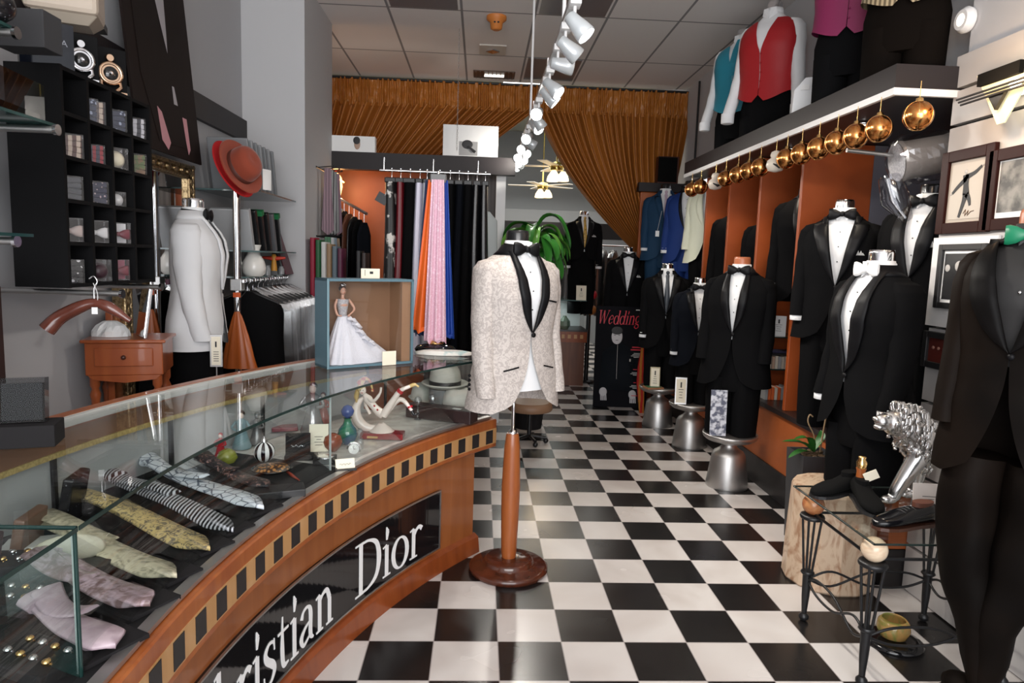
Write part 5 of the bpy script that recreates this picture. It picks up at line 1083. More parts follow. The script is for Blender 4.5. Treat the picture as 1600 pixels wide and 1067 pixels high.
# garments in plastic on the rail
PLB = glass('garment_plastic', (.72, .72, .74), 9.0, .22)
def garment(label, y, m_, wide=.235, ln=.75, plastic=True):
    t = thing('hung_garment', label, 'garment', (RX, y, zr), 0, 'garments hanging from the chrome rail')
    g = MB(); g.tube(smooth_pts([(0, 0, -.075), (0, 0, -.03), (.016, 0, -.010), (.018, 0, .008), (.004, 0, .018), (-.012, 0, .010)], 4), .0028, 6); g.build('hook', CHROME, t)
    g = MB(); g.tube([(-wide*.85, 0, -.14), (-.06, 0, -.085), (0, 0, -.072), (.06, 0, -.085), (wide*.85, 0, -.14)], [.01, .012, .01, .012, .01], 8); g.build('hanger', BLACK, t)
    def body(k, dz): return [[V((x*k*wide/.235, yy*k, z)) for x, yy in ((-a, 0), (-a*.6, -b), (0, -b*1.1), (a*.6, -b), (a, 0), (a*.6, b), (0, b*1.1), (-a*.6, b))] for z, a, b in ((-.07+dz, .04, .012), (-.10, .12, .02), (-.15, .215, .03), (-.20, .232, .035), (-.35, .228, .035), (-.5, .235, .035), (-.65, .245, .036), (-ln, .25, .036))]
    MB().loft(body(1, 0)).build('garment', m_, t)
    if plastic: 
        g = MB(); R2 = body(1.09, .02); R2 = [[p+V((.012*noise.noise(p*22), .012*noise.noise(p*25+V((3, 1, y)))-.0, .01*noise.noise(p*18))) for p in r] for r in R2]; g.loft(R2, True, (False, False), False); g.build('plastic_cover', PLB, t)
order = ['nearest', 'second nearest', 'third nearest', 'fourth nearest', 'fifth nearest', 'sixth nearest', 'seventh nearest', 'eighth nearest', 'farthest']
for i in range(9):
    garment(('uncovered black suit hanging nearest on the chrome rail' if i == 0 else 'plastic covered %s garment, %s on the chrome rail' % ('white' if i in (3, 5, 6) else 'black', order[i])), 4.50+i*.108, [BLK, BLK, BLK2, SHIRT, BLK, SHIRT, SHIRT, BLK, BLK][i], plastic=i > 0)
t = thing('satin_pouch', 'orange satin drawstring bag hanging in front of the black suit', 'bag', (RX-.02, 4.36, PX(400, 500, Y=4.36).z))
g = MB(); rings = []
for i in range(12):
    f = i/11; r = .012+.075*f**.8; rings.append([V((r*(1+.10*math.cos(7*a+f*3))*math.cos(a)*1.25+.012*f, r*.45*(1+.16*math.cos(9*a))*math.sin(a), .05-.36*f)) for a in [2*PI*k/36 for k in range(36)]])
g.loft(rings); g.build('bag', mat('orange_satin', (.42, .095, .015), .38), t); MB().tube([(0, 0, .05), (.0, .03, .12), (.02, .10, .17)], .003, 5).build('cord', BLACK, t)
MB().box((.0, -.0, .155), (.045, .006, .03)).build('orange_label', mat('orange_label', (.7, .12, .03), .5), t)
# cherry side table with drawer
SX, SY = PX(205, 560, Y=3.30).x, 3.30
tp = PX(205, 535, Y=3.2).z
t = thing('drawer_stand', 'small cherry stand with a drawer and turned legs behind the counter', 'side table', (SX, SY, 0), .25)
CH2 = wood('stand_cherry', (.25, .055, .016), (.33, .085, .024), .28)
MB().box((0, 0, tp-.075), (.32, .26, .15)).build('case', CH2, t, bevel=.004); MB().box((0, 0, tp+.008), (.35, .29, .016)).build('top', CH2, t, bevel=.005)
dr = MB().box((.0, -.134, tp-.065), (.24, .012, .085)).build('drawer', CH2, t, bevel=.004); MB().ball((0, -.146, tp-.065), .011, 12, 8).build('knob', mat('dark_knob', (.05, .015, .01), .3), dr)
MB().prism([(-.15, tp-.15), (.15, tp-.15), (.13, tp-.17), (0, tp-.185), (-.13, tp-.17)], -.13, -.118).build('apron', CH2, t)
for sx in (-1, 1):
    for sy in (-1, 1): MB().lathe([(.022, tp-.15), (.022, tp-.20), (.014, tp-.215), (.024, tp-.24), (.018, tp-.27), (.022, .3), (.014, .02), (.018, 0)], (sx*.13, sy*.10, 0), 14).build('leg', CH2, t)
t = thing('valet_panel', 'cherry upright panel standing left of the drawer stand', 'panel', (PX(152, 530, Y=3.42).x+.08, 3.44, 0), .25); MB().box((0, 0, (tp+.13)/2), (.03, .24, tp+.13)).build('board', CH2, t, bevel=.004)
t = thing('easel_mirror', 'small chrome edged tabletop mirror on the drawer stand', 'mirror', (SX+.06, SY-.02, tp+.017), -.9); MB().box((0, 0, .15), (.16, .012, .30), Matrix.Rotation(-.14, 4, 'X')).build('frame', CHROME, t, bevel=.002); MB().box((0, -.0065, .15), (.14, .002, .27), Matrix.Rotation(-.14, 4, 'X')).build('glass', mat('mirror_silver', (.75, .76, .77), .02, 1), t)
t = thing('crumpled_tissue', 'crumpled white tissue paper on the drawer stand', 'paper', (SX-.09, SY, tp+.017)); g = MB()
rings = [[V((.085*k*math.cos(a)*(1+.3*noise.noise(V((math.cos(a)*3, math.sin(a)*3, z*30)))), .07*k*math.sin(a)*(1+.3*noise.noise(V((math.sin(a)*3, math.cos(a)*3, z*30)))), z)) for a in [2*PI*j/22 for j in range(22)]] for z, k in ((0, 1), (.025, .95), (.05, .7), (.07, .35))]
g.loft(rings, True, (True, True), False); g.build('tissue', PAPER, t)
# wooden hanger below the cubby
p = PX(148, 480, Y=2.60); t = thing('wooden_hanger', 'broad polished wooden suit hanger with a white tag under the cubby', 'hanger', tuple(p), .15)
HW = wood('hanger_wood', (.10, .028, .018), (.15, .045, .03), .2)
g = MB(); P = smooth_pts([(-.16, -.01, -.085), (-.12, 0, -.04), (-.05, 0, .0), (0, 0, .015), (.05, 0, .0), (.12, 0, -.05)], 5); g.tube(P, [itp([(0, .030), (8, .024), (15, .018), (20, .022), (25, .010)], i)[0] for i in range(len(P))], 12); g.build('shoulders', HW, t)
MB().tube(smooth_pts([(0, 0, .02), (0, 0, .07), (.012, 0, .095), (.0, 0, .115), (-.015, 0, .105)], 4), .0028, 6).build('hook', CHROME, t)
g = MB(); g.tube(smooth_pts([(.0, -.005, .09), (.015, -.01, .05), (.012, -.012, .0)], 4), .0012, 5); g.build('string', PAPER, t); MB().box((.012, -.034, -.01), (.02, .002, .025)).build('tag', PAPER, t)
# white cloth bundle and the price sign behind the counter
p = PX(248, 632, Y=3.05); t = thing('white_cloth', 'white cloth draped over a rounded form behind the counter', 'cloth', (p.x, p.y, p.z-.5)); MB().lathe([(.15, 0), (.17, .2), (.16, .40), (.12, .49), (.05, .535), (.01, .54)], n=30).build('cloth', DINNER, t)
p = PX(338, 548, Y=3.62); t = thing('sleeve_price_sign', 'narrow framed price sign standing beside the white dinner jacket', 'sign', (p.x, p.y, 0), .15)
MB().box((0, 0, p.z), (.062, .010, .17)).build('frame', STEEL, t, bevel=.001); MB().box((0, -.006, p.z), (.046, .002, .15)).build('card', CREAM, t); MB().cyl((0, 0, .01), (0, 0, p.z-.08), .004).build('stem', STEEL, t); MB().lathe([(.06, 0), (.06, .008), (.01, .012)], n=20).build('base', STEEL, t)
g = MB(); g.box((0, -.0075, p.z+.035), (.008, .001, .03))
for i in range(5): g.box((0, -.0075, p.z-.005-.012*i), (.026, .001, .003))
g.build('print', INK, t)
# ---------------------------------------------------------------- things in and on the counter
DK = DZ+.0062
def onz(x, y, z=DK): p = PX(x, y, Z=z); return p
TZ = .764
def tie_on_board(label, a, b_, m_, wd=.075, board=True, bl=None, seed=0):
    A_, B_ = PX(*a, Z=TZ+.012), PX(*b_, Z=TZ+.0); A_ = V((A_.x, A_.y, TZ+.03)); B_ = V((B_.x, B_.y, TZ)); wd *= 1.12
    d = (B_-A_); L_ = d.length; t = thing('folded_necktie', label, 'necktie', tuple(A_), 0, 'neckties laid out in the counter'); sd = V((d.y, -d.x, 0)).normalized(); dn = d.normalized(); up = sd.cross(dn); up = up if up.z > 0 else -up
    n = 26; rings = []
    for i in range(n+1):
        f = i/n; w_ = lerp(wd*.62, wd, min(1, f*1.2))*(1 if f < .90 else max(.02, (1-f)/.10))/2
        c = dn*L_*f + up*(.012*math.sin(f*7+seed)*.5+.010)
        rings.append([c+sd*w_*x+up*h for x, h in ((-1, 0), (-.9, .006), (-.3, .009+.002*math.sin(f*19)), (.3, .010), (.9, .006), (1, 0), (.5, -.004), (-.5, -.004))])
    MB().loft(rings).build('blade', m_, t)
    rings = []
    for i in range(9):
        f = i/8; c = dn*L_*(.50*f-.01)+up*(.024+.010*math.sin(f*5+seed))+sd*(wd*.24*math.sin(seed*3)+.012*math.sin(f*4)); w_ = lerp(wd*.40, wd*.30, f)
        rings.append([c+sd*w_*x+up*h for x, h in ((-1, 0), (-.8, .006), (0, .009), (.8, .006), (1, 0), (0, -.004))])
    MB().loft(rings).build('folded_tail', m_, t)
    kn = MB(); kn.loft([[up*(.018+.018*math.sin(a_))-dn*.004+dn*k+sd*wd*.42*math.cos(a_) for a_ in [2*PI*j/12 for j in range(12)]] for k in (-.012, .012, .03)]); kn.build('fold', m_, t)
    if board:
        bb = thing('display_board', 'charcoal display board under the '+board, 'display board', tuple(A_-V((0, 0, .03))), 0, 'charcoal boards in the counter')
        w2 = wd*.95; MB().slab([tuple((dn*-.05+sd*w2)[:2]), tuple((dn*-.05-sd*w2)[:2]), tuple((dn*(L_-.01)-sd*w2)[:2]), tuple((dn*(L_-.01)+sd*w2)[:2])], -.0, .010, Matrix.Translation((0, 0, -.012))).build('board', CHARCOAL, bb)
    return t
VEIN = mat('white_veined_silk', (.10, .12, .16), .35, two=(.66, .70, .75), tex='veins', scale=26, lo=.03, hi=.07)
PAIS = mat('gold_paisley_silk', (.13, .11, .08), .4, two=(.58, .44, .19), tex='noise', scale=34, lo=.40, hi=.52, dist=3)
STRB = mat('black_white_ribbed_silk', (.008, .008, .01), .35, two=(.55, .56, .6), tex='wave', scale=40, dist=.3, lo=.55, hi=.62, stretch=(.6, 1.7, 1.7))
PEARL = mat('pearl_silk', (.55, .50, .36), .25, two=(.30, .28, .20), tex='noise', scale=22, dist=2, lo=.45, hi=.62)
MAUV = mat('mauve_silk', (.42, .32, .36), .28, two=(.20, .13, .13), tex='noise', scale=16, dist=3, lo=.42, hi=.6)
PNKT = mat('pale_pink_silk', (.48, .38, .42), .35, two=(.35, .26, .30), tex='noise', scale=20)
FLOR = mat('dark_floral_silk', (.015, .013, .016), .4, two=(.36, .20, .17), tex='noise', scale=38, dist=2, lo=.54, hi=.63)
tie_on_board('dark floral necktie, farthest in the row inside the counter', (318, 728), (420, 768), FLOR, .07, 'dark floral necktie', seed=1)
tie_on_board('white necktie with fine grey veins inside the counter', (228, 733), (412, 800), VEIN, .082, 'white veined necktie', seed=2)
tie_on_board('black and white ribbed necktie inside the counter', (178, 757), (366, 832), STRB, .078, 'black and white ribbed necktie', seed=4)
tie_on_board('gold paisley necktie folded inside the counter', (112, 775), (328, 862), PAIS, .085, 'gold paisley necktie', seed=5)
tie_on_board('pearl cream necktie behind the glass divider', (60, 825), (276, 908), PEARL, .082, 'pearl cream necktie', seed=6)
tie_on_board('mauve and brown shiny necktie near the front glass', (70, 885), (234, 955), MAUV, .085, 'mauve and brown necktie', seed=7)
tie_on_board('pale pink necktie at the nearest front corner of the case', (60, 960), (180, 1020), PNKT, .08, 'pale pink necktie', seed=8)
# black velvet pads with gold cuff links in the nearest case
for j, (lab, px) in enumerate((('black velvet jewellery pad nearest the camera in the counter', (60, 1045)), ('black velvet jewellery pad behind the pale pink necktie', (40, 950)), ('black velvet jewellery pad at the left edge near the divider', (25, 890)))):
    c = PX(*px, Z=TZ-.02); t = thing('jewellery_pad', lab, 'jewellery pad', (c.x, c.y, DK+.001), .25*j-.4, 'jewellery pads in the nearest case')
    MB().box((0, 0, .013), (.17, .11, .026)).build('pad', mat('pad_black', (.012, .011, .012), .8), t, bevel=.004)
    for r in range(2):
        for k in range(4): m_ = MB(); m_.ball((-.055+.037*k, -.022+.045*r, .034), (.009, .009, .007), 10, 8); m_.cyl((-.055+.037*k, -.022+.045*r, .026), (-.047+.037*k, -.018+.045*r, .030), .003, 6); m_.build('cufflink', GOLD if (k+r+j) % 2 else CHROME, t)
t = thing('eyeglass_case', 'open black leather case with a cream lining in the nearest part of the counter', 'case', (*onz(105, 905)[:2], DK+.001), .4)
MB().loft([[V((a*k, b2*k, z)) for a, b2 in ((-.09, -.035), (.09, -.035), (.10, 0), (.09, .035), (-.09, .035), (-.10, 0))] for z, k in ((0, .85), (.02, 1), (.035, 1))]).build('shell', BLACK, t); MB().ball((0, .05, .06), (.085, .012, .04), 16, 10).build('open_lid', mat('cream_lining', (.45, .42, .33), .5), t)
t = thing('glass_block', 'white folded pocket square packet left of the gold paisley necktie', 'packet', (*onz(48, 858)[:2], DK+.001), .3); MB().box((0, 0, .01), (.13, .09, .02)).build('packet', WSK, t, bevel=.004); bpy.data.objects['glass_block'].name = 'silk_packet'
# framed beaded pictures at the back of the case
def at_back(name, s_, r, z=DK): p = cp(s_, r, z); return p
for lab, s_, m_, h in (('dark beaded panel standing at the back left of the counter', .50, BEAD, .17), ('brown satin folded cloth at the back left of the counter', .36, mat('brown_satin', (.16, .09, .06), .35), .11), ('plum satin folded cloth at the back left corner of the counter', .22, mat('plum_satin', (.05, .02, .03), .35), .10)):
    p = at_back('', s_, 3.88); t = thing('folded_cloth', lab, 'cloth', tuple(p), -PI/2+s_/RC+.0); MB().box((0, 0, h/2), (.13, .03, h), Matrix.Rotation(-.18, 4, 'X')).build('cloth', m_, t, bevel=.006)
# striped glass ball
p = onz(413, 722); t = thing('striped_ball', 'black and white striped glass ball ornament in the counter', 'ornament', (p.x, p.y, DK+.002))
g = MB(); g2 = MB(); n = 32; m = 14; R0 = .042
for q, gg in ((0, g), (1, g2)):
    for k in range(n):
        if (k//2) % 2 != q: continue
        rings = [[V((R0*math.sin(PI*i/m)*math.cos(2*PI*(k+d)/n), R0*math.sin(PI*i/m)*math.sin(2*PI*(k+d)/n), R0-R0*math.cos(PI*i/m)*1.0)) for d in (0, 1)] for i in range(m+1)]
        gg.loft(rings, False)
g.build('black_stripes', mat('glazed_black', (.008, .004, .008), .08), t); g2.build('white_stripes', mat('glazed_white', (.75, .75, .75), .12), t); MB().lathe([(.012, 2*R0-.003), (.012, 2*R0+.008), (.006, 2*R0+.018), (.001, 2*R0+.024)]).build('cap', CHROME, t)
p = onz(425, 738); t = thing('patterned_dish', 'low dish of amber patterned glass pieces beside the striped ball', 'dish', (p.x, p.y, DK+.001), .3, s=1.0)
MB().lathe([(.04, 0), (.065, .012), (.068, .018), (.05, .012)], n=24, sx=1.15).build('dish', BLACKGLOSS, t); MB().lathe([(.06, .014), (.05, .026), (.02, .034), (.002, .036)], n=24, sx=1.15).build('patterned_mound', mat('amber_pattern', (.40, .18, .05), .3, two=(.02, .012, .01), tex='voronoi', scale=70, lo=.35, hi=.5), t)
p = onz(455, 742); t = thing('red_pen', 'translucent red and orange letter opener on the marbled deck', 'letter opener', (p.x, p.y, DK+.002), .6); MB().loft([[V((w_, y, 0)), V((0, y, .006)), V((-w_, y, 0))] for y, w_ in ((-.09, .002), (-.03, .010), (.03, .008), (.09, .004))]).build('blade', mat('red_resin', (.40, .06, .03), .2), t)
t = thing('black_tray', 'black tray holding the dark floral necktie end in the counter', 'tray', (*onz(430, 775)[:2], DK+.001), .35); MB().box((0, 0, .014), (.20, .085, .028)).build('tray', BLACK, t, bevel=.003)
# box, card, dial, crystal clock
p = onz(462, 712); t = thing('black_gift_box', 'black open gift box with silver script beside the cream card', 'box', (p.x+.01, p.y, DK+.001), .12); MB().box((0, 0, .048), (.10, .022, .096), Matrix.Rotation(-.05, 4, 'X')).build('lid', CHARCOAL, t, bevel=.002); MB().box((.02, -.045, .010), (.13, .06, .02)).build('tray', CHARCOAL, t, bevel=.002)
g = MB(); g.tube([V((-.03+.006*k, -.0125, .045+.005*math.sin(k*1.9))) for k in range(11)], .0009, 4); g.build('script', CHROME, t)
card('folded cream card standing beside the black gift box', (*onz(498, 706)[:2], DK+.001), .08, .12, .15, CREAM, lean=.1, foot=False)
p = onz(508, 722); t = thing('dial_compact', 'round silver dial in a black square case on the deck', 'compact', (p.x, p.y, DK+.001), .2); MB().box((0, 0, .010), (.095, .085, .02)).build('case', CHARCOAL, t, bevel=.003); MB().lathe([(.034, .02), (.036, .024), (.028, .026)], n=26).build('dial', CHROME, t)
p = onz(553, 712); t = thing('crystal_clock', 'small round crystal clock standing on the deck', 'clock', (p.x, p.y, DK+.001), .1); M_ = Matrix.Translation((0, 0, .032)) @ Matrix.Rotation(PI/2, 4, 'X')
MB().lathe([(.024, -.012), (.030, -.008), (.031, .008), (.024, .012)], n=12, M=M_, smooth=False).build('crystal_rim', CHROME, t); MB().lathe([(.022, .0125), (.001, .0130)], n=24, M=M_).build('face', PAPER, t)
g = MB(); g.box((0, -.0138, .038), (.0016, .001, .014)); g.box((.005, -.0138, .032), (.010, .001, .0016)); g.build('hands', BLACK, t)
p = onz(540, 735); t = thing('name_card_holder', 'cream name card in a black wire holder on the deck', 'card holder', (p.x, p.y, DK+.001), .35); MB().box((0, 0, .024), (.075, .0025, .045), Matrix.Rotation(-.5, 4, 'X')).build('card', CREAM, t); MB().box((0, -.008, .004), (.082, .014, .008)).build('holder', BLACK, t); MB().cyl((-.035, .0, .004), (-.035, .035, .035), .0025).build('wire_leg', IRON, t)
g = MB(); Mx = Matrix.Rotation(-.5, 4, 'X'); g.tube([Mx @ V((-.022+.0045*k, -.002, .024+.004*math.sin(k*2.2))) for k in range(11)], .0008, 4); g.build('script', INK, t)
AMB = mat('amber_glass', (.20, .05, .025), .12)
p = onz(520, 704); tag(MB().lathe([(.018, 0), (.036, .02), (.042, .042), (.034, .066), (.012, .078)], tuple(p), 22).build('amber_vase', AMB, None), 'round amber brown glass vase behind the cream card', 'vase')
# perfume bottles
p = onz(543, 694); t = thing('green_bottle', 'round green and blue glass perfume bottle in the counter', 'bottle', (p.x, p.y, DK+.001), 0, s=1.15)
MB().lathe([(.018, 0), (.034, .015), (.040, .04), (.034, .062), (.018, .082), (.013, .10), (.018, .106)], n=26).build('body', mat('green_glass', (.02, .16, .09), .06, coat=.5, two=(.01, .06, .16), tex='noise', scale=14, lo=.4, hi=.6), t); MB().lathe([(.008, .106), (.022, .118), (.026, .135), (.016, .152), (.002, .158)], n=20).build('blue_stopper', mat('blue_glass', (.015, .05, .20), .06), t)
p = onz(562, 702); t = thing('crystal_bottle', 'clear cut crystal bottle in front of the green bottle', 'bottle', (p.x, p.y, DK+.001)); CRY = glass('crystal', (.85, .88, .9), 5.0, .02)
MB().lathe([(.015, 0), (.018, .03), (.014, .05), (.007, .056), (.014, .066), (.016, .084), (.006, .095)], n=8, smooth=False).build('body', CRY, t)
# reclining clown lady on a crescent, with her book base
p = onz(598, 684); FX, FY = p.x, p.y
t = thing('red_book_box', 'glossy dark red book shaped box with a gold plate on the deck', 'box', (FX, FY, DK+.001), -.05); MB().box((0, 0, .014), (.20, .085, .028)).build('body', mat('oxblood', (.20, .008, .012), .15), t, bevel=.004); MB().box((-.04, -.0435, .012), (.05, .002, .010)).build('gold_plate', GOLD, t)
t = thing('reclining_lady_figurine', 'porcelain lady figurine reclining on a crescent moon with legs raised', 'figurine', (FX-.02, FY+.02, DK+.03), -.05, s=1.22)
PORC = mat('porcelain_white', (.72, .62, .56), .18); GOLDP = mat('gold_cream', (.50, .36, .14), .3)
g = MB(); g.tube([V((.062*math.cos(a)-.03, 0, .072+.065*math.sin(a))) for a in [lerp(1.9, 5.6, k/20) for k in range(21)]], [.004+.017*math.sin(PI*k/20) for k in range(21)], 14); g.lathe([(.05, 0), (.035, .012), (.012, .03)], (.01, 0, 0), 18); g.build('crescent', PORC, t)
g = MB(); g.tube(smooth_pts([(-.055, -.015, .145), (-.035, -.018, .12), (-.005, -.018, .085), (.02, -.018, .066)], 5), [.008, .010, .013, .016, .017, .016, .015, .014, .014, .015, .016, .017, .018, .018, .018, .016], 14)
g.tube(smooth_pts([(.02, -.026, .066), (.06, -.026, .13), (.085, -.024, .165), (.125, -.022, .185)], 4), [.016, .015, .014, .013, .012, .011, .011, .010, .009, .008, .007, .007, .006], 12)
g.tube(smooth_pts([(.02, -.008, .066), (.065, -.010, .12), (.095, -.012, .125), (.13, -.016, .085)], 4), [.016, .015, .014, .013, .012, .011, .010, .009, .009, .008, .007, .006, .006], 12)
g.ball((-.062, -.017, .160), (.014, .013, .017), 14, 10); g.tube(smooth_pts([(-.045, -.022, .135), (-.015, -.045, .125), (.01, -.045, .155), (.015, -.045, .18)], 4), [.007]*4+[.006]*4+[.0045]*5, 10)
g.tube(smooth_pts([(-.05, .0, .135), (-.06, .02, .10), (-.04, .02, .06)], 4), .006, 10); g.build('body', PORC, t)
g = MB(); g.ball((-.068, -.012, .168), (.018, .018, .018), 12, 8); g.tube(smooth_pts([(-.078, -.01, .165), (-.088, -.008, .13), (-.08, -.004, .09)], 4), [.010]*5+[.006]*4, 8); g.build('hair', GOLDP, t)
g = MB(); g.tube(smooth_pts([(-.075, -.012, .182), (-.055, -.012, .205), (-.035, -.012, .195), (-.025, -.012, .165)], 4), [.014, .014, .012, .010, .009, .008, .007, .006, .005, .005, .004, .004, .003], 10); g.ball((-.025, -.012, .16), .006); g.build('jester_cap', mat('red_gold_diamond', (.45, .02, .02), .3, two=(.6, .42, .15), tex='checker', scale=60), t)
g = MB(); g.tube([V((.08, -.024, .158)), V((.088, -.024, .168))], .0135, 12); g.tube([V((.12, -.014, .105)), V((.123, -.015, .098))], .010, 12); g.ball((-.012, -.036, .105), .004, 8, 6); g.ball((.0, -.036, .09), .004, 8, 6)
g.build('red_trim', mat('red_glaze', (.42, .01, .02), .2), t)
MB().tube(smooth_pts([(.122, -.022, .184), (.14, -.022, .19), (.155, -.022, .182)], 4), [.007]*5+[.004]*4, 10).build('shoe', GOLDP, t); MB().tube(smooth_pts([(.128, -.016, .088), (.138, -.016, .072), (.158, -.016, .078)], 4), [.007]*5+[.004]*4, 10).build('shoe', BLACKGLOSS, t)
g = MB(); g.ball((-.057, -.029, .163), .0018, 6, 5); g.ball((-.067, -.029, .163), .0018, 6, 5); g.build('eyes', BLACK, t); MB().ball((-.061, -.031, .153), (.004, .0015, .0015), 8, 6).build('lips', mat('red_glaze', (.42, .01, .02), .2), t)
# small crystal goblets, dark long box, hats
for lab, px in (('small crystal knob on a stem behind the raised legs', (653, 626)), ('clear crystal perfume bottle beside the crystal knob', (676, 622))):
    p = onz(*px, DK+.10); tag(MB().lathe([(.020, 0), (.006, .01), (.005, .07), (.018, .085), (.022, .10), (.014, .118), (.004, .122)], (p.x, p.y, DK), 10, smooth=False).build('crystal_ornament', CRY, None), lab, 'ornament', 'crystal ornaments')
a, b_ = onz(645, 640, DK+.05), onz(722, 662, DK+.0)
t = thing('long_leather_case', 'long dark brown leather case lying diagonally at the counter end', 'case', ((a.x+b_.x)/2+.02, (a.y+b_.y)/2+.05, DK+.001), math.atan2(b_.y-a.y, b_.x-a.x)-.1)
MB().box((0, 0, .034), (.38, .10, .068)).build('case', mat('dark_brown_leather', (.022, .008, .008), .35), t, bevel=.004); MB().box((.10, -.02, .069), (.05, .03, .002)).build('silver_label', CHROME, t)
FELT = mat('pearl_grey_felt', (.58, .55, .50), .9, sheen=.2)
p = onz(718, 640, DK+.02); hat('bowler_hat', 'pearl grey felt hat with black band at the counter end', (p.x-.0, p.y+.02, DK+.012), (0, 0, .3), FELT, BLACK, brim=.14, group='grey felt hats in the counter', s=1.0)
p = onz(690, 600, DK+.14); hat('bowler_hat', 'grey felt hat stacked behind the black banded hat', (p.x+.02, p.y, DK+.132), (0, 0, .1), mat('grey_felt2', (.46, .44, .40), .9), BLACK, brim=.14, group='grey felt hats in the counter', s=.95)
tag(MB().lathe([(.09, 0), (.09, .118)], (p.x+.02, p.y, DK), 24).build('hat_riser', mat('riser_grey', (.2, .2, .2), .6), None), 'grey round riser under the farther felt hat', 'riser')
p = onz(670, 618, DK+.06); hat('bowler_hat', 'small pale felt cap leaning beside the long leather case', (p.x-.04, p.y+.1, DK+.012), (0, .1, 0), FELT, None, brim=.11, group='grey felt hats in the counter', s=.8)
# glass lady and other figurines behind
def robed(name, label, px, zt, m_, skin, h, extra=None):
    p = PX(*px, Z=DK); t = thing(name, label, 'figurine', (p.x, p.y, DK+.001), 0, 'figurines in the counter', h/.2)
    g = MB(); g.lathe([(.045, 0), (.048, .01), (.034, .05), (.022, .10), (.026, .125), (.028, .14), (.010, .155)], n=20); g.tube(smooth_pts([(-.026, 0, .14), (-.045, -.01, .11), (-.02, -.03, .10)], 4), .007, 8); g.tube(smooth_pts([(.026, 0, .14), (.042, -.012, .11), (.018, -.03, .105)], 4), .007, 8); g.build('robe', m_, t)
    MB().ball((0, -.002, .172), (.014, .014, .018), 14, 10).build('head', skin, t)
    MB().ball((0, .004, .180), (.017, .016, .016), 12, 8).build('hair', extra or GOLDP, t); return t
robed('robed_figurine', 'tall clear and silver glass lady figurine with raised hair', (489, 676), 0, mat('silvered_glass', (.30, .28, .28), .1, .6), PORC, .25, CHROME)
robed('robed_figurine', 'figurine in a pale blue robe beside the glass counter back', (378, 700), 0, mat('pale_blue_glaze', (.16, .27, .30), .3), PORC, .17, mat('dark_brown_hair', (.04, .02, .015), .4))
robed('robed_figurine', 'small red robed figurine behind the dark floral necktie', (345, 716), 0, mat('red_glaze', (.42, .01, .02), .2), PORC, .11, mat('red_glaze', (.42, .01, .02), .2))
robed('robed_figurine', 'grey metallic figurine right of the blue robed one', (402, 694), 0, mat('pewter', (.18, .18, .18), .3, .6), mat('pewter', (.18, .18, .18), .3, .6), .15, mat('pewter', (.18, .18, .18), .3, .6))
robed('robed_figurine', 'rose and white figurine beside the tall glass lady', (505, 660), 0, mat('rose_glaze', (.35, .10, .08), .2), PORC, .16, AMB)
p = onz(355, 722); tag(MB().lathe([(.03, 0), (.042, .02), (.03, .045), (.012, .055)], tuple(p), 20).build('olive_jar', mat('olive_glass', (.22, .24, .03), .1), None), 'squat yellow green glass jar near the red robed figurine', 'jar')
p = onz(262, 700); t = thing('green_leaf_ornament', 'small dark ornament with bright green leaves at the counter back', 'ornament', (p.x, p.y+.10, DK+.001)); MB().lathe([(.03, 0), (.035, .04), (.02, .09)]).build('pot', BLACK, t)
for k in range(6): a = k; MB().loft(leaf([(0, 0, .09), (.02*math.cos(a), .02*math.sin(a), .12), (.05*math.cos(a), .05*math.sin(a), .115)], .022), False).build('leaf', LEAF, t)
p = onz(290, 700); t = thing('crystal_cluster', 'cluster of clear crystal droplets beside the green leaf ornament', 'ornament', (p.x, p.y, DK+.001)); g = MB()
for k in range(22): a = k*2.4; r = .012+.0018*k; g.ball((r*math.cos(a), r*math.sin(a), .012+.03*abs(math.sin(k))), .008, 6, 5)
g.build('droplets', CRY, t)
t = thing('red_fan_box', 'burgundy flat case on the deck behind the striped ball', 'case', (*onz(445, 672, DK)[:2], DK+.001), .3); MB().box((0, 0, .01), (.12, .07, .02)).build('case', BUR, t, bevel=.003)
# doll in her display box
C0 = PX(511, 577, Z=GZ+.0115); C1 = PX(645, 567, Z=GZ+.0115); dB = C1-C0; W_ = dB.length; rz = math.atan2(dB.y, dB.x); D_ = .15
ct_ = C0; tz = PX(511, 435, Y=C0.y).z-C0.z
bx = thing('doll_display_box', 'slate blue cardboard display box with a brown interior on the glass counter', 'display box', (C0.x, C0.y, GZ+.0105), rz)
BLU = mat('slate_blue_card', (.085, .16, .20), .5); BRN = mat('brown_cardboard', (.24, .125, .065), .7)
MB().bb((0, 0, 0), (.012, D_, tz)).build('side', BLU, bx); MB().bb((W_-.012, 0, 0), (W_, D_, tz)).build('side', BLU, bx); MB().bb((0, 0, 0), (W_, D_, .012)).build('bottom', BLU, bx); MB().bb((0, 0, tz-.012), (W_, D_, tz)).build('top', BLU, bx); MB().bb((.012, D_-.006, .012), (W_-.012, D_, tz-.012)).build('back', BRN, bx)
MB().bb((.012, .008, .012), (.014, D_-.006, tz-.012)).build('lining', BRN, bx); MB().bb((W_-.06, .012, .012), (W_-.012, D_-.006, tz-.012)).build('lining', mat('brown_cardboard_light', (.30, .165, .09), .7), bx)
MB().bb((.012, .002, .012), (W_-.012, .003, tz-.012)).build('film_window', glass('film', (.97, .97, .97), .9), bx)
MB().bb((0, -.002, 0), (.008, .004, tz)).build('edge', mat('blue_edge', (.16, .26, .30), .5), bx)
g = MB(); g.bb((W_*.62, -.006, .0), (W_*.62+.075, -.003, .07)); tag(g.build('note_card', CREAM, bx))
tb_ = (PX(586, 417, Y=C0.y+.06)-PX(586, 433, Y=C0.y+.06)).length
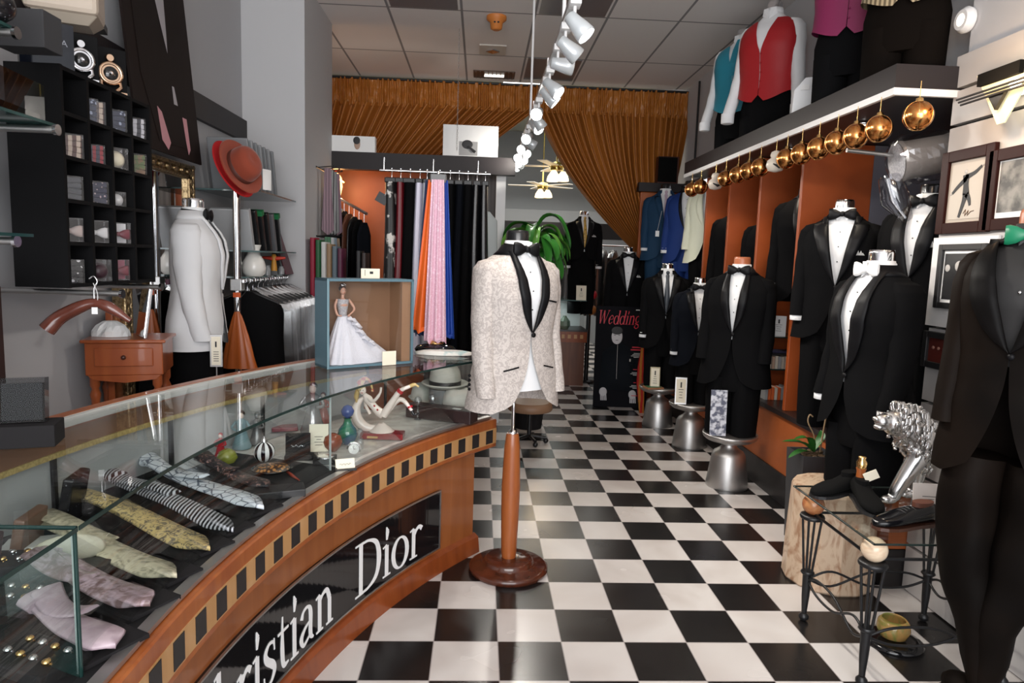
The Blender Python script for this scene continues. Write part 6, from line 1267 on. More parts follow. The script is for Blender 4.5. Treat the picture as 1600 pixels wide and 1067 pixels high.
t = thing('price_note', 'cream folded note standing on top of the doll box', 'card', tuple(V((C0.x, C0.y, GZ+.0105))+Matrix.Rotation(rz, 3, 'Z') @ V((W_*.54, .06, tz+.001))), rz); MB().box((0, 0, .024), (.10, .003, .048)).build('card', CREAM, t); g = MB(); g.box((.005, -.002, .028), (.018, .001, .012)); g.box((-.03, -.002, .028), (.002, .001, .03)); g.build('print', INK, t)
# doll
dx = W_*.24; do = Matrix.Rotation(rz, 3, 'Z') @ V((dx, .075, .0135)); hd = tz*.93; k = hd/.40
d = thing('bride_doll', 'dark haired bride doll in a long white gown with a train', 'doll', (C0.x+do.x, C0.y+do.y, GZ+.0105+do.z), rz, s=k)
DS = mat('doll_skin', (.55, .30, .21), .4); GOWN = mat('white_gown', (.70, .70, .76), .6, bump=.35, bscale=130)
g = MB(); g.tube(smooth_pts([(0, 0, .235), (0, 0, .27), (0, -.002, .30), (.0, 0, .322), (.0, 0, .338)], 4), [.018, .016, .015, .016, .018, .022, .026, .026, .024, .020, .016, .011, .009, .008, .008, .008, .008], 16); g.ball((.0, -.004, .355), (.014, .015, .019), 16, 12)
g.tube(smooth_pts([(.028, 0, .315), (.050, -.004, .285), (.052, -.016, .262), (.022, -.026, .238)], 4), [.007]*5+[.006]*4+[.004]*4, 8); g.tube(smooth_pts([(-.028, 0, .315), (-.038, .002, .28), (-.032, -.012, .24), (-.016, -.026, .235)], 4), [.007]*5+[.006]*4+[.004]*4, 8)
g.ball((.020, -.028, .236), (.008, .005, .006), 8, 6); g.build('body', DS, d)
g = MB(); rings = []
for z, r in ((.232, .0175), (.25, .019), (.28, .024), (.305, .028), (.315, .027)): rings.append([V((r*1.08*math.cos(a), r*math.sin(a)-.001, z)) for a in [2*PI*j/20 for j in range(20)]])
g.loft(rings, True, (False, False)); g.build('bodice', mat('beaded_bodice', (.6, .58, .58), .4, two=(.35, .34, .36), tex='voronoi', scale=160, lo=.1, hi=.5), d)
g = MB(); rings = []; N_ = 72
for i in range(22):
    f = i/21; z = .240*(1-f); r = .018+.078*f**.8
    ring = []
    for j in range(N_):
        a = 2*PI*j/N_; tr = max(0, math.cos(a))**1.5; fold = 1+.07*math.sin(a*13+f*2)*min(1, f*2)+.04*math.sin(a*29)
        x = r*fold*math.cos(a)+tr*.20*f**1.4; y = r*.80*fold*math.sin(a)
        ring.append(V((x, y*(.85), z)))
    rings.append(ring)
g.loft(rings); g.build('gown', GOWN, d)
for i, (x, z, L_) in enumerate(((.03, .215, .045), (.052, .19, .05), (.072, .155, .05), (.10, .12, .05), (.13, .10, .045))):
    g = MB(); P = smooth_pts([(x-.012, -.02, z+.008), (x+.006, -.032, z), (x+.03, -.026, z-.012), (x+.034, -.012, z-.03)], 4); g.ribbon(P, [.02+.008*math.sin(q*1.3) for q in range(len(P))], .006, (0, -.7, .7)); g.build('ruffle', GOWN, d)
g = MB(); g.ball((.0, .005, .365), (.018, .017, .016), 14, 10); g.ball((0, .008, .382), (.011, .011, .010), 12, 8); g.build('hair', mat('doll_hair', (.02, .010, .008), .3), d)
g = MB(); g.tube([V((.016*math.sin(a), -.002-.014*math.cos(a), .378+.004*math.cos(a))) for a in [lerp(-1.6, 1.6, q/10) for q in range(11)]], .0022, 6)
for q in range(5): g.ball((.013*math.sin(-1+.5*q), -.003-.013*math.cos(-1+.5*q), .386+.004*(q == 2)), .003, 6, 5)
g.build('tiara', CHROME, d)
for sx in (-1, 1): MB().ball((sx*.0052, -.0180, .357), (.0024, .0010, .0016), 8, 6).build('eye', BLACK, d)
MB().ball((0, -.0185, .3455), (.0032, .001, .0013), 8, 6).build('lips', mat('doll_lips', (.5, .03, .05), .4), d)
# sash carousel on the counter end
p = PX(680, 548, Z=GZ+.01); CXX, CYY = p.x, p.y
t = thing('sash_stand', 'black round stand with a chrome rod carrying satin sashes on the counter end', 'stand', (CXX, CYY, GZ+.0105))
hs = PX(685, 268, Y=CYY).z-GZ-.01
MB().lathe([(.115, 0), (.12, .01), (.105, .03), (.05, .045), (.02, .05)], n=36).build('base', BLACKGLOSS, t); MB().lathe([(.05, .045), (.045, .06), (.02, .07)], n=24).build('gold_collar', GOLD, t); MB().cyl((0, 0, .05), (0, 0, hs), .008).build('rod', CHROME, t); MB().box((.0, -.01, hs-.04), (.09, .03, .05)).build('clip_head', mat('grey_clip', (.12, .12, .12), .4), t, bevel=.005)
def sash(label, x0, x1, y, w0, w1, m_, zb=.07, nf=3):
    t = thing('hanging_scarf', label, 'scarf', (CXX, CYY, GZ+.0105), 0, 'sashes on the round stand'); g = MB(); rings = []
    for i in range(16):
        f = i/15; w_ = lerp(w0, w1, f); x = lerp(x0, x1, f); z = lerp(hs-.05, zb, f); M_ = 24
        rings.append([V((x+w_*(j/M_-.5), y+.010*math.sin(j/M_*nf*2*PI+f)*(.4+f), z+(.0 if f < 1 else .02*math.sin(j*.7)))) for j in range(M_+1)]+[V((x+w_*(j/M_-.5), y+.010*math.sin(j/M_*nf*2*PI+f)*(.4+f)+.006, z)) for j in range(M_, -1, -1)])
    g.loft(rings); g.build('cloth', m_, t)
sash('bright orange satin sash on the round stand', -.03, -.065, -.02, .05, .14, mat('vivid_orange_satin', (.78, .13, .015), .45), .12, 2)
sash('pale pink sequin sash at the front of the round stand', .0, .0, -.045, .07, .13, mat('pink_sequin', (.74, .45, .55), .35, two=(.88, .68, .76), tex='noise', scale=90, lo=.52, hi=.70), .06, 3)
sash('royal blue satin sash on the right of the round stand', .04, .075, -.02, .03, .07, mat('royal_blue_satin', (.010, .05, .30), .4), .09, 2)
sash('dark navy sash behind the orange one on the round stand', -.06, -.10, .01, .03, .06, mat('dark_navy_satin', (.008, .02, .07), .4), .10, 2)
t = thing('white_scarf_pile', 'white and cream folded scarf lying under the sash stand', 'scarf', (CXX+.06, CYY-.14, GZ+.0105)); g = MB()
rings = [[V((.16*kk*math.cos(a)*(1+.15*noise.noise(V((math.cos(a)*2, math.sin(a)*2, zz*40)))), .06*kk*math.sin(a), zz)) for a in [2*PI*j/30 for j in range(30)]] for zz, kk in ((0, 1), (.012, 1.0), (.022, .7))]
g.loft(rings); g.build('cloth', mat('white_aqua_print', (.75, .73, .68), .5, two=(.35, .5, .5), tex='noise', scale=14, lo=.55, hi=.7), t)
# acrylic leaflet holder and black box near the left corner
c = PX(35, 700, Z=GZ+.01)
t = thing('black_leaflet_box', 'black box on the glass counter at the far left', 'box', (c.x-.01, c.y+.04, GZ+.0105), .3); MB().box((0, 0, .03), (.15, .10, .06)).build('box', CHARCOAL, t, bevel=.002)
t = thing('acrylic_holder', 'clear acrylic leaflet holder with dark printed sheets on the black box', 'leaflet holder', (c.x-.02, c.y+.04, GZ+.072), .3); MB().box((0, .0, .06), (.11, .04, .12), Matrix.Rotation(-.12, 4, 'X')).build('holder', glass('dark_acrylic', (.55, .55, .56), .15), t); MB().box((0, .0, .055), (.095, .02, .10), Matrix.Rotation(-.12, 4, 'X')).build('sheets', mat('grey_print', (.02, .02, .022), .6, two=(.16, .16, .16), tex='wave', scale=60, stretch=(0, 0, 1), lo=.7, hi=.8), t)
# ---------------------------------------------------------------- ceiling, track lights and the rear
ROW = [5.97, 7.19]; COL = lambda i: -.2115+.612*i
def cpanel(label, i, j0, j1, m_): tag(MB().bb((COL(i)+.03, j0, ZC-.006), (COL(i+1)-.03, j1, ZC+.002)).build('ceiling_light_panel', m_, None), label, 'ceiling panel', 'unlit ceiling panels')
OFFP = mat('smoked_panel', (.17, .17, .18), .3)
cpanel('smoked grey unlit panel near the smoke alarm', -1, 4.79, 5.94, OFFP); cpanel('smoked grey unlit panel above the track lights, nearer one', 1, 4.79, 5.94, OFFP); cpanel('smoked grey unlit panel above the track lights, beside the curtain', 1, 7.2, YC-.12, OFFP)
p = PX(776, 26, Y=6.25); p = PX(776, 26, Z=ZC)
t = thing('smoke_alarm', 'orange smoke alarm on the ceiling', 'alarm', (p.x, p.y, ZC)); MB().lathe([(.085, 0), (.085, -.025), (.055, -.05), (.048, -.10), (.03, -.11)], n=28).build('body', mat('alarm_orange', (.60, .20, .04), .5), t); g = MB()
for sx in (-1, 1): g.box((sx*.015, -.053, -.06), (.016, .006, .012))
g.build('slots', BLACK, t)
p = PX(770, 77, Z=ZC); t = thing('ceiling_speaker_plate', 'square ceiling plate with a chrome diamond emblem', 'ceiling fitting', (p.x, p.y, ZC)); MB().box((0, 0, -.006), (.26, .30, .012)).build('plate', mat('plate_cream', (.60, .56, .50), .5), t)
MB().box((0, 0, -.016), (.10, .10, .02), R=Matrix.Rotation(PI/4, 3, 'Z')).build('diamond', CHROME, t, bevel=.006)
p = PX(772, 118, Z=ZC); t = thing('air_vent', 'dark louvred vent with a light strip beside the curtain', 'vent', (p.x, p.y-.05, ZC)); MB().box((0, 0, -.004), (.46, .30, .008)).build('frame', mat('vent_frame', (.10, .07, .055), .4), t)
for k in range(10): MB().box((-.20+.045*k, 0, -.012), (.008, .26, .014)).build('louvre', mat('vent_bronze', (.16, .11, .08), .3, .5), t)
MB().box((0, 0, -.016), (.22, .06, .014)).build('light_strip', mat('vent_strip', (1, 1, 1), .4, emit=(1, .95, .85), es=1.2), t)
# chain and white boxes on the header beam
p = PX(716, 128, Y=6.40); g = MB(); zc = ZC; n = 0
while zc > 2.60:
    g.tube([V((.006*math.cos(a)*(1 if n % 2 else .2), .006*math.cos(a)*(.2 if n % 2 else 1), .012*math.sin(a)+zc-.012)) for a in [2*PI*q/8 for q in range(9)]], .0014, 4, False); zc -= .020; n += 1
t = thing('ceiling_chain', 'thin chain hanging from the ceiling in front of the curtain', 'chain', (p.x, 6.42, 0)); g.build('links', STEEL, t)
def hbox(label, x0, x1, yt, pic):
    a, b_ = PX(x0, yt, Y=6.5), PX(x1, yt, Y=6.5); t = thing('white_carton', label, 'box', ((a.x+b_.x)/2, 6.505, hz1+.001), 0, 'white cartons on the header beam'); w_ = b_.x-a.x; h = max(a.z, b_.z)-hz1
    MB().box((0, 0, h/2), (w_, .085, h)).build('carton', PAPER, t); return t, w_, h
t, w_, h = hbox('white carton with a small portrait head on the header beam', 512, 587, 215, 0); g = MB(); g.ball((w_*.13, -.043, h*.5), (.028, .002, .05), 12, 8); g.build('portrait_head', mat('print_skin2', (.4, .27, .2), .6), t); g = MB(); g.ball((w_*.12, -.0445, h*.72), (.032, .002, .035), 12, 8); g.build('portrait_hair', INK, t)
t, w_, h = hbox('large white carton with a dark figure print on the header beam', 693, 779, 199, 0); MB().box((-.02, -.0435, h*.25), (.17, .002, h*.45)).build('grey_print', mat('grey_print2', (.30, .30, .30), .6), t); g = MB(); g.ball((-.03, -.045, h*.38), (.05, .002, .04), 12, 8); g.tube([(-.02, -.045, h*.34), (.05, -.045, h*.16)], [.02, .03], 8, flat=.1); g.build('figure_print', INK, t)
# track light
TX = .35; TZt = 2.66
tr = thing('track_light_rail', 'long white track rail hung from the ceiling by two rods', 'track rail', (TX, 4.8, TZt)); MB().box((0, 0, 0), (.035, 4.6, .028)).build('rail', STEEL, tr)
for y in (-1.55, .55): MB().cyl((0, y, .014), (0, y, ZC-TZt), .009).build('rod', WHITE, tr)
for y in (-1.0, 0, 1.2): MB().box((0, y, .0), (.045, .06, .04)).build('connector', CHROME, tr)
HEADM = mat('track_head_white', (.62, .66, .68), .25, .3)
HOT = mat('halogen_face', (1, 1, 1), .3, emit=(1, .97, .92), es=14)
heads = [(2.85, (.85, -.3, -1), 1), (3.15, (1.0, .2, -.75), 1), (3.45, (1, .1, -.12), 0), (3.85, (.6, -.35, -.6), 1), (4.05, (.9, -.1, -.8), 1), (4.55, (-.3, -1, -.45), 1), (4.75, (.7, .2, -.9), 0), (4.95, (.5, -.8, -.7), 1), (5.45, (-.4, -1, -.5), 1), (5.65, (.9, .1, -.5), 1), (6.0, (-.5, -1, -.4), 1), (6.15, (.5, -.9, -.6), 1), (6.45, (-.6, -.9, -.5), 1), (6.6, (.6, -.9, -.5), 1), (6.75, (-.3, -1, -.7), 1), (6.9, (.3, -.9, -.6), 0), (7.02, (-.3, -1, -.8), 1)]
ordn = ['nearest', 'second', 'third', 'fourth', 'fifth', 'sixth', 'seventh', 'eighth', 'ninth', 'tenth', 'eleventh', 'twelfth', 'thirteenth', 'fourteenth', 'fifteenth', 'sixteenth', 'farthest']
for i, (y, d, on) in enumerate(heads):
    d = V(d).normalized(); t = thing('track_spotlight', ('%s track spotlight from the camera along the ceiling rail' % ordn[i]), 'spotlight', (TX, y, TZt-.014), 0, 'spotlights on the ceiling rail')
    MB().box((0, 0, -.012), (.045, .07, .03)).build('adapter', WHITE, t, bevel=.003); MB().cyl((0, 0, -.02), (0, 0, -.07), .007, 8).build('stem', WHITE, t)
    M_ = Matrix.Translation((0, 0, -.085)) @ d.to_track_quat('Z', 'Y').to_matrix().to_4x4()
    MB().lathe([(.018, -.035), (.026, -.03), (.030, 0), (.038, .04), (.042, .075), (.038, .078)], M=M_, n=22, cap=(True, False)).build('shade', HEADM, t)
    MB().lathe([(.037, .068), (.02, .072)], M=M_, n=20).build('lens', HOT if on else HEADM, t)
    if on and i in (0, 1, 3, 4, 7, 9, 11, 13):
        q = V((TX, y, TZt-.1))+d*.10; light('track_lamp', 'SPOT', tuple(q), 30, (1, .94, .86), tuple(q+d), spot_size=1.7, spot_blend=.8, shadow_soft_size=.04)
# extra spots turned to the displays: same rail
for y, tgt, e in ((3.0, (-.6, 3.0, .9), 26), (3.4, (.2, 3.4, 1.2), 22), (4.3, (-1.5, 4.0, 1.2), 26), (5.2, (-1.0, 6.4, 1.5), 22), (4.4, (1.9, 4.6, 1.0), 20), (3.3, (1.9, 3.0, 1.0), 22), (2.95, (1.6, 2.2, 1.1), 14), (5.9, (1.9, 6.6, 1.2), 20), (6.6, (1.0, 8.2, 2.2), 16), (6.2, (-.8, 7.9, 2.9), 18)):
    light('track_lamp', 'SPOT', (TX, y, TZt-.16), e*.85, (1, .93, .84), tgt, spot_size=1.5, spot_blend=.9, shadow_soft_size=.05)
# hanging trousers under the header
RY = 5.0; ra, rb = PX(600, 266, Y=RY), PX(760, 272, Y=RY)
t = thing('trouser_rail', 'thin chrome rail of hanging trousers in front of the dark partition', 'garment rail', (0, RY, 0)); MB().cyl((ra.x-.03, 0, ra.z), (rb.x+.03, 0, ra.z), .009).build('rail', CHROME, t)
for x in (ra.x, lerp(ra.x, rb.x, .48), rb.x-.06): MB().cyl((x, 0, ra.z), (x, 0, ra.z+.09), .006).build('hook', CHROME, t)
MB().cyl((PX(684, 300, Y=RY).x, .0, 0), (PX(684, 300, Y=RY).x, 0, ra.z), .012).build('upright', CHROME, t); MB().lathe([(.22, 0), (.22, .015), (.03, .03)], (PX(684, 300, Y=RY).x, 0, 0), 24).build('base', CHROME, t)
LAV = mat('lavender_satin', (.68, .67, .80), .35); SGR = mat('silver_grey_satin', (.28, .28, .32), .3); SIL = mat('silver_sequin', (.30, .30, .30), .25, two=(.7, .7, .7), tex='noise', scale=80, lo=.5, hi=.6)
DRD = mat('dark_red_satin', (.13, .004, .010), .4); MASK = mat('black_white_print', (.015, .015, .015), .5, two=(.65, .62, .58), tex='noise', scale=9, lo=.56, hi=.6); BSQ = mat('black_beaded', (.25, .25, .27), .3, two=(.006, .006, .007), tex='voronoi', scale=75, lo=.08, hi=.13)
TR = [(612, 18, MASK, 'black and white printed cloth at the left end of the trouser rail', .85), (626, 14, DRD, 'dark red satin trousers on the trouser rail', .98), (641, 20, BLK, 'wide black trousers beside the dark red pair', 1.0), (656, 12, LAV, 'pale lavender satin trousers on the trouser rail', 1.05), (667, 11, SGR, 'silver grey satin trousers beside the lavender pair', 1.05), (677, 10, SIL, 'silver sequin trousers on the trouser rail', 1.0), (687, 10, SGR, 'grey satin trousers right of the silver sequin pair', 1.05),
      (703, 15, BLK, 'black trousers just right of the pink sash', 1.05), (717, 14, BLK2, 'second black pair right of the pink sash', 1.05), (731, 14, BLK, 'third black pair right of the pink sash', 1.05), (745, 13, BSQ, 'black beaded trousers near the right end of the rail', 1.0), (758, 12, BSQ, 'black beaded trousers at the right end of the rail', .9)]
for i, (px, wpx, m_, lab, ln) in enumerate(TR):
    p = PX(px, 300, Y=RY); w_ = wpx/FPX*RY*1.3; t = thing('hung_trousers', lab, 'trousers', (p.x, RY+.0, ra.z), 0, 'trousers on the rail')
    g = MB(); g.tube(smooth_pts([(0, 0, -.06), (0, 0, -.02), (.0, .014, 0), (0, .012, .014), (0, -.002, .014)], 3), .003, 6); g.build('hook', CHROME, t); MB().box((0, 0, -.075), (w_*.7, .20, .035)).build('clip_bar', BLACK, t, bevel=.006)
    rings = []
    for k in range(14):
        f = k/13; ww = w_*(.85+.45*f); rings.append([V((ww*.5*math.cos(a)*(1+.12*math.sin(3*a+i))+.01*math.sin(f*3+i), (.13+.03*f)*math.sin(a)*(1+.04*math.sin(9*a)), -.09-(ln*1.15)*f)) for a in [2*PI*q/30 for q in range(30)]])
    MB().loft(rings).build('cloth', m_, t)
p = PX(597, 310, Y=RY-.1); t = thing('paper_tag', 'black and white card tag hanging left of the trouser rail', 'tag', tuple(p)); MB().box((0, 0, 0), (.08, .003, .07), R=Matrix.Rotation(.5, 3, 'Y')).build('card', BLACK, t); MB().cyl((.02, 0, .02), (.05, 0, .12), .002, 5).build('string', PAPER, t)
# ties on the pilaster
TCOL = [('mauve striped', (.20, .11, .14), (.10, .05, .07)), ('black dotted', (.01, .01, .01), (.3, .3, .3)), ('grey paisley', (.10, .10, .11), (.2, .2, .2)), ('plum', (.12, .05, .09), (.2, .1, .14)), ('dark green', (.01, .09, .03), (.02, .14, .05)), ('silver', (.45, .46, .48), (.6, .6, .6)), ('steel blue', (.10, .15, .20), (.2, .26, .3)), ('tan', (.30, .19, .10), (.2, .12, .06))]
tk = thing('tie_rack', 'black wire tie rack on the side of the pilaster', 'tie rack', (-1.385, 6.10, 0)); zt1 = PX(505, 258, X=-1.30).z; zt2 = PX(503, 368, X=-1.30).z
for z in (zt1, zt2):
    MB().cyl((.0, -.25, z), (.0, .25, z), .008, 8).build('back_bar', IRON, tk)
    for k in range(4): m_ = MB(); m_.cyl((0, -.20+.12*k, z), (.13, -.20+.12*k, z+.015), .004, 6); m_.ball((.132, -.20+.12*k, z+.02), .008, 8, 6); m_.build('arm', IRON, tk)
for i, (nm, c1, c2) in enumerate(TCOL):
    top = i < 4; z = (zt1 if top else zt2)-.005; y = 6.10-.20+.12*(i % 4); ln = .55 if top else .62
    g = MB(); P = [(-1.30, y, z-f*ln) for f in (0, .3, .7, .93, 1)]; g.ribbon(P, [.05, .065, .09, .10, .01], .014, V((.4, -1, 0)).normalized())
    tag(g.build('hanging_necktie', mat('tie_cloth_%d' % i, c1, .38, two=c2, tex='wave', scale=14, dist=1), None), '%s necktie hanging on the %s row of the pilaster tie rack' % (nm, 'upper' if top else 'lower'), 'necktie', 'neckties on the pilaster rack')
# glowing wall lamp and slanted arm of waistcoats on the rust partition
p = PX(525, 288, Y=6.75); t = thing('shell_wall_lamp', 'glowing shell wall lamp with a red hook above the slanted rail', 'wall lamp', tuple(p))
MB().lathe([(.015, -.13), (.045, -.10), (.062, -.02), (.055, .06), (.03, .10), (.01, .11)], n=20).build('glass_shade', mat('amber_shade', (.8, .5, .25), .3, emit=(1, .55, .20), es=2.6), t); MB().box((.05, -.02, .04), (.09, .05, .012), R=Matrix.Rotation(.6, 3, 'Y')).build('metal_leaf', GOLD, t)
MB().tube(smooth_pts([(0, 0, .10), (0, 0, .24), (.02, 0, .27), (.035, 0, .24)], 5), .006, 8).build('red_hook', mat('red_hook', (.3, .02, .01), .3), t)
light('shell_lamp', 'POINT', (p.x+.02, p.y-.16, p.z), 5, (1, .55, .25), shadow_soft_size=.06)
A_, B_ = PX(512, 300, Y=6.6), PX(573, 334, Y=6.2)
t = thing('slanted_rail', 'slanted chrome rail sloping down over hanging waistcoats', 'garment rail', tuple(A_)); MB().cyl((0, 0, 0), tuple(B_-A_), .014).build('rail', CHROME, t)
WN = ['white collared shirt', 'red waistcoat', 'ivory waistcoat', 'black waistcoat with white dots', 'brown waistcoat', 'black beaded waistcoat', 'plain black waistcoat', 'long black waistcoat']
WM = [SHIRT, mat('red_waistcoat', (.36, .006, .010), .6), IVORY, BEAD, mat('brown_wc', (.12, .04, .02), .5), BSQ, BLK, BLK2]
for i in range(8):
    f = (i+.5)/8; q = A_.lerp(B_, f); t = thing('hung_waistcoat', '%s hanging on the slanted rail' % WN[i], 'waistcoat', tuple(q), 1.2, 'waistcoats on the slanted rail')
    MB().cyl((0, 0, -.10), (0, 0, .012), .003, 6).build('hook', CHROME, t); rings = []
    ln = .62+.05*(i % 3)
    for k, (dz, a) in enumerate(((-.09, .03), (-.13, .10), (-.20, .145), (-.35, .15), (-.10-ln*.7, .16), (-.10-ln, .17))): rings.append([V((a*.8*math.cos(u), .022*math.sin(u)*(1+.3*math.sin(4*u)), dz)) for u in [2*PI*j/18 for j in range(18)]])
    MB().loft(rings).build('body', WM[i], t)
# lower garment row on a floor rail behind the doll box
for i, (c, nm) in enumerate((((.28, .006, .03), 'crimson'), ((.01, .10, .03), 'green'), ((.6, .6, .58), 'white'), ((.30, .19, .10), 'tan'), ((.11, .15, .18), 'slate blue'), ((.09, .012, .04), 'wine'), ((.012, .012, .013), 'black'), ((.03, .015, .012), 'dark brown'))):
    a = PX(492+8.5*i+(20 if i > 5 else 0), 385, Y=5.6); w_ = .05; top_z = PX(500, 372+3*i, Y=5.6).z
    g = MB(); rings = [[V((a.x+w_*.55*math.cos(u), 5.6+.10*math.sin(u)*(1+.1*math.sin(5*u)), z)) for u in [2*PI*j/20 for j in range(20)]] for z in (top_z, top_z-.1, top_z-.5, .62)]; g.loft(rings)
    tag(g.build('hung_cloth', mat('row_cloth_%d' % i, c, .5), None), '%s garment in the low row behind the doll box' % nm, 'garment', 'garments in the low row')
gb = PX(505, 372, Y=5.6).z; t = thing('low_garment_rail', 'black low floor rail behind the doll box', 'garment rail', (PX(540, 372, Y=5.6).x, 5.6, 0)); MB().box((0, 0, .60), (.70, .22, .03)).build('tray', IRON, t)
for sx in (-1, 1): MB().cyl((sx*.33, 0, 0), (sx*.33, 0, .60), .012).build('upright', IRON, t)
# garment with red emblem right of the trousers
p = PX(758, 345, Y=6.2); t = thing('grey_shirt', 'pale grey shirt with a small red emblem beside the white post', 'shirt', (p.x, 6.25, 1.35)); MB().loft([[V((a*math.cos(u), .03*math.sin(u), z)) for u in [2*PI*j/20 for j in range(20)]] for z, a in ((0, .12), (.3, .12), (.6, .11), (.68, .04))]).build('body', mat('pale_grey_cotton', (.38, .42, .43), .7), t); MB().ball((0, -.032, .43), (.015, .004, .015), 8, 6).build('red_emblem', mat('emblem_red', (.3, .01, .04), .5), t)
MB().cyl((0, 0, .66), (0, 0, .74), .003, 6).build('hook', CHROME, t); MB().cyl((0, 0, .74), (0, .65, .76), .006, 6).build('peg', CHROME, t)
# far counter with chequered inlay
fz = PX(880, 515, Y=8.72).z; fx0, fx1 = -.2, 1.38
t = thing('far_counter', 'far walnut counter with a chequered gold and black band', 'display counter', (fx1-.8, 9.0, 0)); FW_ = wood('walnut_front', (.11, .035, .016), (.17, .06, .026), .4, 3)
hx = .8
MB().bb((-hx, -.27, 0), (hx, .28, fz-.10)).build('body', FW_, t); MB().bb((-hx-.02, -.30, fz-.16), (hx+.02, .30, fz-.02)).build('band', CHERRYD, t); MB().bb((-hx-.03, -.31, fz-.02), (hx+.03, .31, fz)).build('top', mat('dark_ledge', (.022, .015, .014), .35), t)
for k in range(20): MB().bb((-hx+.01+.08*k, -.303, fz-.11), (-hx+.05+.08*k, -.30, fz-.06)).build('inlay_square', MAPLE if k % 1 == 0 else EBONY, t)
gt = PX(880, 470, Y=8.72).z
t = thing('far_glass_case', 'lit glass case standing on the far counter under the three piece suit', 'display case', (fx1-.8, 9.0, fz+.001)); MB().bb((-hx+.02, -.28, 0), (hx-.02, -.275, gt-fz)).build('front_glass', GLASS, t); MB().bb((-hx, -.28, gt-fz), (hx, .28, gt-fz+.012)).build('top_glass', mat('shelf_glass2', (.10, .16, .16), .08, spec=.6), t); MB().bb((-hx, .26, 0), (hx, .275, gt-fz)).build('back', mat('case_back_lit', (.7, .75, .75), .5), t)
light('case_lamp', 'AREA', (fx1-.8, 8.9, gt-.02), 3, (.9, 1, .98), (fx1-.8, 8.9, 0), shape='RECTANGLE', size=1.2, size_y=.1)
for i, (x, m_, lab) in enumerate(((.08, mat('frosted_blue', (.35, .5, .55), .3), 'frosted blue glass jar in the far glass case'), (.22, mat('pewter', (.18, .18, .18), .3, .6), 'dark pewter figure in the far glass case'), (.38, mat('moss', (.06, .08, .04), .6), 'mossy green ornament in the far glass case'), (.54, mat('jade', (.10, .16, .12), .4), 'jade ornament at the right of the far glass case'))):
    tag(MB().lathe([(.05, 0), (.075, .04), (.07, .10), (.03, .15), (.02, .17)], (fx1-.8+x, 8.85, fz+.002), 10, smooth=False).build('ornament', m_, None), lab, 'ornament', 'ornaments in the far glass case')
card('cream picture card leaning on the three piece suit', (PX(908, 468, Y=8.75).x, 8.75, gt+.013), .13, .19, 0, CREAM, pic=True, foot=False)
for i, (x, z, c) in enumerate(((1.70, 1.15, (.40, .01, .02)), (1.62, 1.02, (.02, .10, .04)), (1.70, .95, (.35, .12, .02)))): tag(MB().ball((x-.22, 8.95, z+.03), (.07, .06, .07), 10, 8).build('silk_flower', mat('flower_%d' % i, c, .6), None), ('crimson', 'dark green', 'orange')[i]+' silk flower clump right of the three piece suit', 'silk flower')
t = thing('flower_stand', 'dark stand holding silk flowers beside the three piece suit', 'stand', (1.46, 9.02, 0)); MB().cyl((0, 0, 0), (0, 0, 1.25), .03).build('column', IRON, t); MB().lathe([(.12, 0), (.12, .02), (.03, .03)], n=20).build('base', IRON, t)
# dracaena plant
PPX, PPY = PX(842, 420, Y=6.45).x, 6.45
t = thing('potted_dracaena', 'tall green dracaena with arching leaves behind the brocade jacket', 'plant', (PPX-.05, PPY, 0)); pc = PX(838, 360, Y=PPY).z
MB().lathe([(.13, 0), (.16, .28), (.165, .30), (.15, .30), (.14, .26)], n=24).build('pot', CHARCOAL, t); MB().cyl((0, 0, .26), (0, 0, pc), .022).build('trunk', mat('dracaena_bark', (.18, .12, .07), .8), t)
LG = [mat('leaf_green', (.03, .17, .022), .28), mat('leaf_light', (.12, .34, .05), .28)]; rr = random.Random(3)
for i in range(46):
    a = i*2.4+rr.uniform(-.3, .3); L_ = rr.uniform(.20, .32); up = rr.uniform(.05, .14)*(1 if i < 22 else .4); z0_ = pc-rr.uniform(-.02, .42); dx, dy = math.cos(a), math.sin(a)
    P = [(0, 0, z0_), (dx*L_*.35, dy*L_*.35, z0_+up), (dx*L_*.75, dy*L_*.75, z0_+up*.9), (dx*L_*1.05, dy*L_*1.05, z0_-.04), (dx*L_*1.18, dy*L_*1.18, z0_-.15)]
    MB().loft(leaf(P, rr.uniform(.085, .11)), False).build('leaf', LG[i % 3 == 0], t)
# back room: shelf band, hung garments, ceiling panels, fans
struct('trim_15', MB().bb((-1.4, 10.2, 1.95), (2.30, 10.3, 2.18)), BLACK)
struct('trim_16', MB().bb((-1.4, 12.9, 2.3), (2.4, 13.0, 2.55)), mat('grey_band', (.2, .21, .22), .6))
t = thing('back_rail', 'long chrome rail of plastic covered garments in the back room', 'garment rail', (1.4, 9.8, 1.85)); MB().cyl((-1.6, 0, 0), (.8, 0, 0), .012).build('rail', CHROME, t)
for x in (-1.55, .78): MB().cyl((x, 0, 0), (x, 0, -1.85), .014).build('upright', CHROME, t)
cols = [BLK, mat('grey_cloth', (.14, .15, .15), .6), SHIRT, BLK, mat('olive_cloth', (.05, .06, .045), .6), BLK, mat('grey_cloth', (.14, .15, .15), .6), SHIRT, BLK, BLK2, mat('grey_cloth', (.14, .15, .15), .6), BLK]
pw_ = ['first', 'second', 'third', 'fourth', 'fifth', 'sixth', 'seventh', 'eighth', 'ninth', 'tenth', 'eleventh', 'twelfth']
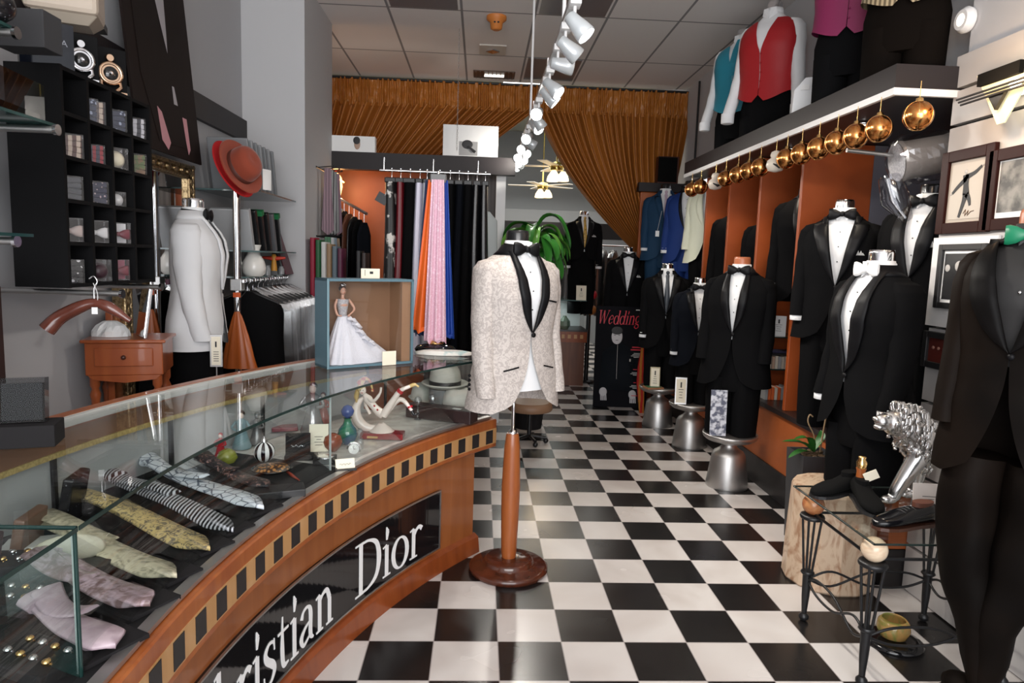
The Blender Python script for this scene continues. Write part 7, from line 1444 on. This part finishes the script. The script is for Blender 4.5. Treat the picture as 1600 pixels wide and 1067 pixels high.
for i in range(12):
    x = .25+i*.15; t = thing('back_room_garment', '%s plastic covered garment from the left on the back room rail' % pw_[i], 'garment', (x, 9.8, 1.85), 1.1, 'garments on the back room rail')
    R2 = [[V((a*math.cos(u), .035*math.sin(u), z)) for u in [2*PI*j/16 for j in range(16)]] for z, a in ((-.07, .03), (-.12, .15), (-.18, .22), (-.5, .23), (-1.0, .25))]
    MB().loft(R2).build('garment', cols[i], t); MB().loft([[V((p.x*1.07+.01*noise.noise(p*20), p.y*1.5+.012*noise.noise(p*24), p.z+.008)) for p in r] for r in R2], True, (False, False), False).build('plastic_cover', PLB, t); MB().cyl((0, 0, -.07), (0, 0, .01), .003, 6).build('hook', CHROME, t)
LITP = mat('lit_panel', (1, 1, 1), .4, emit=(.98, 1, .97), es=3.2)
for lab, x0, x1, y0, y1 in (('bright square ceiling light of the back room, nearer one', .25, .95, 9.2, 9.8), ('bright square ceiling light of the back room, farther one', .35, 1.2, 10.6, 11.6)):
    tag(MB().bb((x0, y0, 4.03), (x1, y1, 4.055)).build('ceiling_light', LITP, None), lab, 'ceiling light', 'lit ceiling lights')
def fan(label, px, Y, s=1):
    p = PX(*px, Y=Y); t = thing('ceiling_fan', label, 'ceiling fan', tuple(p), 0, 'ceiling fans in the back room', s); BR = mat('brass', (.65, .50, .16), .25, 1); BLD = mat('fan_blade_white', (.7, .68, .62), .5)
    MB().cyl((0, 0, .06), (0, 0, (4.05-p.z)/s), .012).build('rod', BR, t); MB().lathe([(.09, -.04), (.10, 0), (.09, .06), (.03, .08)], n=24).build('motor', BR, t)
    for k in range(5): a = k*2*PI/5+.5; MB().box((.36*math.cos(a), .36*math.sin(a), .02), (.50, .13, .01), rz=a).build('blade', BLD, t)
    for k in range(3): a = k*2*PI/3; MB().lathe([(.03, 0), (.07, -.06), (.085, -.12), (.08, -.13)], (.09*math.cos(a), .09*math.sin(a), -.05), 16).build('tulip_shade', mat('fan_shade', (.9, .75, .5), .4, emit=(1, .72, .38), es=2.2), t)
    light('fan_lamp', 'POINT', (p.x, p.y, p.z-.25), 6, (1, .75, .45), shadow_soft_size=.1)
fan('nearer white bladed brass ceiling fan with glowing shades', (870, 262), 9.6); fan('farther white bladed brass ceiling fan above the dracaena', (848, 292), 11.0, .9)
